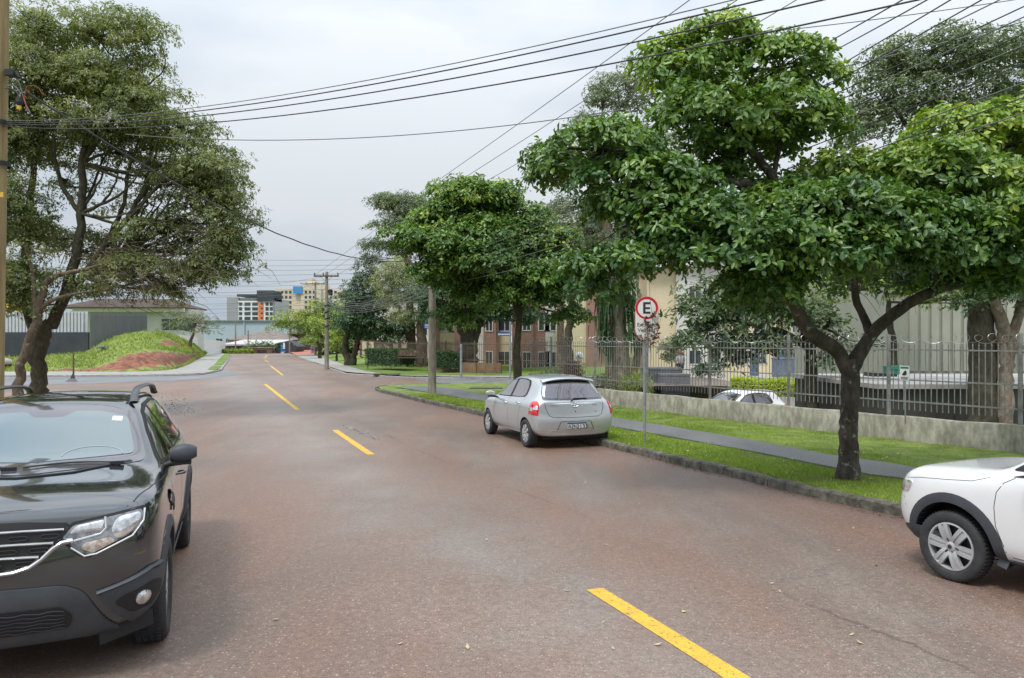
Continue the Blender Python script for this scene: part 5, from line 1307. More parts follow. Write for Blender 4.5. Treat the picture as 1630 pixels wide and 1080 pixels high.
D = 66
b = HX(556, D, -.05)
make_tree('dark_tree', 'dense dark green tree with twin leaning trunks on the mown lawn', 'tree', b, [([b-up*.3]+pl(D, (553,570), (549,555), (552,535), (560,510)), [.4, .32, .25, .2, .1]), ([b-up*.3+Vector((.3, 0, 0))]+pl(D, (562,572), (567,555), (570,540), (580,515)), [.35, .3, .25, .2, .1])],
 [lp(572,470,D,28,40,2.6), lp(560,510,D,30,32,2.4), lp(592,520,D,34,30,2.4), lp(620,535,D,32,20,2.2), lp(595,480,D,32,36,2.6), lp(640,515,D,26,24,2,.8), lp(585,440,D,20,26,1.8,.8), lp(600,560,D,25,8,1.2,.4)], 'lf_dark', 'bark_d', .26, .11, per=6, pad_r=.7, cl_per_pad=10, pads=1.7, seed=44, hexa=False, tip=.3)
D = 108
quick('lime_tree', 'yellow-green drooping tree overhanging the far end of the street', HX(511, D, -.1), [(511,550), (505,535), (490,520), (480,505)], [lp(472,505,D,36,22,4), lp(450,515,D,20,12,2.6), lp(500,495,D,34,22,3.6), lp(520,510,D,30,26,3.6,.9), lp(495,525,D,26,14,3,.9)], 'lf_yel', 'bark_d', .42, .15, 45, D, per=5, pad_r=1.3, cpp=10, pads=1.5, droop=.7, r=.4, tip=.5)
D = 114
quick('dark_tree', 'dark rounded tree between the lime-coloured tree and the crossarm pole', HX(520, D, -.1), [(519,555), (515,530), (512,500)], [lp(498,528,D,22,16,3), lp(520,520,D,24,26,3.2), lp(478,520,D,16,10,2.2), lp(505,500,D,30,14,3)], 'lf_dark', 'bark_d', .4, .16, 46, D, per=5, pad_r=1.2, cpp=9, pads=1.6, r=.35)
D = 92
quick('layered_tree', 'small flat-topped light green tree at the lawn edge left of the crossarm pole', HX(509, D, -.1), [(508,555), (505,545), (500,535)], [lp(505,512,D,22,9,2.2), lp(495,540,D,24,6,2,.9), lp(515,528,D,22,7,2), lp(528,540,D,14,6,1.4,.8)], 'lf_yel', 'bark_d', .3, .13, 47, D, per=5, pad_r=.9, cpp=9, pads=1.6, r=.22, tip=.4)
D = 80
quick('leafy_shrub', 'small light green shrub right of the crossarm pole', HX(536, D, -.1), [(536,560), (537,550)], [lp(540,545,D,22,12,1.8), lp(530,552,D,14,8,1.4), lp(542,500,D,22,20,1.8,.7), lp(536,525,D,20,14,1.6,.7)], 'lf_yel', 'bark_d', .26, .11, 48, D, per=5, pad_r=.7, cpp=9, pads=1.3, r=.12, cat='shrub')
# ---- trees inside the fenced grounds
D = 38
quick('tall_tree', 'olive crown of a tall tree seen behind the left side of the large right tree', HX(975, D, -1.2), [(975,500), (970,400), (955,300), (955,200)], [lp(965,150,D,32,40,2), lp(935,205,D,34,34,2), lp(890,285,D,30,24,1.6,.8), lp(905,330,D,40,30,2,.8), lp(960,390,D,40,26,2,.6), lp(1010,140,D,44,60,2,.9), lp(1050,250,D,60,80,2.4,.7)], 'lf_olive', 'bark_b', .16, .06, 51, D, per=6, pad_r=.6, cpp=12, pads=2.0, r=.35, twig=.8)
D = 17.5; b = HX(1565, D, -1.2)
make_tree('thick_trunk_tree', 'very thick ivy-dark trunk behind the fence with airy crown above', 'tree', b, [([b-up*.3, b]+pl(D, (1565,640), (1564,580), (1562,520), (1560,460), (1550,380), (1530,280), (1500,180), (1480,110)), [.5, .38, .31, .29, .28, .27, .22, .17, .1, .04]), (pl(D, (1558,420), (1590,300), (1620,200), (1640,120)), [.2, .16, .1, .04]), (pl(D, (1535,300), (1470,230), (1420,170)), [.12, .08, .03])],
 [lp(1420,105,D,70,38,1.5), lp(1480,85,D,70,38,1.5), lp(1400,170,D,60,50,1.4,.9), lp(1460,165,D,80,48,1.5,.9), lp(1550,90,D,80,40,1.6,.8), lp(1620,80,D,70,40,1.5,.8), lp(1560,160,D,90,45,1.5,.8), lp(1640,160,D,80,60,1.5), lp(1370,215,D,40,26,1,.8), lp(1500,440,D,90,40,1.3,.6), lp(1620,440,D,80,50,1.4,.6)],
 'lf_olive', 'bark_d', .11, .045, per=6, pad_r=.42, cl_per_pad=13, pads=2.2, seed=52, hexa=False, tip=.1, twig=.8, spread=.2, amp=.015, sides=16)
D = 17.2; b = HX(1601, D, -1.2)
make_tree('grey_trunk_tree', 'slim grey mottled trunk behind the fence right of the thick dark trunk', 'tree', b, [([b-up*.3, b]+pl(D, (1600,640), (1600,580), (1597,530), (1590,500), (1575,440)), [.26, .2, .17, .16, .15, .13, .05]), (pl(D, (1602,590), (1614,530), (1628,470), (1640,400)), [.13, .11, .09, .04])],
 [lp(1600,430,D,60,30,1,.7), lp(1640,470,D,50,40,1,.7), lp(1560,470,D,50,22,.9,.6), lp(1625,560,D,18,25,.5,.4)], 'lf_dark', 'bark_l', .13, .06, per=6, pad_r=.4, cl_per_pad=9, pads=1.3, seed=53, hexa=False, twig=.8)
D = 21.5; b = HX(1289, D, -1.2)
make_tree('magnolia_tree', 'leathery-leaved tree with thin dark trunk standing behind the fence and the yellow hedge', 'tree', b, [([b-up*.3, b]+pl(D, (1291,640), (1290,600), (1288,560), (1280,530), (1262,500), (1235,480)), [.26, .22, .19, .18, .17, .13, .1, .04]), (pl(D, (1286,555), (1250,530), (1210,520), (1160,510), (1110,495)), [.1, .08, .06, .05, .02]), (pl(D, (1288,560), (1310,530), (1330,500)), [.1, .07, .03]), (pl(D, (1275,540), (1240,555), (1210,560)), [.05, .04, .02])],
 [lp(1110,492,D,60,24,1.1), lp(1130,525,D,55,26,1.1), lp(1180,500,D,70,32,1.3), lp(1180,548,D,60,22,1.1), lp(1240,505,D,60,36,1.3), lp(1210,540,D,55,20,1,.9), lp(1290,495,D,50,36,1.2), lp(1095,545,D,36,14,.8,.7), lp(1165,572,D,40,14,.8,.8), lp(1320,520,D,40,26,1,.8), lp(1300,568,D,46,12,.9,.45), lp(1360,545,D,40,16,.9,.5), lp(1150,460,D+1,80,30,1.2,.7)],
 'lf_mag', 'bark_d', .20, .062, per=8, pad_r=.40, cl_per_pad=5, pads=1.25, seed=54, hexa=True, tip=.2, twig=.8, spread=.35, droop=.2)
D = 44
quick('tall_tree', 'green tree filling the gap between the two street trees before the cream apartment wall', HX(905, D, -1.2), [(905,540), (912,470), (935,400)], [lp(950,350,D,44,32,2), lp(985,390,D,44,32,2), lp(930,400,D,40,30,2), lp(1010,340,D,40,40,2), lp(900,440,D,36,24,1.8,.9), lp(965,440,D,40,22,1.8,.9)], 'lf_mag', 'bark_d', .2, .085, 57, D, per=6, pad_r=.6, cpp=11, pads=2.0, r=.3, tip=.4)
D = 27
quick('garden_tree', 'mid-green tree glimpsed under the large tree against the pale buildings', HX(1420, D, -1.2), [(1420,560), (1415,500), (1410,440)], [lp(1400,440,D,90,40,2,.9), lp(1330,460,D,60,34,1.6,.8), lp(1480,455,D,70,36,2,.8), lp(1440,400,D,100,50,2,.8), lp(1540,470,D,50,36,1.6,.8)], 'lf_yel', 'bark_d', .16, .07, 55, D, per=6, pad_r=.5, cpp=8, pads=1.1, r=.2, twig=.8)
# slender plants on the left inside the fence: sword-leaved yucca
D = 27; b = HX(987, D, -1.2)
yc = thing('yucca_tree', 'stout pale trunk with long drooping sword leaves behind the fence left of the parking sign', 'tree', tuple(b))
mb = MB(); rr = random.Random(8)
q, r_ = gnarl([b-up*.2]+pl(D, (988,600), (986,560), (984,520), (982,480), (980,440)), [.42, .33, .31, .32, .30, .28, .2], 22, .02, rr); mb.tube(q, r_, 14)
q, r_ = gnarl(pl(D, (995,640), (1008,600), (1016,560), (1022,520)), [.2, .16, .14, .1], 12, .012, rr); mb.tube(q, r_, 10)
mb.build('trunk', 'bark_l', yc, world=True, smooth=60)
g = np.random.default_rng(4); vs = []; rn = []
for cx, cy, dx, n, sp in ((963, 490, -.15, 150, 24), (1004, 485, .1, 110, 18), (965, 530, -.1, 90, 16), (1003, 520, .1, 60, 14), (985, 455, 0, 90, 30), (1024, 515, .1, 60, 10)):
    for i in range(n):
        s_ = P(cx+g.normal(0, 5), cy+g.normal(0, 22)-10, D-.35+g.uniform(-.3, .3)); a = g.uniform(0, 6.28); l = g.uniform(.6, 1.0); w_ = .022
        hd_ = Vector((math.cos(a)*.34+dx, math.sin(a)*.34, 0)); e = s_+hd_*l*.7-up*l*.85; m_ = s_+hd_*l*.6-up*l*.18; sd_ = Vector((-math.sin(a), math.cos(a), 0))*w_
        vs += [s_-sd_, s_+sd_, m_+sd_*1.2, m_-sd_*1.2, m_-sd_*1.2, m_+sd_*1.2, e+sd_*.2, e-sd_*.2]; rn += [g.uniform(0, .6)]*8
np_mesh('crown', np.array([tuple(v-b) for v in vs]), np.arange(len(vs)), 4, 'lf_dark', np.array(rn), yc)
# hedges
def hedge(name, label, a, b_, w, z0, z1, mat, seed, L=.05, n=9000, cat='hedge'):
    g = np.random.default_rng(seed); a = Vector(a); b_ = Vector(b_); d = (b_-a); ln = d.length; dn = d.normalized(); s_ = Vector((-dn.y, dn.x, 0))
    u = g.uniform(0, 1, n); v = g.uniform(-1, 1, n); h = g.uniform(0, 1, n); k = g.integers(0, 3, n)
    v = np.where(k == 0, np.sign(v)*(1-abs(g.normal(0, .06, n))), v); h = np.where(k > 0, 1-abs(g.normal(0, .05, n)), h)
    u = np.where(g.uniform(0, 1, n) < .06, np.round(u), u)
    bump = .05*np.sin(u*ln*4)+.04*np.sin(u*ln*9+1)
    C = np.array(a)[None]+u[:, None]*np.array(d)+v[:, None]*np.array(s_)*w/2; C[:, 2] = z0+(z1-z0+bump)*h
    O = np.stack([v*s_.x*(k == 0)+0*v, v*s_.y*(k == 0), (k > 0)*1.0+.3], 1)+g.normal(0, .3, (n, 3))
    root = thing(name, label, cat, (a.x, a.y, z0)); C = C-np.array([a.x, a.y, z0])
    leaf_mesh('foliage', C, O, 3, L, L*.5, g, root, mat, .5, .1, False, jit=L*.4, tipbias=.25*(h-.4))
    mb = MB(); mb.bar(a+up*((z1-z0)*.42+0), b_+up*((z1-z0)*.42+0), w*.8, (z1-z0)*.84); mm = mb.build('stems', pbr('hedge_inside', (.02, .035, .012), .95, var=.3, scale=8), root, world=True)
    return root
D = 34.5
hedge('clipped_hedge', 'bright yellow-green clipped hedge above the pale planter wall inside the grounds', HX(1172, D, -.42), HX(1420, D-4, -.42), 1.1, -.42, .22, 'lf_lime', 61, .09, 9000)
D = 54
hedge('clipped_hedge', 'brown-green clipped hedge beside the bench on the lawn', HX(594, D+3, .3), HX(650, D, .3), 1.3, .15, 1.28, 'lf_dark', 62, .10, 7000)
hedge('rounded_hedge', 'rounded dark green hedge behind the thin brown fence right of the concrete pole', HX(697, D-3, .3), HX(733, D-3, .3), 1.6, .2, 1.15, 'lf_dark', 63, .10, 6000)

# ================================================================== LAWN, BANK AND BACKGROUND
def sheet(name, A, B, mat, n=30, m_=6, zf=None, smooth=60, skirt=0):
    A = resample(A, n); B = resample(B, n); mb = MB(); vs = []; fs = []
    for j in range(m_):
        t = j/(m_-1)
        for i in range(n):
            p = A[i].lerp(B[i], t)
            if zf: p = Vector((p.x, p.y, zf(i/(n-1), t, p)))
            vs.append(p)
    for j in range(m_-1):
        for i in range(n-1): fs.append((j*n+i, j*n+i+1, (j+1)*n+i+1, (j+1)*n+i))
    mb.add(vs, fs); return struct(mb.build(name, mat, smooth=smooth))
# far right corner: pavement then lawn
pv = [G(1010,603.4), G(860,603.4), G(740,602.6), G(641,600.5), G(605,598.6), G(562,595.6), G(548,594), G(514,582.4), G(496,577.2), G(476,568.8), G(470,566)]
pi = [G(1010,601.5), G(860,601), G(740,600.6), G(680,600.3), G(640,599.6), G(605,596.8), G(580,592.5), G(553,584.2), G(530,576.2), G(509,567.8), G(500,565.2)]
sheet('pavement', onv(pv, .095), onv(pi, .10), 'pavement', 50, 3)
lb = [HX(1010, 75, .3), HX(860, 75, .3), HX(800, 75, .35), HX(740, 75, .4), HX(690, 76, .5), HX(660, 80, .55), HX(630, 85, .5), HX(600, 92, .4), HX(560, 105, .2), HX(530, 122, .0), HX(505, 134, -.1)]
def lz(u, t, p): return gz(p.y)+.11+(.55*sm(t*1.2))*(1-.7*u)+.05*math.sin(p.x*.7+p.y*.3)*min(1, t*4)
sheet('lawn', onv(pi, .10), lb, 'lawn', 50, 14, lz)
# low brown retaining wall with thin fence
WLB = thing('garden_wall', 'low brown retaining wall at the lawn edge below the apartment blocks', 'wall', (HX(740, 49, -.1)))
mb = MB(); wp = [(692, 53.5), (720, 51), (760, 49.5), (798, 49)]
wpts = [HX(px, d, 0) for px, d in wp]
for a_, b_ in zip(wpts, wpts[1:]): mb.bar(a_+up*.1, b_+up*.1, .2, .9)
mb.build('wall', pbr('brown_wall', (.16, .095, .06), .9, col2=(.25, .16, .10), scale=2, detail=8, bump=.5), WLB, world=True)
tf = thing('thin_fence', 'thin brown picket fence running along the lawn beyond the side street', 'fence', tuple(HX(720, 52, .4)))
mb = MB(); fp_ = resample([HX(596, 64, 0), HX(640, 58, 0), HX(692, 53.7, 0), HX(720, 51.2, 0), HX(760, 49.7, 0), HX(870, 49, 0)], 170)
M['thinf'] = pbr('brown_fence_paint', (.14, .10, .08), .7, var=.2)
for i, p in enumerate(fp_):
    mb.bar(p+up*.4, p+up*(1.9 if i % 12 else 2.0), .024 if i % 12 else .06)
mb.build('pickets', 'thinf', tf, world=True)
for z in (.7, 1.75):
    mb = MB(); mb.tube([p+up*z for p in fp_], .022, 4); mb.build('rail', 'thinf', tf, world=True)
# wall stretch going back on the left of that garden (brown posts, cream panels)
bw = thing('boundary_wall', 'cream boundary wall with brown posts behind the dark tree on the lawn', 'wall', tuple(HX(600, 84, .3)))
mb = MB(); a_ = HX(566, 92, 0); b_ = HX(668, 74, 0); mb.bar(a_+up*.95, b_+up*.75, .2, 1.9); mb.build('wall', pbr('cream_wall', (.50, .42, .30), .85, var=.15, scale=.6), bw, world=True)
for i in range(9):
    p = a_.lerp(b_, i/8); mb = MB(); mb.box((p.x, p.y-.05, .98), (.5, .4, 2.1)); mb.build('post', pbr('brown_post', (.16, .09, .065), .85) if i == 0 else bpy.data.materials['brown_post'], bw, world=True)
# bench, bins near hedge
D = 53; bn = thing('park_bench', 'dark wooden bench beside the clipped hedge beyond the side street', 'bench', tuple(HX(655, D, .35)))
o = HX(655, D, .35)
mb = MB(); mb.box((o.x, o.y, .80), (1.9, .45, .06)); mb.build('seat', 'bark_b', bn, world=True)
mb = MB(); mb.box((o.x, o.y+.24, 1.12), (1.9, .05, .42)); mb.build('backrest', 'bark_b', bn, world=True)
for s_ in (-1, 1): mb = MB(); mb.box((o.x+s_*.8, o.y, .56), (.07, .42, .42)); mb.build('leg', 'black', bn, world=True)
# manhole slab
mb = MB(); q = G(615, 596, .15); mb.box((q.x, q.y, q.z+.02), (1.6, .9, .05)); tag(mb.build('concrete_slab', 'kerb', origin=tuple(q)), 'flat concrete inspection slab set in the lawn by the side street', 'slab')
# saplings with stakes
for i, (px, py, hgt, d, lab) in enumerate(((585, 587, 42, 57, 'thin leafless sapling staked on the lawn near the dark tree'), (548, 562, 30, 80, 'short dark sapling stub beside the crossarm pole'), (771, 599, 62, 48, 'bare brown sapling against the brown retaining wall'))):
    q = P(px, py, d); t = P(px+1, py-hgt, d); sp_ = thing('sapling', lab, 'sapling', tuple(q))
    mb = MB(); mb.tube(smoothpl([q-up*.2, q.lerp(t, .5)+Vector((.05, 0, 0)), t], 8), [.05, .05, .045, .045, .04, .035, .03, .02], 6)
    if i < 3:
        for k in range(9): a = k*.9; e = t+Vector((math.cos(a)*.5, math.sin(a)*.4, .1+.25*math.sin(k*2.2))); mb.tube([t-up*.25*(k % 3), e], [.015, .004], 4)
    mb.build('trunk', 'bark_l', sp_, world=True)

# left corner: pavement, verge strips, grassy bank
lpv = [G(-160,600.2), G(75,599.6), G(122,599.6), G(220,599.1), G(270,598.5), G(320,597), G(334,594), G(347,590.8), G(352,588.8), G(355.5,583), G(361,575), G(366.5,564.6)]
lpi = [G(-160,594.6), G(75,594.4), G(122,594.2), G(170,594.8), G(210,594.9), G(262,592.5), G(280,590), G(296,584.5), G(304,580), G(312,575), G(326,568), G(338,563.2)]
sheet('pavement', onv(lpv, .095), onv(lpi, .11), 'pavement', 60, 3)
for pts in ([G(341,583.2), G(354.5,582.8), G(362,571.5), G(366,565), G(357,565), G(352,570)], [G(331,591), G(345,591.6), G(353,584.9), G(338,584.8)]):
    mb = MB(); pts = onv(pts, .135); mb.add(pts+[p-up*.06 for p in pts], [tuple(range(len(pts)))]+[(i, (i+1) % len(pts), (i+1) % len(pts)+len(pts), i+len(pts)) for i in range(len(pts))]); struct(mb.build('verge', 'lawn'))
# bank: base line (inner pavement edge) to the crest
crest = [HX(-250, 66, .55), HX(0, 66, .55), HX(60, 66, .6), HX(135, 66, .9), HX(160, 68, 1.75), HX(190, 69.5, 2.35), HX(235, 72, 2.65), HX(262, 76, 2.65), HX(285, 84, 2.2), HX(303, 96, 1.5), HX(322, 116, .6), HX(334, 128, .1)]
foot = lpi
n_ = 210; m2 = 60; Af = resample(onv(foot, .11), n_); Bf = [None]*n_
cr_ = []
for i in range(n_):
    px = 815+F*Af[i].x/Af[i].y
    k = 0
    # parametrise by picture column so foot and crest pair up along the view
    pxs = [815+F*c.x/c.y for c in crest]
    while k < len(pxs)-2 and pxs[k+1] < px-14: k += 1
    t = max(0, min(1, (px-14-pxs[k])/(pxs[k+1]-pxs[k]))); cr_.append(crest[k].lerp(crest[k+1], t))
rr = random.Random(4); mb = MB(); vs = []; fs = []; mi = []
from mathutils import noise
for j in range(m2):
    t = j/(m2-1)
    for i in range(n_):
        p = Af[i].lerp(cr_[i], t); h = cr_[i].z-Af[i].z
        px = 815+F*Af[i].x/Af[i].y
        s_ = sm(t*1.05) if px > 150 else sm(t*.9)
        scarp = .55*sm((t-.06)*9)*sm((px-60)/40)*max(.25, 1-abs(px-235)/90) if px < 325 else .15
        s_ = t**.8 if px > 150 else s_
        z = Af[i].z+max(0, h)*s_*.82+min(h*.5, scarp)*(1-t*.6)+max(0, h)*.18*t
        z += noise.noise(Vector((p.x*.6, p.y*.6, 0)))*.16*min(1, t*6)*(1 if t < .95 else .4)
        z += (noise.noise(Vector((p.x*1.7, p.y*1.7, 5)))*.13+noise.noise(Vector((p.x*4.5, p.y*4.5, 9)))*.06)*min(1, t*8)*(1 if t < .95 else .4)
        vs.append((p.x, p.y, z))
for j in range(m2-1):
    for i in range(n_-1):
        a_ = j*n_+i; fs.append((a_, a_+1, a_+n_+1, a_+n_))
n0 = len(mb.v); mb.add(vs, fs)
def bankmat():
    m, t, b = newmat('grassy_bank'); L = t.links.new
    gm = t.nodes.new('ShaderNodeNewGeometry'); c = t.nodes.new('ShaderNodeTexCoord').outputs['Object']
    at = t.nodes.new('ShaderNodeAttribute'); at.attribute_name = 'rnd'
    n1 = t.nodes.new('ShaderNodeTexNoise'); n1.inputs['Scale'].default_value = .9; n1.inputs['Detail'].default_value = 8; L(c, n1.inputs['Vector'])
    ad = t.nodes.new('ShaderNodeMath'); ad.operation = 'ADD'; L(n1.outputs['Fac'], ad.inputs[0]); L(at.outputs['Fac'], ad.inputs[1])
    r = t.nodes.new('ShaderNodeMapRange'); r.inputs['From Min'].default_value = .96; r.inputs['From Max'].default_value = 1.04; L(ad.outputs[0], r.inputs['Value'])
    g1 = t.nodes.new('ShaderNodeTexNoise'); g1.inputs['Scale'].default_value = 2.4; g1.inputs['Detail'].default_value = 8; L(c, g1.inputs['Vector'])
    cr1 = t.nodes.new('ShaderNodeValToRGB'); cr1.color_ramp.elements[0].position = .35; cr1.color_ramp.elements[0].color = (.11, .16, .03, 1); cr1.color_ramp.elements[1].position = .65; cr1.color_ramp.elements[1].color = (.25, .31, .06, 1)
    L(g1.outputs['Fac'], cr1.inputs[0])
    cr2 = t.nodes.new('ShaderNodeValToRGB'); cr2.color_ramp.elements[0].position = .35; cr2.color_ramp.elements[0].color = (.15, .05, .03, 1); cr2.color_ramp.elements[1].position = .7; cr2.color_ramp.elements[1].color = (.33, .15, .09, 1)
    L(g1.outputs['Fac'], cr2.inputs[0])
    mx = t.nodes.new('ShaderNodeMix'); mx.data_type = 'RGBA'; L(r.outputs[0], mx.inputs['Factor']); L(cr1.outputs[0], mx.inputs['A']); L(cr2.outputs[0], mx.inputs['B'])
    L(mx.outputs['Result'], b.inputs['Base Color']); b.inputs['Roughness'].default_value = .95
    bp = t.nodes.new('ShaderNodeBump'); bp.inputs['Strength'].default_value = 1; bp.inputs['Distance'].default_value = .12; L(g1.outputs['Fac'], bp.inputs['Height']); L(bp.outputs[0], b.inputs['Normal'])
    return m
M['bank'] = bankmat()
bank = struct(mb.build('grassy_bank', 'bank', smooth=60, fix=False))
soilw = np.zeros(n_*m2)
for j in range(m2):
    for i in range(n_):
        px = 815+F*Af[i].x/Af[i].y; t = j/(m2-1); w = 0
        if 60 < px < 320: w = (1-abs(t-((.07+.08*sm((px-150)/80))))/(.12+.16*sm((px-150)/60)*(1-sm((px-285)/40))))
        if px > 255: w = max(w, .9-abs(t-.55)/.45-.3*abs(px-275)/25)
        soilw[j*n_+i] = max(-.2, min(.75, w*.8))
a_ = bank.data.attributes.new('rnd', 'FLOAT', 'POINT'); a_.data.foreach_set('value', soilw.astype(np.float32))
# tall grass tufts on the bank
g = np.random.default_rng(6); nn = 52000; ji = g.uniform(0, m2-1.01, nn); ii = g.uniform(0, n_-1.01, nn); j0 = ji.astype(int); i0 = ii.astype(int); fj = ji-j0; fi = ii-i0
VV = np.array(vs).reshape(m2, n_, 3); SW = soilw.reshape(m2, n_)
pt = VV[j0, i0]*((1-fj)*(1-fi))[:, None]+VV[j0+1, i0]*(fj*(1-fi))[:, None]+VV[j0, i0+1]*((1-fj)*fi)[:, None]+VV[j0+1, i0+1]*(fj*fi)[:, None]
keep = SW[j0, i0] < .38; pt = pt[keep]; nn = len(pt)
an = g.uniform(0, 6.28, nn); hh = g.uniform(.08, .30, nn); sv = np.stack([np.cos(an), np.sin(an), 0*an], 1)*.035; a2 = g.uniform(0, 6.28, nn)
tp = pt+np.stack([np.cos(a2)*hh*.8, np.sin(a2)*hh*.8, hh], 1)
tag(np_mesh('grass', np.stack([pt-sv, pt+sv, tp], 1).reshape(-1, 3), np.arange(3*nn), 3, 'bank_blade', np.repeat(np.clip(g.normal(.5, .22, nn)+.2*np.sin(pt[:, 0]*.9)*np.sin(pt[:, 1]*.5), 0, 1), 3)), 'long bright grass tufts covering the bank at the left', 'grass', kind='stuff')
# ground left of the road, under the left trees, and the field behind
near_l = [p+Vector((.0, 0, 0)) for p in left]
lk_near = [Vector((p.x, p.y, gz(p.y))) for p in left[:12]]; lk_near += [lk_near[-1]+Vector((-1.4, 2.2, 0)), lk_near[-1]+Vector((-4, 3.6, 0)), lk_near[-1]+Vector((-40, 5, 0))]
kerb(lk_near, .12, .15, 'kerb', side=1)
sheet('verge', onv([Vector((p.x-.12, p.y, 0)) for p in lk_near], .11), onv([Vector((-70, p.y, 0)) for p in lk_near[:-1]]+[Vector((-70, lk_near[-1].y, 0))], .12), 'grass_ground', 40, 12)
sheet('field', [c+up*-.02 for c in crest], [Vector((c.x*2.3-10, c.y*2.3, c.z)) for c in crest], 'lawn', 30, 4)
# metal post stub by the junction
q = G(117, 607.8); ms = thing('metal_post', 'rusty metal post with triangular foot at the left junction', 'post', tuple(q))
mb = MB(); mb.tube([q, q+up*.9, q+up*1.62], [.05, .045, .04], 8); mb.build('post', 'bark_b', ms, world=True)
mb = MB(); mb.tube([q, q+up*.18, q+up*.45], [.42, .16, .05], 3); mb.build('foot', 'black', ms, world=True)
# rubbish on the bank
mb = MB(); q = P(168, 553.5, 62)
for k in range(14): mb.box(q+Vector((rr.uniform(-.8, .8), rr.uniform(-.3, .3), rr.uniform(-.05, .12))), (rr.uniform(.1, .4), .2, .12), rz=rr.uniform(0, 3))
tag(mb.build('rubble_pile', 'kerb_light', origin=tuple(q)), 'small heap of pale rubble on the grassy bank', 'rubble')

# fence panels and wall at the left
M['panel'] = pbr('grey_panel', (.12, .125, .135), .7, col2=(.20, .205, .215), scale=3, stretch=(8, 8, .2), detail=4)
hf = thing('hoarding', 'weathered grey panel hoarding stepping up behind the grassy bank', 'fence', tuple(HX(143, 66.5, .8)))
segs = 10
for i in range(segs):
    a_ = HX(143+i*9.1, 66.5+i*.75, 0); b_ = HX(143+(i+1)*9.1, 66.5+(i+1)*.75, 0); zt = 4.35+.03*i; zb = .4+.2*i
    mb = MB(); d_ = (b_-a_); a2_ = a_+d_*.01; b2_ = b_-d_*.01
    mb.bar(a2_+up*(zt+zb)/2, b2_+up*(zt+zb)/2, .06, zt-zb)
    for k in range(5): pp = a_.lerp(b_, (k+.5)/5); mb.bar(pp+up*zb+Vector((0, -.05, 0)), pp+up*(zt-.02)+Vector((0, -.05, 0)), .05)
    mb.build('panel', 'panel', hf, world=True)
lw = thing('front_wall', 'long wall with dark lower half and white corrugated upper half at the far left', 'wall', tuple(HX(70, 67, .6)))
D = 67
mb = MB(); mb.box(((HX(-300, D, 0).x+HX(142, D, 0).x)/2, D, 1.35), (HX(142, D, 0).x-HX(-300, D, 0).x, .25, 2.7)); mb.build('lower_wall', pbr('dark_painted_wall', (.045, .05, .06), .8, var=.2, scale=.5), lw, world=True)
mb = MB(); x0 = HX(-300, D, 0).x; x1 = HX(138, D, 0).x; k = int((x1-x0)/.3)
for i in range(k): mb.box((x0+(i+.5)*.3, D+.1, 3.5), (.2, .12, 2.0)); 
mb.box(((x0+x1)/2, D+.2, 3.5), (x1-x0, .08, 2.02)); mb.build('corrugated_sheet', pbr('white_sheet', (.50, .52, .55), .5, var=.08, scale=.6), lw, world=True)
# yellow and blue shop sign
q = HX(30, 72, 0); sgl = thing('shop_sign', 'yellow shop panel with blue band above the white corrugated wall', 'sign', (q.x, q.y, 4.4))
mb = MB(); mb.box((q.x, q.y, 4.95), (4.6, .3, 1.0)); mb.build('panel', pbr('yellow_panel', (.75, .42, .03), .5, var=.1), sgl, world=True)
mb = MB(); mb.box((q.x, q.y-.02, 4.2), (5.0, .3, .45)); mb.build('band', pbr('blue_panel', (.06, .28, .62), .5, var=.1), sgl, world=True)
mb = MB(); mb.box((q.x, q.y+.3, 2.4), (4.0, .3, 4.2)); mb.build('support', 'white', sgl, world=True)

# ---------------- buildings
def wall_box(name, parent, x0, x1, y0, y1, z0, z1, mat): mb = MB(); mb.box(((x0+x1)/2, (y0+y1)/2, (z0+z1)/2), (x1-x0, y1-y0, z1-z0)); return mb.build(name, mat, parent, world=True)
M['win'] = pbr('window_glass', (.05, .06, .07), .08, var=.3, scale=.4, spec=.8)
M['frame_w'] = pbr('white_frame', (.62, .62, .60), .5, var=.05)
def window(parent, x, y, z, w, h, face='F', mat='win', frame='frame_w', bars=1, fw=.07):
    mb = MB()
    fr_ = (lambda u, v, d: Vector((x+u, y-d, z+v))) if face == 'F' else (lambda u, v, d: Vector((x-d if face == 'L' else x+d, y+u, z+v)))
    for a_, b_ in (((-w/2, -h/2), (w/2, -h/2+fw)), ((-w/2, h/2-fw), (w/2, h/2)), ((-w/2, -h/2+fw), (-w/2+fw, h/2-fw)), ((w/2-fw, -h/2+fw), (w/2, h/2-fw))): mb.prism(rect(a_[0], a_[1], b_[0], b_[1]), -.02, .05, fr_)
    for k in range(bars): u = -w/2+w*(k+1)/(bars+1); mb.prism(rect(u-.03, -h/2+fw, u+.03, h/2-fw), -.02, .045, fr_)
    o = mb.build('window', frame, parent, world=True)
    mb = MB(); mb.prism(rect(-w/2+fw, -h/2+fw, w/2-fw, h/2-fw), -.02, .012, fr_); mb.build('pane', mat, o, world=True); return o
def roof_hip(name, parent, x0, x1, y0, y1, z0, z1, mat, ridge=.35, ov=.5):
    x0 -= ov; x1 += ov; y0 -= ov; y1 += ov; mb = MB(); cx = (x1-x0)*ridge; cy = (y0+y1)/2
    vs = [(x0, y0, z0), (x1, y0, z0), (x1, y1, z0), (x0, y1, z0), (x0+cx, cy, z1), (x1-cx, cy, z1), (x0, y0, z0-.15), (x1, y0, z0-.15), (x1, y1, z0-.15), (x0, y1, z0-.15)]
    mb.add(vs, [(0,1,5,4), (1,2,5), (2,3,4,5), (3,0,4), (0,6,7,1), (1,7,8,2), (2,8,9,3), (3,9,6,0), (6,9,8,7)]); return mb.build(name, mat, parent, world=True)
M['cream'] = pbr('cream_render', (.66, .57, .38), .85, var=.08, scale=.4)
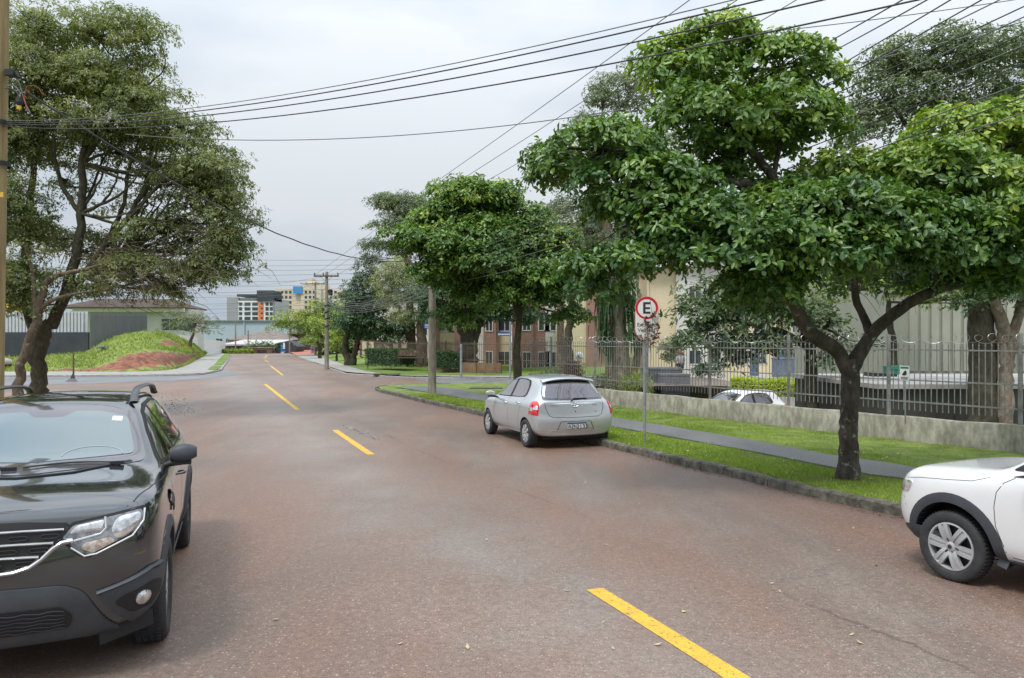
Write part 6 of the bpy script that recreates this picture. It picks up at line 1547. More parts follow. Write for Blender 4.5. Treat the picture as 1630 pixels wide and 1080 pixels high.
M['offwhite'] = pbr('offwhite_render', (.62, .61, .56), .85, var=.08, scale=.4)
M['brownr'] = pbr('reddish_brown_render', (.33, .19, .15), .85, var=.12, scale=.4)
M['ptile'] = pbr('weathered_roof_tiles', (.13, .105, .09), .9, col2=(.26, .22, .19), scale=1.2, detail=8, bump=.8, bscale=4, stretch=(1, 4, 1))
M['btile'] = pbr('brown_roof', (.075, .05, .04), .9, var=.3, scale=.8, bump=.5, bscale=5)
# apartment blocks with brown and cream bands
def block(label, y, x_px0, x_px1, bands, zt, grp, wins, depth=14):
    x0 = HX(x_px0, y, 0).x; x1 = HX(x_px1, y, 0).x
    r = thing('apartment_block', label, 'building', ((x0+x1)/2, y, -1.2), 0, grp)
    for a_, b_, mt, pr in bands:
        xa = HX(a_, y, 0).x; xb = HX(b_, y, 0).x; wall_box('wall', r, xa, xb, y-pr, y+depth, -1.2, zt, mt)
    wall_box('roof', r, x0-.3, x1+.3, y-.9, y+depth+.2, zt, zt+.35, 'offwhite')
    for px, w, pr in wins:
        for f_ in range(int((zt-.5)//2.75)+1):
            z = .55+f_*2.75
            if z < zt-.8: window(r, HX(px, y, 0).x, y-pr, z, w, 1.25, bars=1)
    return r
block('brown and cream apartment block right of the concrete pole with rows of white windows', 60, 688, 812, [(688,700,'brownr',.6), (700,724,'cream',0), (724,738,'brownr',.6), (738,757,'cream',0), (757,770,'offwhite',.2), (770,790,'brownr',.6), (790,812,'cream',0)], 10.2, 'apartment blocks with brown bands', [(710.5,1.15,0), (718.5,.5,0), (779,.6,.6), (803.5,1.1,0), (748,1.1,0)])
block('brown and cream apartment block with the tall blank cream wall behind the silver car', 57, 815, 962, [(815,848,'brownr',.6), (848,868,'brownr',.2), (868,884,'offwhite',.2), (884,932,'cream',.5), (932,962,'brownr',.7)], 10.6, 'apartment blocks with brown bands', [(838,.65,.6), (866,.0001+.9,.2), (876,.95,.2)], 16)
block('pale cream block seen through the fence between the sign and the leathery-leaved tree', 66, 1030, 1235, [(1030,1075,'cream',0), (1075,1150,'offwhite',.3), (1150,1235,'cream',0)], 8.2, 'pale blocks behind the trees', [(1105,1.1,.3), (1135,1.1,.3), (1180,1.2,0), (1210,1.2,0)], 12)
block('pale block behind the person in pink', 70, 1245, 1420, [(1245,1300,'cream',0), (1300,1345,'offwhite',.3), (1345,1420,'cream',0)], 8.4, 'pale blocks behind the trees', [(1270,1.1,0), (1325,1.1,.3), (1375,1.1,0)], 12)
# pale blue-green stair tower with dark window
y = 48; tw_ = thing('stair_tower', 'white building with pale green band and small dark window above the green bin', 'building', tuple(HX(1412, y, -1.2)))
wall_box('wall', tw_, HX(1368, y, 0).x, HX(1448, y, 0).x, y, y+9, -1.2, 5.6, 'offwhite')
wall_box('band', tw_, HX(1404, y, 0).x, HX(1432, y, 0).x, y-.35, y-.01, .6, 5.4, pbr('pale_green_render', (.42, .55, .50), .8, var=.08))
window(tw_, HX(1418, y, 0).x, y-.36, 2.6, .8, 1.4, bars=1)
mb = MB(); mb.box((HX(1388, y, 0).x, y-.04, .1), (1.6, .08, 2.6)); mb.build('door', pbr('grey_door', (.40, .43, .47), .5, var=.05), tw_, world=True)
# grey green corrugated hall with ledge
y = 30; hall = thing('corrugated_hall', 'grey-green corrugated hall behind the dark shed at the right', 'building', tuple(HX(1540, y, -1.2)))
x0 = HX(1445, y, 0).x; x1 = x0+17
wall_box('wall', hall, x0, x1, y, y+12, -1.2, 5.4, pbr('grey_green_render', (.30, .31, .25), .85, var=.08, scale=.5))
mb = MB(); M['gg'] = pbr('grey_green_sheet', (.34, .35, .28), .7, var=.08, scale=.6)
for i in range(int(17/.42)): mb.box((x0+.2+i*.42, y-.04, 2.95), (.30, .06, 4.3))
mb.build('cladding', 'gg', hall, world=True)
wall_box('ledge', hall, x0-.3, x1, y-1.6, y-.01, -1.2, .45, 'pavement')
# dark shed with pale flat roof in front
y = 18.5; shed = thing('low_shed', 'low dark olive shed with pale flat roof just behind the fence at the right', 'shed', tuple(HX(1500, y, -1.2)))
x0 = HX(1399, y, 0).x; x1 = x0+9
M['olive'] = pbr('dark_olive_paint', (.055, .055, .042), .75, var=.2, scale=1.2)
wall_box('wall', shed, x0, x1, y, y+5.5, -1.2, .84, 'olive')
mb = MB()
for i in range(22): mb.box((x0+.2+i*.41, y-.012, -.2), (.03, .02, 2.0))
mb.build('wall_battens', 'olive', shed, world=True)
wall_box('roof', shed, x0-.12, x1, y-.15, y+5.7, .841, .95, pbr('weathered_flat_roof', (.30, .28, .26), .9, col2=(.5, .48, .45), scale=1.5, detail=8))
q = P(1424, 592, 24); sk_ = thing('waste_container', 'green waste container standing behind the dark shed', 'container', (q.x, q.y, .3))
mb = MB(); mb.prism([(-.22, -.18), (.22, -.18), (.26, .14), (-.26, .14)], -.25, .25, lambda u, v, d: q+Vector((u, d, v))); mb.build('body', pbr('green_plastic', (.02, .17, .12), .5, var=.1), sk_, world=True)
mb = MB(); mb.box(q+Vector((0, 0, .16)), (.56, .54, .04)); mb.box(q+Vector((0, -.27, .11)), (.48, .02, .04)); mb.build('lid', 'green_sign', sk_, world=True)
q = P(1399, 604, 22.5); mb = MB(); mb.prism([(-.34, -.16), (.34, -.12), (.40, .16), (-.30, .2)], -.3, .3, lambda u, v, d: q+Vector((u, d, v)))
tag(mb.build('dark_box', 'black', origin=tuple(q)), 'dark grey box lying on the left end of the shed roof', 'box')
# planter wall under the yellow hedge, terrace, steps, ramp
mb = MB(); a_ = HX(1168, 33.6, -.83); b_ = HX(1430, 29.4, -.83); mb.bar(a_, b_, .3, .9); tag(mb.build('planter_wall', 'park', origin=tuple(a_.lerp(b_, .5))), 'pale planter wall under the yellow-green hedge', 'wall')
mb = MB(); mb.box((HX(1110, 42, 0).x, 46, -.75), (4.2, 8, .8)); tag(mb.build('terrace', pbr('terrace_stone', (.30, .27, .18), .9, var=.2), origin=tuple(HX(1110, 42, -1.2))), 'pale stone terrace the person in grey stands on', 'terrace')
for i in range(3):
    pass
st_ = thing('steps', 'wooden steps beside the shed leading up to the white building', 'steps', tuple(HX(1380, 30, -1.2)))
for i in range(3): mb = MB(); mb.box((HX(1380, 30, 0).x, 30+i*.32, -1.1+i*.2), (1.6, .34, .2)); mb.build('step', 'bark_b' if i < 2 else 'bark_l', st_, world=True)
# grey bins by the person
for i, (px, d, w, h, lab, c_) in enumerate(((1053, 41, 1.9, 1.6, 'large grey panelled container left of the person in grey', (.13, .14, .155)), (1072, 40, 1.5, 1.3, 'slate-grey container nearer the person in grey', (.17, .18, .2)), (1224, 52, 2.4, 2.6, 'blue-grey play frame behind the yellow hedge', (.10, .14, .24)), (1252, 50, 1.6, 1.3, 'blue-grey low box behind the yellow hedge', (.16, .2, .28)))):
    o = HX(px, d, -1.0+(.6 if i > 1 else 0)); t = thing('play_frame' if i == 2 else 'container', lab, 'playground item' if i == 2 else 'container', tuple(o)); mt = pbr('container_%s' % ('slate', 'grey', 'blue', 'pale')[i], c_, .6, var=.15)
    if i == 2:
        for s_ in (-1, 1): mb = MB(); mb.box((o.x+s_*w*.42, o.y, o.z+h/2), (w*.18, .5, h)); mb.build('post', mt, t, world=True)
        mb = MB(); mb.tube([Vector((o.x-w*.42, o.y, o.z+h)), Vector((o.x-w*.25, o.y, o.z+h+.25)), Vector((o.x+w*.25, o.y, o.z+h+.25)), Vector((o.x+w*.42, o.y, o.z+h))], .22, 8); mb.build('arch', mt, t, world=True)
        mb = MB(); mb.lathe([(.001, -.3), (.35, -.3), (.35, -.26)], origin=(o.x, o.y, o.z+h*.72), axis='Y', n=16); mb.build('disc', 'yellow', t, world=True)
    else:
        mb = MB(); mb.box((o.x, o.y, o.z+h*.45), (w, 1.0, h*.9))
        for k in range(7): mb.box((o.x-w/2+w*(k+.5)/7, o.y-.51, o.z+h*.45), (.05, .04, h*.8))
        mb.build('body', mt, t, world=True); mb = MB(); mb.box((o.x, o.y, o.z+h*.94), (w*1.04, 1.06, h*.07)); mb.build('lid', mt, t, world=True)
# inner fence rails far back and flag stand
lampb = HX(922, 31, -1.0); lm = thing('globe_lamp', 'white globe lamp on a short dark post behind the fence left of the yucca', 'lamp', tuple(lampb))
mb = MB(); mb.tube([lampb, Vector((lampb.x, lampb.y, P(922,575,31).z))], .035, 8); mb.build('post', 'black', lm, world=True)
mb = MB(); c_ = P(922, 567, 31); mb.lathe([(.001, -.17), (.1, -.14), (.16, -.06), (.17, 0), (.14, .09), (.08, .15), (.001, .17)], origin=c_, n=20); mb.build('globe', 'white', lm, world=True, smooth=60)
# palm-like trunk post (utility pole behind fence)
q = HX(892, 34, -1.2); tp_ = thing('wooden_post', 'tall bare brown pole before the cream apartment wall', 'pole', tuple(q)); mb = MB(); mb.tube([q, Vector((q.x, q.y, P(892,455,34).z))], [.2, .14], 10); mb.build('shaft', 'bark_b', tp_, world=True)
# shrubs inside the fence
def shrub(name, label, px, py, D, rx, ry, mat, seed, L=.16, W=.05, z0=-1.2, per=7, dr=.2, pr=.3, cpp=6):
    b_ = HX(px, D, z0); c = P(px, py, D)
    return make_tree(name, label, 'shrub', b_, [([b_, b_.lerp(c, .5)+Vector((.05, 0, 0)), c], [.05, .04, .02])], [lp(px, py, D, rx, ry, .5)], mat, 'bark_b', L, W, per=per, pad_r=pr, cl_per_pad=cpp, pads=1.3, seed=seed, hexa=False, twig=.6, droop=dr)
shrub('leafy_shrub', 'variegated shrub behind the wall just right of the silver car', 958, 605, 27, 18, 18, 'lf_olive', 71)
shrub('purple_shrub', 'purple-leaved upright plant by the globe lamp', 911, 588, 29.5, 10, 20, 'lf_red', 72, .22, .05)
shrub('spiky_plant', 'spiky bright green plant at the foot of the yucca trunk', 1010, 608, 26, 16, 14, 'lf_yel', 73, .3, .03, per=12, dr=.1)
shrub('leafy_shrub', 'low green shrub behind the wall at the parking entrance', 880, 598, 31, 22, 12, 'lf_olive', 74)
shrub('garden_shrub', 'dark shrub beside the cream block behind the white car', 1130, 588, 48, 30, 14, 'lf_dark', 75, .2, .08)
shrub('garden_shrub', 'tall green shrub left of the person in grey', 1068, 560, 50, 22, 30, 'lf_olive', 76, .2, .08)
shrub('garden_shrub', 'green shrub against the cream wall behind the blue play frame', 1265, 570, 52, 18, 22, 'lf_olive', 77, .2, .08)

# ---------------- end of the street
M['lblue'] = pbr('pale_blue_sheet', (.42, .50, .56), .6, var=.05, scale=.1)
y = 172; wh = thing('warehouse', 'long pale blue-grey warehouse closing the end of the street', 'building', tuple(HX(450, y, -1)))
x0 = HX(325, y, 0).x; x1 = HX(577, y, 0).x
wall_box('wall', wh, x0, x1, y, y+30, -1, 6.2, 'lblue'); wall_box('roof', wh, x0-.4, x1+.4, y-.4, y+30.4, 6.2, 6.5, pbr('grey_roof_edge', (.22, .24, .27), .6))
for px in (389,): wall_box('downpipe', wh, HX(px-.8, y, 0).x, HX(px+.8, y, 0).x, y-.3, y-.01, -1, 6.2, 'lblue')
for px in (349, 365, 441, 455, 432): window(wh, HX(px, y, 0).x, y, 2.0, 1.6, .9, bars=1)
# two towers
y = 250; t1 = thing('apartment_tower', 'grey and white apartment tower with orange panels and dark top', 'building', tuple(HX(400, y, -1)), 0)
X = lambda px: HX(px, y, 0).x
Zp = lambda py: P(0, py, y).z
wall_box('wall', t1, X(362), X(437), y, y+16, -1, Zp(475), pbr('pale_grey_render', (.46, .46, .46), .8, var=.04, scale=.1))
wall_box('side_wall', t1, X(362), X(381), y-.6, y-.01, -1, Zp(474), pbr('mid_grey_render', (.33, .33, .34), .8, var=.04, scale=.1))
wall_box('roof_slab', t1, X(379), X(430), y-1.2, y+8, Zp(472.5), Zp(469), pbr('charcoal_render', (.05, .055, .065), .7, var=.1)); M['char'] = bpy.data.materials['charcoal_render']
wall_box('lift_tower', t1, X(411), X(437), y-1.4, y+8, Zp(480), Zp(463), 'char')
wall_box('frame', t1, X(381), X(436), y-.9, y-.6, -1, Zp(479.5), 'white')
orange = pbr('orange_panel', (.78, .22, .05), .6, var=.03)
for r_ in range(5):
    py = 484.5+r_*7.6
    for px, w_ in ((384.5,5), (395.5,9.5), (407.5,9), (426.5,5), (433.3,5)):
        mb = MB(); mb.box((X(px), y-.93, Zp(py)), ((X(px+w_/2)-X(px-w_/2)), .12, 1.05)); mb.build('window', 'win', t1, world=True)
    mb = MB(); mb.box((X(416.8), y-1.05, Zp(py)), (X(420.6)-X(413), .3, 1.35)); pn = mb.build('panel', orange, t1, world=True)
    mb = MB(); mb.box((X(418.6), y-1.22, Zp(py-.6)), (.7, .06, .55)); mb.build('small_window', 'win', pn, world=True)
y = 300; t2 = thing('apartment_tower', 'cream apartment tower with sky-blue panel behind the orange-panelled tower', 'building', tuple(HX(490, y, -1)), 0)
M['cream2'] = pbr('cream_tower_render', (.66, .56, .42), .85, var=.04, scale=.1)
wall_box('wall', t2, X(437), X(480), y, y+14, -1, Zp(460), 'cream2'); wall_box('wall', t2, X(480), X(512), y-1, y+14, -1, Zp(451.5), 'cream2'); wall_box('wall', t2, X(512), X(546), y, y+14, -1, Zp(461.5), 'cream2')
wall_box('stair_head', t2, X(487), X(502), y+1, y+6, Zp(451.5), Zp(447), 'cream2'); wall_box('water_tank', t2, X(494), X(498.5), y+2, y+4, Zp(447), Zp(444.5), 'kerb_light')
wall_box('blue_panel', t2, X(468), X(482.5), y-1.5, y-1.01, Zp(468), Zp(456.5), bpy.data.materials['blue_panel'])
for r_ in range(4):
    for px in (449, 455.5, 462, 488, 494.5, 501, 520, 527, 534):
        mb = MB(); mb.box((X(px), y-1.02 if 480 < px < 512 else y-.02, Zp(465.5+r_*8)), (.95, .12, 1.0)); mb.build('window', 'win', t2, world=True)
# tiled house and dark kiosk at the junction
y = 148; X = lambda px: HX(px, y, 0).x; Zp = lambda py: P(0, py, y).z
hs = thing('tiled_house', 'low house with weathered pyramid tiled roof at the end of the street', 'house', tuple(HX(420, y, -1)))
wall_box('wall', hs, X(362), X(462), y, y+12, -1, Zp(541), 'offwhite'); roof_hip('roof', hs, X(366), X(460), y, y+12, Zp(541), Zp(524.5), 'ptile', .46)
y = 140; X = lambda px: HX(px, y, 0).x; Zp = lambda py: P(0, py, y).z
an_ = thing('flat_annex', 'pale flat-roofed annex in front of the tiled house', 'building', tuple(HX(410, y, -1)))
wall_box('wall', an_, X(355), X(440), y, y+5, -1, Zp(548), pbr('dark_grey_wall', (.14, .14, .145), .8, var=.2)); mb = MB()
vs = [(X(358), y-1, Zp(548)), (X(440), y-1, Zp(547)), (X(461), y+2, Zp(541)), (X(372), y+5, Zp(541)), ]; mb.add(vs+[(a_, b_, c_-.3) for a_, b_, c_ in vs], [(0,1,2,3), (4,7,6,5), (0,4,5,1), (1,5,6,2), (2,6,7,3), (3,7,4,0)]); mb.build('roof', pbr('pale_sheet_roof', (.50, .49, .47), .7, var=.1), an_, world=True)
y = 134; X = lambda px: HX(px, y, 0).x; Zp = lambda py: P(0, py, y).z
ki = thing('corner_shop', 'charcoal corner shop with blue and white poster at the end of the street', 'shop', tuple(HX(450, y, -.4)))
mb = MB(); fr = lambda u, v, d: Vector((u, y+d, v)); mb.prism([(X(438), Zp(563.5)), (X(460), Zp(563.5)), (X(460), Zp(542.5)), (X(438), Zp(548))], 0, 6, fr); mb.build('wall', 'char', ki, world=True)
mb = MB(); mb.prism([(X(460.2), Zp(563.5)), (X(467), Zp(563.5)), (X(472), Zp(552)), (X(460.2), Zp(543))], .3, 6, fr); mb.build('side_wall', 'char', ki, world=True)
mb = MB(); mb.prism(rect(X(447), Zp(557), X(451.5), Zp(549.5)), -.06, -.01, fr); mb.prism(rect(X(447), Zp(561), X(454.5), Zp(558.3)), -.06, -.01, fr); mb.build('poster', bpy.data.materials['blue_panel'], ki, world=True)
mb = MB(); mb.prism([(X(451), Zp(556)), (X(454), Zp(556)), (X(454), Zp(549)), (X(453), Zp(545.5)), (X(451.4), Zp(545.5)), (X(451), Zp(548))], -.12, -.07, fr); mb.prism(rect(X(447), Zp(562.8), X(452.5), Zp(561.2)), -.12, -.02, fr); mb.build('poster_figure', 'white', ki, world=True)
cn = thing('brick_counter', 'low red-brick counter wall left of the charcoal corner shop', 'wall', tuple(HX(415, 132, -.4)))
y = 132; X = lambda px: HX(px, y, 0).x; Zp = lambda py: P(0, py, y).z
wall_box('wall', cn, X(397), X(433), y, y+1.2, -.6, Zp(554.5), pbr('dark_brick', (.17, .08, .06), .9, var=.2)); wall_box('coping', cn, X(396.5), X(433.5), y-.1, y+1.3, Zp(554.5), Zp(553.4), 'kerb_light'); wall_box('opening', cn, X(409), X(424), y-.05, y-.01, -.3, Zp(557.5), 'black')
hedge('low_hedge', 'low clipped hedge strip in front of the street-end wall', HX(353, 130, -.3), HX(399, 130, -.3), 1.4, -.3, .12, 'lf_yel', 64, .3, 1800)
pm = HX(408, 133.5, -.3); g = np.random.default_rng(5)
pt_ = thing('palm', 'small palm with arching fronds above the brick counter', 'palm', tuple(pm)); mb = MB(); mb.tube([pm, pm+up*1.2], [.25, .18], 8); mb.build('trunk', 'bark_b', pt_, world=True)
leaf_mesh('crown', np.repeat(np.array([[0, 0, 1.4], [1.6, 0, 1.2], [-1.3, 0, 1.1], [3, 0, 1.2]]), 12, 0), np.tile(np.array([[0, 0, 1.]]), (48, 1)), 4, 1.6, .16, g, pt_, 'lf_olive', .5, .5, False, jit=.15)
mb = MB(); mb.strip(onv([G(470,565.5), G(512,565.6)], .03), onv([HX(455, 150, 0), HX(500, 150, 0)], .35)); struct(mb.build('ramp', pbr('red_paving', (.40, .14, .10), .9, var=.1)))
# white wall of the left house, brown-roofed house
lwl = HX(318, 112, 0); mb = MB(); mb.bar(HX(286, 90, 1.3), HX(357, 134, .45), .25, 2.6); tag(mb.build('garden_wall', 'white', origin=tuple(HX(330, 118, 0))), 'white garden wall beyond the grassy bank at the far left kerb', 'wall')
y = 100; X = lambda px: HX(px, y, 0).x; Zp = lambda py: P(0, py, y).z
h2 = thing('brown_roofed_house', 'white house with broad brown roof behind the grassy bank', 'house', tuple(HX(230, y, 0)))
wall_box('wall', h2, X(130), X(300), y, y+5, 0, Zp(492), 'offwhite'); roof_hip('roof', h2, X(120), X(285), y-1, y+5, Zp(490), Zp(475), 'btile', .2, 1.2)
wall_box('fascia', h2, X(125), X(300), y-1.4, y-1.1, Zp(497), Zp(491.5), 'white')
for px in (270, 298): window(h2, X(px), y, Zp(517), 2.2, 1.6, bars=1)
h3 = thing('brick_house', 'blurred reddish brick house behind the far pedestrians', 'house', tuple(HX(485, 156, -.3))); wall_box('wall', h3, HX(462, 156, 0).x, HX(510, 156, 0).x, 156, 162, -.5, 3.4, 'btile'); roof_hip('roof', h3, HX(462, 156, 0).x, HX(510, 156, 0).x, 156, 162, 3.4, 4.6, 'ptile')
y = 120; hr = thing('highrise', 'pale high-rise tower glimpsed through the gap left of the large right tree', 'building', tuple(HX(905, y, -1))); wall_box('wall', hr, HX(868, y, 0).x, HX(948, y, 0).x, y, y+18, -1, P(0, 338, y).z, 'offwhite')
for r_ in range(8):
    for px in (878, 895, 912, 930): window(hr, HX(px, y, 0).x, y, 3+r_*2.3, 1.0, 1.1, bars=0)
wb2 = thing('white_building', 'white building behind the feathery tree beyond the lawn', 'building', tuple(HX(640, 96, 0))); wall_box('wall', wb2, HX(600, 96, 0).x, HX(700, 96, 0).x, 96, 104, -1, 7.2, 'offwhite')
for px in (625, 650, 668): window(wb2, HX(px, 96, 0).x, 96, 3.2, 2, 1.2)
wall_box('roof', wb2, HX(598, 96, 0).x, HX(702, 96, 0).x, 95.5, 104.5, 7.2, 7.5, 'kerb_light')

# far tree line
def far_wood(name, label, x0, x1, y, z0, z1, mat, seed, n):
    g = np.random.default_rng(seed); C = np.stack([g.uniform(x0, x1, n), y+g.uniform(-4, 4, n), 0*g.uniform(0, 1, n)], 1)
    hgt = z1*(.72+.2*np.sin(C[:, 0]*.12)+.12*np.sin(C[:, 0]*.43+1)); C[:, 2] = z0+(hgt-z0)*g.uniform(0, 1, n)**.7
    return tag(leaf_mesh(name, C, np.tile(np.array([[0, -.5, 1.]]), (n, 1)), 4, 1.0, .5, g, None, mat, .3, .2, False, jit=.6), label, 'trees', kind='stuff')
far_wood('distant_trees', 'dark line of distant trees behind the left houses', -150, -60, 140, 0, 8, 'lf_dark', 81, 9000)
far_wood('distant_trees', 'dark mass of distant trees behind the right grounds', 12, 110, 100, -1, 13, 'lf_dark', 82, 12000)
far_wood('distant_trees', 'green mass of trees between the lawn and the white building', -26, -8, 110, 0, 9, 'lf_dark', 83, 3500)

# ================================================================== POLES AND CABLES
def pole(label, base, top, r0, r1, mat='conc_pole', cat='utility pole', name='utility_pole', grp=None, arm=None, armw=2.0, tilt=(0, 0)):
    t = thing(name, label, cat, tuple(base), 0, grp); mb = MB(); tp = Vector((base.x+tilt[0], base.y+tilt[1], top)); mb.tube([base-up*.2, base.lerp(tp, .5), tp], [r0, (r0+r1)/2, r1], 14); mb.build('shaft', mat, t, world=True, smooth=50)
    if arm is not None:
        mb = MB(); mb.bar(Vector((base.x-armw/2, base.y-.15, arm)), Vector((base.x+armw/2, base.y-.15, arm)), .10, .12); mb.build('crossarm', 'bark_b', t, world=True)
        for u in (-.46, -.12 if armw > 1 else 0, .46):
            mb = MB(); mb.lathe([(.02, 0), (.05, .03), (.035, .08), (.06, .12), (.03, .2), (.001, .22)], origin=(base.x+u*armw, base.y-.15, arm+.06), n=10); mb.build('insulator', 'plastic_d', t, world=True)
        mb = MB(); mb.tube([Vector((base.x-.45, base.y-.16, arm-.06)), Vector((base.x, base.y-.12, arm-.45))], .02, 5); mb.tube([Vector((base.x+.45, base.y-.16, arm-.06)), Vector((base.x, base.y-.12, arm-.45))], .02, 5); mb.build('brace', 'galv', t, world=True)
    return t
b1 = G(688, 627, VZ); p1 = pole('thick concrete utility pole with small blue sign standing on the grass corner', b1, 5.6, .165, .13)
mb = MB()
for z in (3.0, 4.1, 4.6): mb.lathe([(.175, z-.03), (.175, z+.03)], origin=(b1.x, b1.y, 0), n=14)
mb.build('band', 'galv', p1, world=True)
mb = MB(); c_ = P(680, 519, b1.y); mb.box(c_, (.26, .03, .22)); mb.build('sign_plate', 'blue', p1, world=True)
mb = MB(); mb.box(c_+Vector((0, -.02, .03)), (.18, .01, .04)); mb.box(c_+Vector((0, -.02, -.05)), (.18, .01, .03)); mb.build('sign_marks', 'white', p1, world=True)
b2 = G(520, 586, .1); p2 = pole('concrete utility pole with wooden crossarm beside the far pavement', b2, P(0, 433, b2.y).z, .17, .11, arm=P(0, 440, b2.y).z, armw=40*b2.y/F)
mb = MB()
for k, z in enumerate((3.2, 3.8, 4.3, 4.8)): mb.tube([b2+up*z+Vector((-.14, -.1, 0)), b2+up*(z+.1)+Vector((.2, -.2, .0)), b2+up*(z+.25)+Vector((.16, -.1, 0))], .06, 6)
mb.lathe([(.001, 5.2), (.16, 5.2), (.18, 5.6), (.001, 5.7)], origin=(b2.x+.3, b2.y, .3), n=12)
mb.build('fittings', 'plastic_d', p2, world=True)
mb = MB(); q = P(492, 463, b2.y); mb.tube([P(518,478,b2.y), P(505,465,b2.y), P(488,452,b2.y)], .03, 6); mb.bar(P(489,453,b2.y), P(478,451,b2.y), .14, .07); mb.build('lamp_arm', 'galv', p2, world=True)
b3 = HX(502, 112, -.2); pole('distant utility pole with crossarm rising behind the lime-coloured tree', b3, P(0, 449, 112).z, .18, .13, arm=P(0, 452, 112).z, armw=2.8)
for px, y_, top, lab in ((375, 131, 512, 'thin grey pole left of the tiled house'), (395, 131, 526, 'short grey pole before the tiled house'), (461, 133, 513, 'thin dark pole at the corner shop')):
    pole(lab, HX(px, y_, -.4), P(0, top, y_).z, .12, .10)
# left foreground pole
D = 11; pb = HX(-13, D, gz(D)+.1); pL = pole('weathered wooden pole at the very left edge behind the black car', pb, 8.2, .135, .14, 'wood_pole', tilt=(.10, 0))
pbx = P(1, 199, D)
mb = MB()
for py in (197, 262): c_ = P(0, py, D); mb.lathe([(.155, -.035), (.155, .035)], origin=(c_.x-.02, D, c_.z), n=16)
mb.build('band', 'plastic_d', pL, world=True)
mb = MB(); c_ = P(18, 117, D-.1); mb.box(c_, (.12, .14, .08)); mb.tube([P(8,115,D), P(14,114,D-.1), P(24,118,D-.1), P(30,124,D-.1)], [.03, .035, .04, .02], 8); mb.build('cable_clamp', 'plastic_d', pL, world=True)
for i, (pts, m_, r_) in enumerate((([(8,138), (20,136), (28,142), (32,150), (30,160)], 'cable2', .008), ([(8,141), (18,141), (27,148), (31,158)], 'cable', .008), ([(42,138), (40,146), (39,158), (42,170), (44,178)], pbr('dull_red_insulation', (.35, .04, .04), .6), .006), ([(42,138), (50,136), (60,139), (66,148), (72,152)], pbr('dull_red_cable', (.35, .04, .04), .6), .004), ([(24,125), (30,132), (34,145), (40,165), (48,180)], 'cable2', .006))):
    mb = MB(); mb.tube(smoothpl([P(a_, b_, D-.12) for a_, b_ in pts], 14), r_, 6); mb.build('wire_loop', m_, pL, world=True)
mb = MB(); mb.lathe([(.001, .07), (.035, .06), (.045, 0), (.03, -.05), (.001, -.06)], origin=P(30, 163, D-.12), n=12); mb.build('connector', 'plastic_d', pL, world=True)
mb = MB(); mb.lathe([(.001, .03), (.03, .02), (.028, -.03), (.001, -.04)], origin=P(30, 171, D-.12), n=12); mb.build('connector_cap', 'yellow', pL, world=True)
mb = MB(); c_ = P(1, 310, D-.15); mb.box(c_, (.07, .01, .07)); mb.build('tag', 'yellow', pL, world=True)

def cable(label, a, b_, sag, r, mat='cable', grp=None, n=26, wig=0, name='overhead_cable'):
    a = Vector(a); b_ = Vector(b_); pts = []
    for i in range(n):
        t = i/(n-1); p = a.lerp(b_, t); p.z -= 4*sag*t*(1-t)+wig*math.sin(t*90); pts.append(p)
    mb = MB(); mb.tube(pts, r, 6); return tag(mb.build(name, mat, origin=tuple(a), smooth=60), label, 'cable', grp)
# heavy cables from the left pole over the street
for i, (z1, s_, dz, lab) in enumerate(((4.98, .86, 0.02, 'uppermost of the heavy black cables sagging across the whole street'), (4.86, .88, 0.0, 'middle heavy black cable crossing the street high over the silver car'), (4.72, .92, -.03, 'lowest of the heavy black cables sagging across the whole street'))):
    cable(lab, (-7.28, 11, 5.09+dz), (10.3, -1, z1), s_, .0056, n=50)
cable('thin grey cable just above the three heavy black cables over the street', (-7.28, 11, 5.14), (10.3, -1, 5.0), .84, .004, 'cable2', n=50)
cable('thin cable crossing the street below the heavy cables and into the large right tree', P(200, 214, 20), P(1690, 18, 13.5), .9, .010, 'cable2', n=40)
cable('thin cable near the top right corner above the large right tree', P(1180, 55, 14), P(1700, -14, 14), .05, .008, 'cable2')
# twisted cable from the left pole to the concrete pole
T1 = Vector((b1.x, b1.y, P(0, 408, b1.y).z))
cable('thick twisted cable sagging from the left pole down to the concrete pole', P(40, 145, D-.1), T1, 1.02, .014, n=200, wig=.005)
# high voltage lines: crossarm pole -> concrete pole -> past the camera on the right
for i, (u, lab) in enumerate(((-.46, 'leftmost high wire slanting up across the sky to the top of the picture'), (-.05, 'middle high wire slanting up across the sky into the large right tree'), (.46, 'rightmost high wire slanting up behind the large right tree'))):
    A_ = Vector((b2.x+u*1.9, b2.y-.15, P(0, 438, b2.y).z)); B_ = Vector((b1.x+.55+u*2.0, b1.y, 7.95)); C_ = Vector((10.3+u*2.2, -1, 8.6))
    mb = MB(); pts = [A_.lerp(B_, t/12)-up*4*.10*(t/12)*(1-t/12) for t in range(13)]+[B_.lerp(C_, t/20)-up*4*.12*(t/20)*(1-t/20) for t in range(1, 21)]
    mb.tube(pts, .009, 6); tag(mb.build('overhead_cable', 'cable2', origin=tuple(B_)), lab, 'cable')
g2 = random.Random(17)
# bundle running from the concrete pole to the right, past the camera
for i in range(9):
    A_ = Vector((b1.x+.15, b1.y, 4.2+.16*i)); C_ = Vector((9.5+.25*g2.random(), 0, 5.4+.19*i)); cable('black telephone cable in the bundle passing through the large right tree', A_, C_, .45+.06*g2.random(), .008, 'cable' if i % 2 else 'cable2', 'telephone cables along the right side')
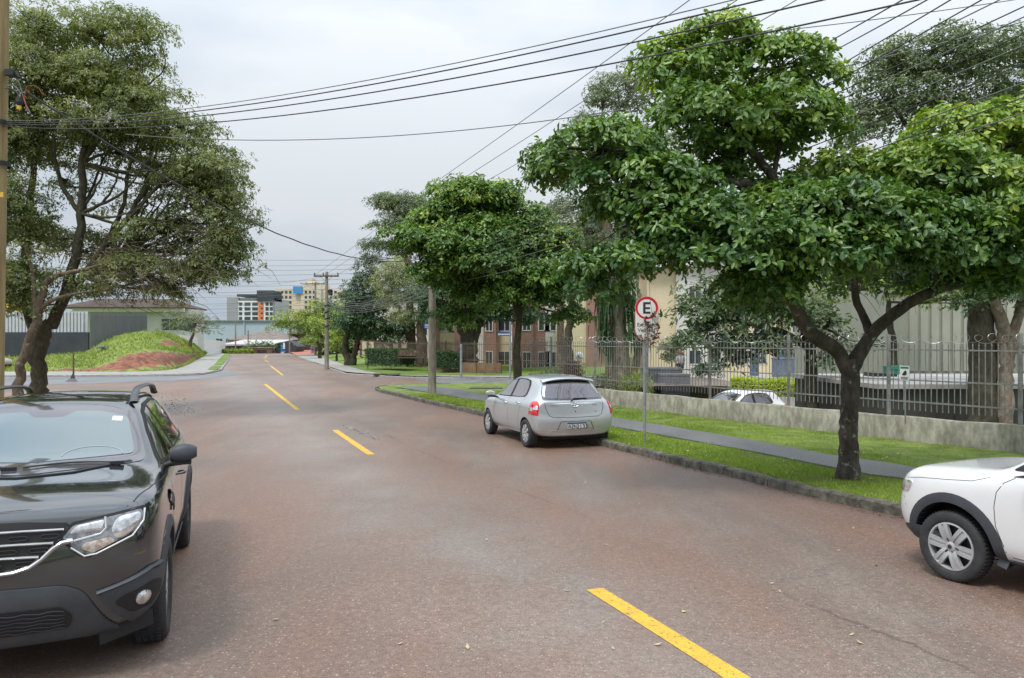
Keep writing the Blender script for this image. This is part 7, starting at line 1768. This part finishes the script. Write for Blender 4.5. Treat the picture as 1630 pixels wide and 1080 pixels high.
# upper lines right (1305..1560 at the top edge)
for i, (xa, ya, xb, yb, lab) in enumerate(((1290, 78, 1428, 0, 'first of the slanting wires at the top right, nearest the large tree'), (1335, 72, 1467, 0, 'second slanting wire at the top right from the left'), (1335, 100, 1505, 0, 'third slanting wire at the top right from the left'), (1330, 125, 1554, 0, 'rightmost slanting wire reaching the top edge at the top right'))):
    a_ = P(xa, ya, 11.5); b_ = P(xb, yb, 8.5); d_ = b_-a_; cable(lab, a_-d_*2.2, b_+d_*.9, 0.05, .008, 'cable')
# lines from the concrete pole across the junction to the left
for i in range(11):
    A_ = Vector((b1.x-.1, b1.y+.2, 3.6+.17*i)); C_ = HX(60+8*i, 62, 0); C_.z = 4.2+.52*i; cable('thin grey wire stretching across the junction toward the left houses', A_, C_, .35+.1*g2.random(), .008, 'cable2', 'wires across the junction')
for i in range(6):
    A_ = Vector((b2.x, b2.y, 4.4+.25*i)); C_ = Vector((b1.x, b1.y, 3.9+.2*i)); cable('grey wire strung between the crossarm pole and the concrete pole', A_, C_, .5+.12*i, .014, 'cable2', 'wires between the two concrete poles')
for i in range(4):
    A_ = Vector((b2.x, b2.y, 5.5+.5*i)); C_ = HX(340, 95, 0); C_.z = 5.0+1.3*i; cable('fine wire running from the crossarm pole toward the left house', A_, C_, .4, .012, 'cable2', 'wires to the left house')
# street name sign
q = G(812, 604, .1); ss_ = thing('street_name_sign', 'blue street name plate on a slim grey pole beyond the side street', 'sign', tuple(q))
Dn = q.y; mb = MB(); mb.tube([q, Vector((q.x, q.y, P(0, 512, Dn).z))], .05, 8); mb.build('pole', 'galv', ss_, world=True)
mb = MB(); c_ = P(803, 532.5, Dn); mb.box(c_, (22*Dn/F, .04, 5.2*Dn/F)); mb.build('plate', 'blue', ss_, world=True)
mb = MB()
for k in range(6): mb.box(c_+Vector(((-6+k*2.6)*Dn/F, -.03, 0)), (1.9*Dn/F, .01, 1.6*Dn/F))
mb.box(c_+Vector((-8.7*Dn/F, -.03, 0)), (1.6*Dn/F, .01, 2.6*Dn/F)); mb.build('plate_marks', 'white', ss_, world=True)
q = G(734, 602.5, .1); mb = MB(); mb.tube([q, Vector((q.x, q.y, P(0, 548, q.y).z))], .07, 8)
tag(mb.build('white_post', 'galv', origin=tuple(q), smooth=50), 'plain white post at the far kerb of the side street', 'post')

# ================================================================== PEOPLE
def skin(name, verts, edges, rads, mat, parent, root=0, lv=1):
    me = bpy.data.meshes.new(name); me.from_pydata(verts, edges, []); o = bpy.data.objects.new(name, me); COL.objects.link(o)
    m = o.modifiers.new('s', 'SKIN'); sv = me.skin_vertices[0].data
    for i, r_ in enumerate(rads): sv[i].radius = (r_, r_) if not isinstance(r_, tuple) else r_
    sv[root].use_root = True; m2 = o.modifiers.new('u', 'SUBSURF'); m2.levels = lv; bpy.context.view_layer.update()
    res = bpy.data.meshes.new_from_object(o.evaluated_get(bpy.context.evaluated_depsgraph_get())); bpy.data.objects.remove(o)
    res.materials.clear(); res.materials.append(mat); res.polygons.foreach_set('use_smooth', [True]*len(res.polygons))
    q = bpy.data.objects.new(name, res); COL.objects.link(q); q.parent = parent; return q
sk_m = pbr('skin', (.42, .25, .17), .6, var=.05)
def person(label, base, h, shirt, trousers, hair, rz=0, stride=.12, grp=None, female=False, arm=0):
    t = thing('person', label, 'person', tuple(base), rz, grp); s = h/1.7
    V = [(0,0,.95), (0,0,1.12), (0,.0,1.33), (0,0,1.43), (0,.01,1.50), (0,.02,1.60),
         (.10,stride*.3,.90), (.11,stride,.50), (.11,stride*.9,.08), (.11,stride*.9+.13,.04), (-.10,-stride*.3,.90), (-.11,-stride,.50), (-.11,-stride*1.3,.08), (-.11,-stride*1.3+.13,.04),
         (.19,0,1.38), (.25,.02,1.12), (.24,.12+arm*.1,.90+arm*.12), (.235,.15+arm*.1,.80+arm*.15), (-.19,0,1.38), (-.25,.0,1.12), (-.24,.06,.88), (-.235,.08,.79)]
    E = [(0,1), (1,2), (2,3), (3,4), (4,5), (0,6), (6,7), (7,8), (8,9), (0,10), (10,11), (11,12), (12,13), (2,14), (14,15), (15,16), (16,17), (2,18), (18,19), (19,20), (20,21)]
    Rd = [.13, .12, .14, .06, .055, .09, .085, .055, .04, .035, .085, .055, .04, .035, .055, .042, .033, .035, .055, .042, .033, .035]
    sc = lambda L_: [(x*s, y*s, z*s) for x, y, z in L_]
    skin('body', sc(V), E, [r*s for r in Rd], sk_m, t)
    # clothing shells
    skin('shirt', sc([V[i] for i in (0, 1, 2, 14, 15, 18, 19)]), [(0,1), (1,2), (2,3), (3,4), (2,5), (5,6)], [r*s*1.14 for r in (.135, .13, .15, .065, .052, .065, .052)], shirt, t)
    skin('trousers', sc([V[i] for i in (0, 6, 7, 8, 10, 11, 12)]), [(0,1), (1,2), (2,3), (0,4), (4,5), (5,6)], [r*s*1.15 for r in (.13, .09, .07, .055, .09, .07, .055)], trousers, t)
    mb = MB(); c = Vector((0, -.005, 1.635))*s; vs = []; fs = []; n = 14
    for i in range(8):
        ph = math.pi*(i/7)*.72
        for k in range(n):
            th = 2*math.pi*k/n; vs.append(c+Vector((math.sin(ph)*math.cos(th)*.095, math.sin(ph)*math.sin(th)*.108, math.cos(ph)*.10-(.05 if math.sin(th) < -.2 and i > 4 else 0)))*s)
    for i in range(7):
        for k in range(n): fs.append((i*n+k, i*n+(k+1) % n, (i+1)*n+(k+1) % n, (i+1)*n+k))
    mb.add(vs, fs); mb.build('hair', hair, t, smooth=60)
    mb = MB()
    for x in (-.11, .11):
        y_ = stride*.9 if x > 0 else -stride*1.3; mb.box((x*s, (y_+.05)*s, .045*s), (.09*s, .26*s, .09*s))
    mb.build('shoes', 'black', t)
    return t
cl = lambda n, c: pbr(n, c, .85, var=.12, scale=6)
person('person in a grey patterned shirt with reddish hair standing behind the fence', P(1083, 608, 42), 1.68, cl('grey_shirt', (.42, .43, .45)), cl('dark_trousers', (.06, .06, .075)), cl('reddish_hair', (.35, .13, .05)), .3)
person('person in a pink top and blue jeans standing beyond the yellow-green hedge', HX(1307, 56, -1.2), 1.72, cl('pink_top', (.72, .25, .30)), cl('blue_jeans', (.06, .10, .24)), cl('dark_hair', (.05, .03, .025)), 1.2)
person('person in dark jacket and jeans walking away at the street end, left of a pair', P(496.5, 564, 125), 1.78, cl('dark_jacket', (.05, .055, .06)), cl('jeans_far', (.10, .16, .28)), cl('dark_hair_far', (.05, .03, .025)), .2, .2)
person('person in pale top with backpack at the street end, right of a pair', P(500.5, 564, 126), 1.74, cl('pale_top', (.34, .30, .28)), cl('jeans_mid', (.08, .12, .24)), cl('brown_hair', (.10, .06, .04)), -.3, .15)
o = HX(1307, 56, 0)
mb = MB(); mb.box((o.x+.3, 58, -1.0), (9, 4, .5)); tag(mb.build('terrace', 'park', origin=(o.x, 58, -1.2)), 'low pale kerbed terrace behind the person in pink', 'terrace')

# ---------------- partly hidden car at the far left
D = 56; q = HX(-3, D, gz(D)+.05)
fc = thing('parked_car', 'beige car mostly hidden at the far left edge behind the slender trunk', 'car', tuple(q), R(-90))
M['paint_beige'] = pbr('beige_car_paint', (.34, .25, .19), .35, var=.05, coat=1)
silver_car(fc, 'paint_beige', simple=True, sty=dict(n=6, wi=.04, wo=.06))
# fallen leaves on the road and verge
def litter(name, lab, n, seed, region, mat, l0, l1):
    g = random.Random(seed); mb = MB()
    for i in range(n):
        x, y = region(g); z = (gz(y)+.006); a = g.uniform(0, 6.3); l = g.uniform(l0, l1); u = Vector((math.cos(a), math.sin(a), g.uniform(-.1, .25)))*l; w_ = Vector((-math.sin(a), math.cos(a), g.uniform(0, .3)))*l*.5; c = Vector((x, y, z+.004))
        mb.add([c-u, c+w_, c+u+up*l*.3, c-w_], [(0, 1, 2), (0, 2, 3)])
    return tag(mb.build(name, mat, fix=False), lab, 'leaves', kind='stuff')
litter('fallen_leaves', 'small fallen leaves scattered over the red asphalt', 90, 5, lambda g: (lambda y: (g.uniform(-.75*y, .55*y), y))(5+25*g.random()**1.6), pbr('yellowed_leaves', (.42, .33, .16), .8, col2=(.6, .5, .3), scale=3), .012, .03)

# worn earth round the foot of the large tree
b_ = G(1349, 765, VZ); mb = MB(); n = 26; vs = [Vector((b_.x, b_.y, gz(b_.y)+VZ+.022))]
rr = random.Random(8)
for i in range(n): th = 2*math.pi*i/n; r_ = .42+rr.uniform(-.1, .12); p = b_+Vector((math.cos(th)*r_*1.5, math.sin(th)*r_, 0)); vs.append(Vector((p.x, p.y, gz(p.y)+VZ+.008)))
mb.add(vs, [(0, 1+i, 1+(i+1) % n) for i in range(n)]); struct(mb.build('bare_earth', pbr('bare_earth', (.09, .075, .04), .95, col2=(.16, .15, .06), scale=14, detail=8, bump=1, bscale=30)))
# gutter litter along the right kerb
def along(g):
    i = g.randint(2, len(rk)-3); p = rk[i].lerp(rk[i+1], g.random()); return p.x-abs(g.gauss(0, .12))-.02, p.y
litter('kerb_leaves', 'small brown leaves gathered against the right kerb', 420, 6, along, 'dead', .010, .028)

def onverge(g):
    i = g.randint(3, 50); t = g.uniform(.05, .95); p = A_v[i].lerp(B_v[i], t); return p.x, p.y
A_v = onv(resample(kin, 60), VZ); B_v = onv(resample(wallfoot, 60), .16)
gm = random.Random(12); mb = MB()
for i in range(520):
    x, y = onverge(gm); z = gz(y)+VZ+.035+.02*gm.random(); a_ = gm.uniform(0, 6.3); l = gm.uniform(.015, .04); u = Vector((math.cos(a_), math.sin(a_), gm.uniform(-.2, .3)))*l; w_ = Vector((-math.sin(a_), math.cos(a_), gm.uniform(-.3, .3)))*l*.5; c_ = Vector((x, y, z)); mb.add([c_-u, c_+w_, c_+u, c_-w_], [(0, 1, 2), (0, 2, 3)])
tag(mb.build('verge_leaves', bpy.data.materials['yellowed_leaves'], fix=False), 'pale fallen leaves lying in the grass of the right verge', 'leaves', kind='stuff')
def rubble(g):
    p = G(g.gauss(275, 16), g.gauss(645, 10)); return p.x, p.y
litter('road_debris', 'pale broken debris at the left edge of the street behind the black car', 420, 7, rubble, 'kerb_light', .015, .06)
def scuff(g):
    t = g.random(); p = G(552+50*t+g.gauss(0, 3), 681+19*t+g.gauss(0, 1.5)); return p.x, p.y
litter('chalky_scuff', 'chalky white scuff fragments beside the second yellow dash', 160, 8, scuff, 'kerb_light', .012, .04)
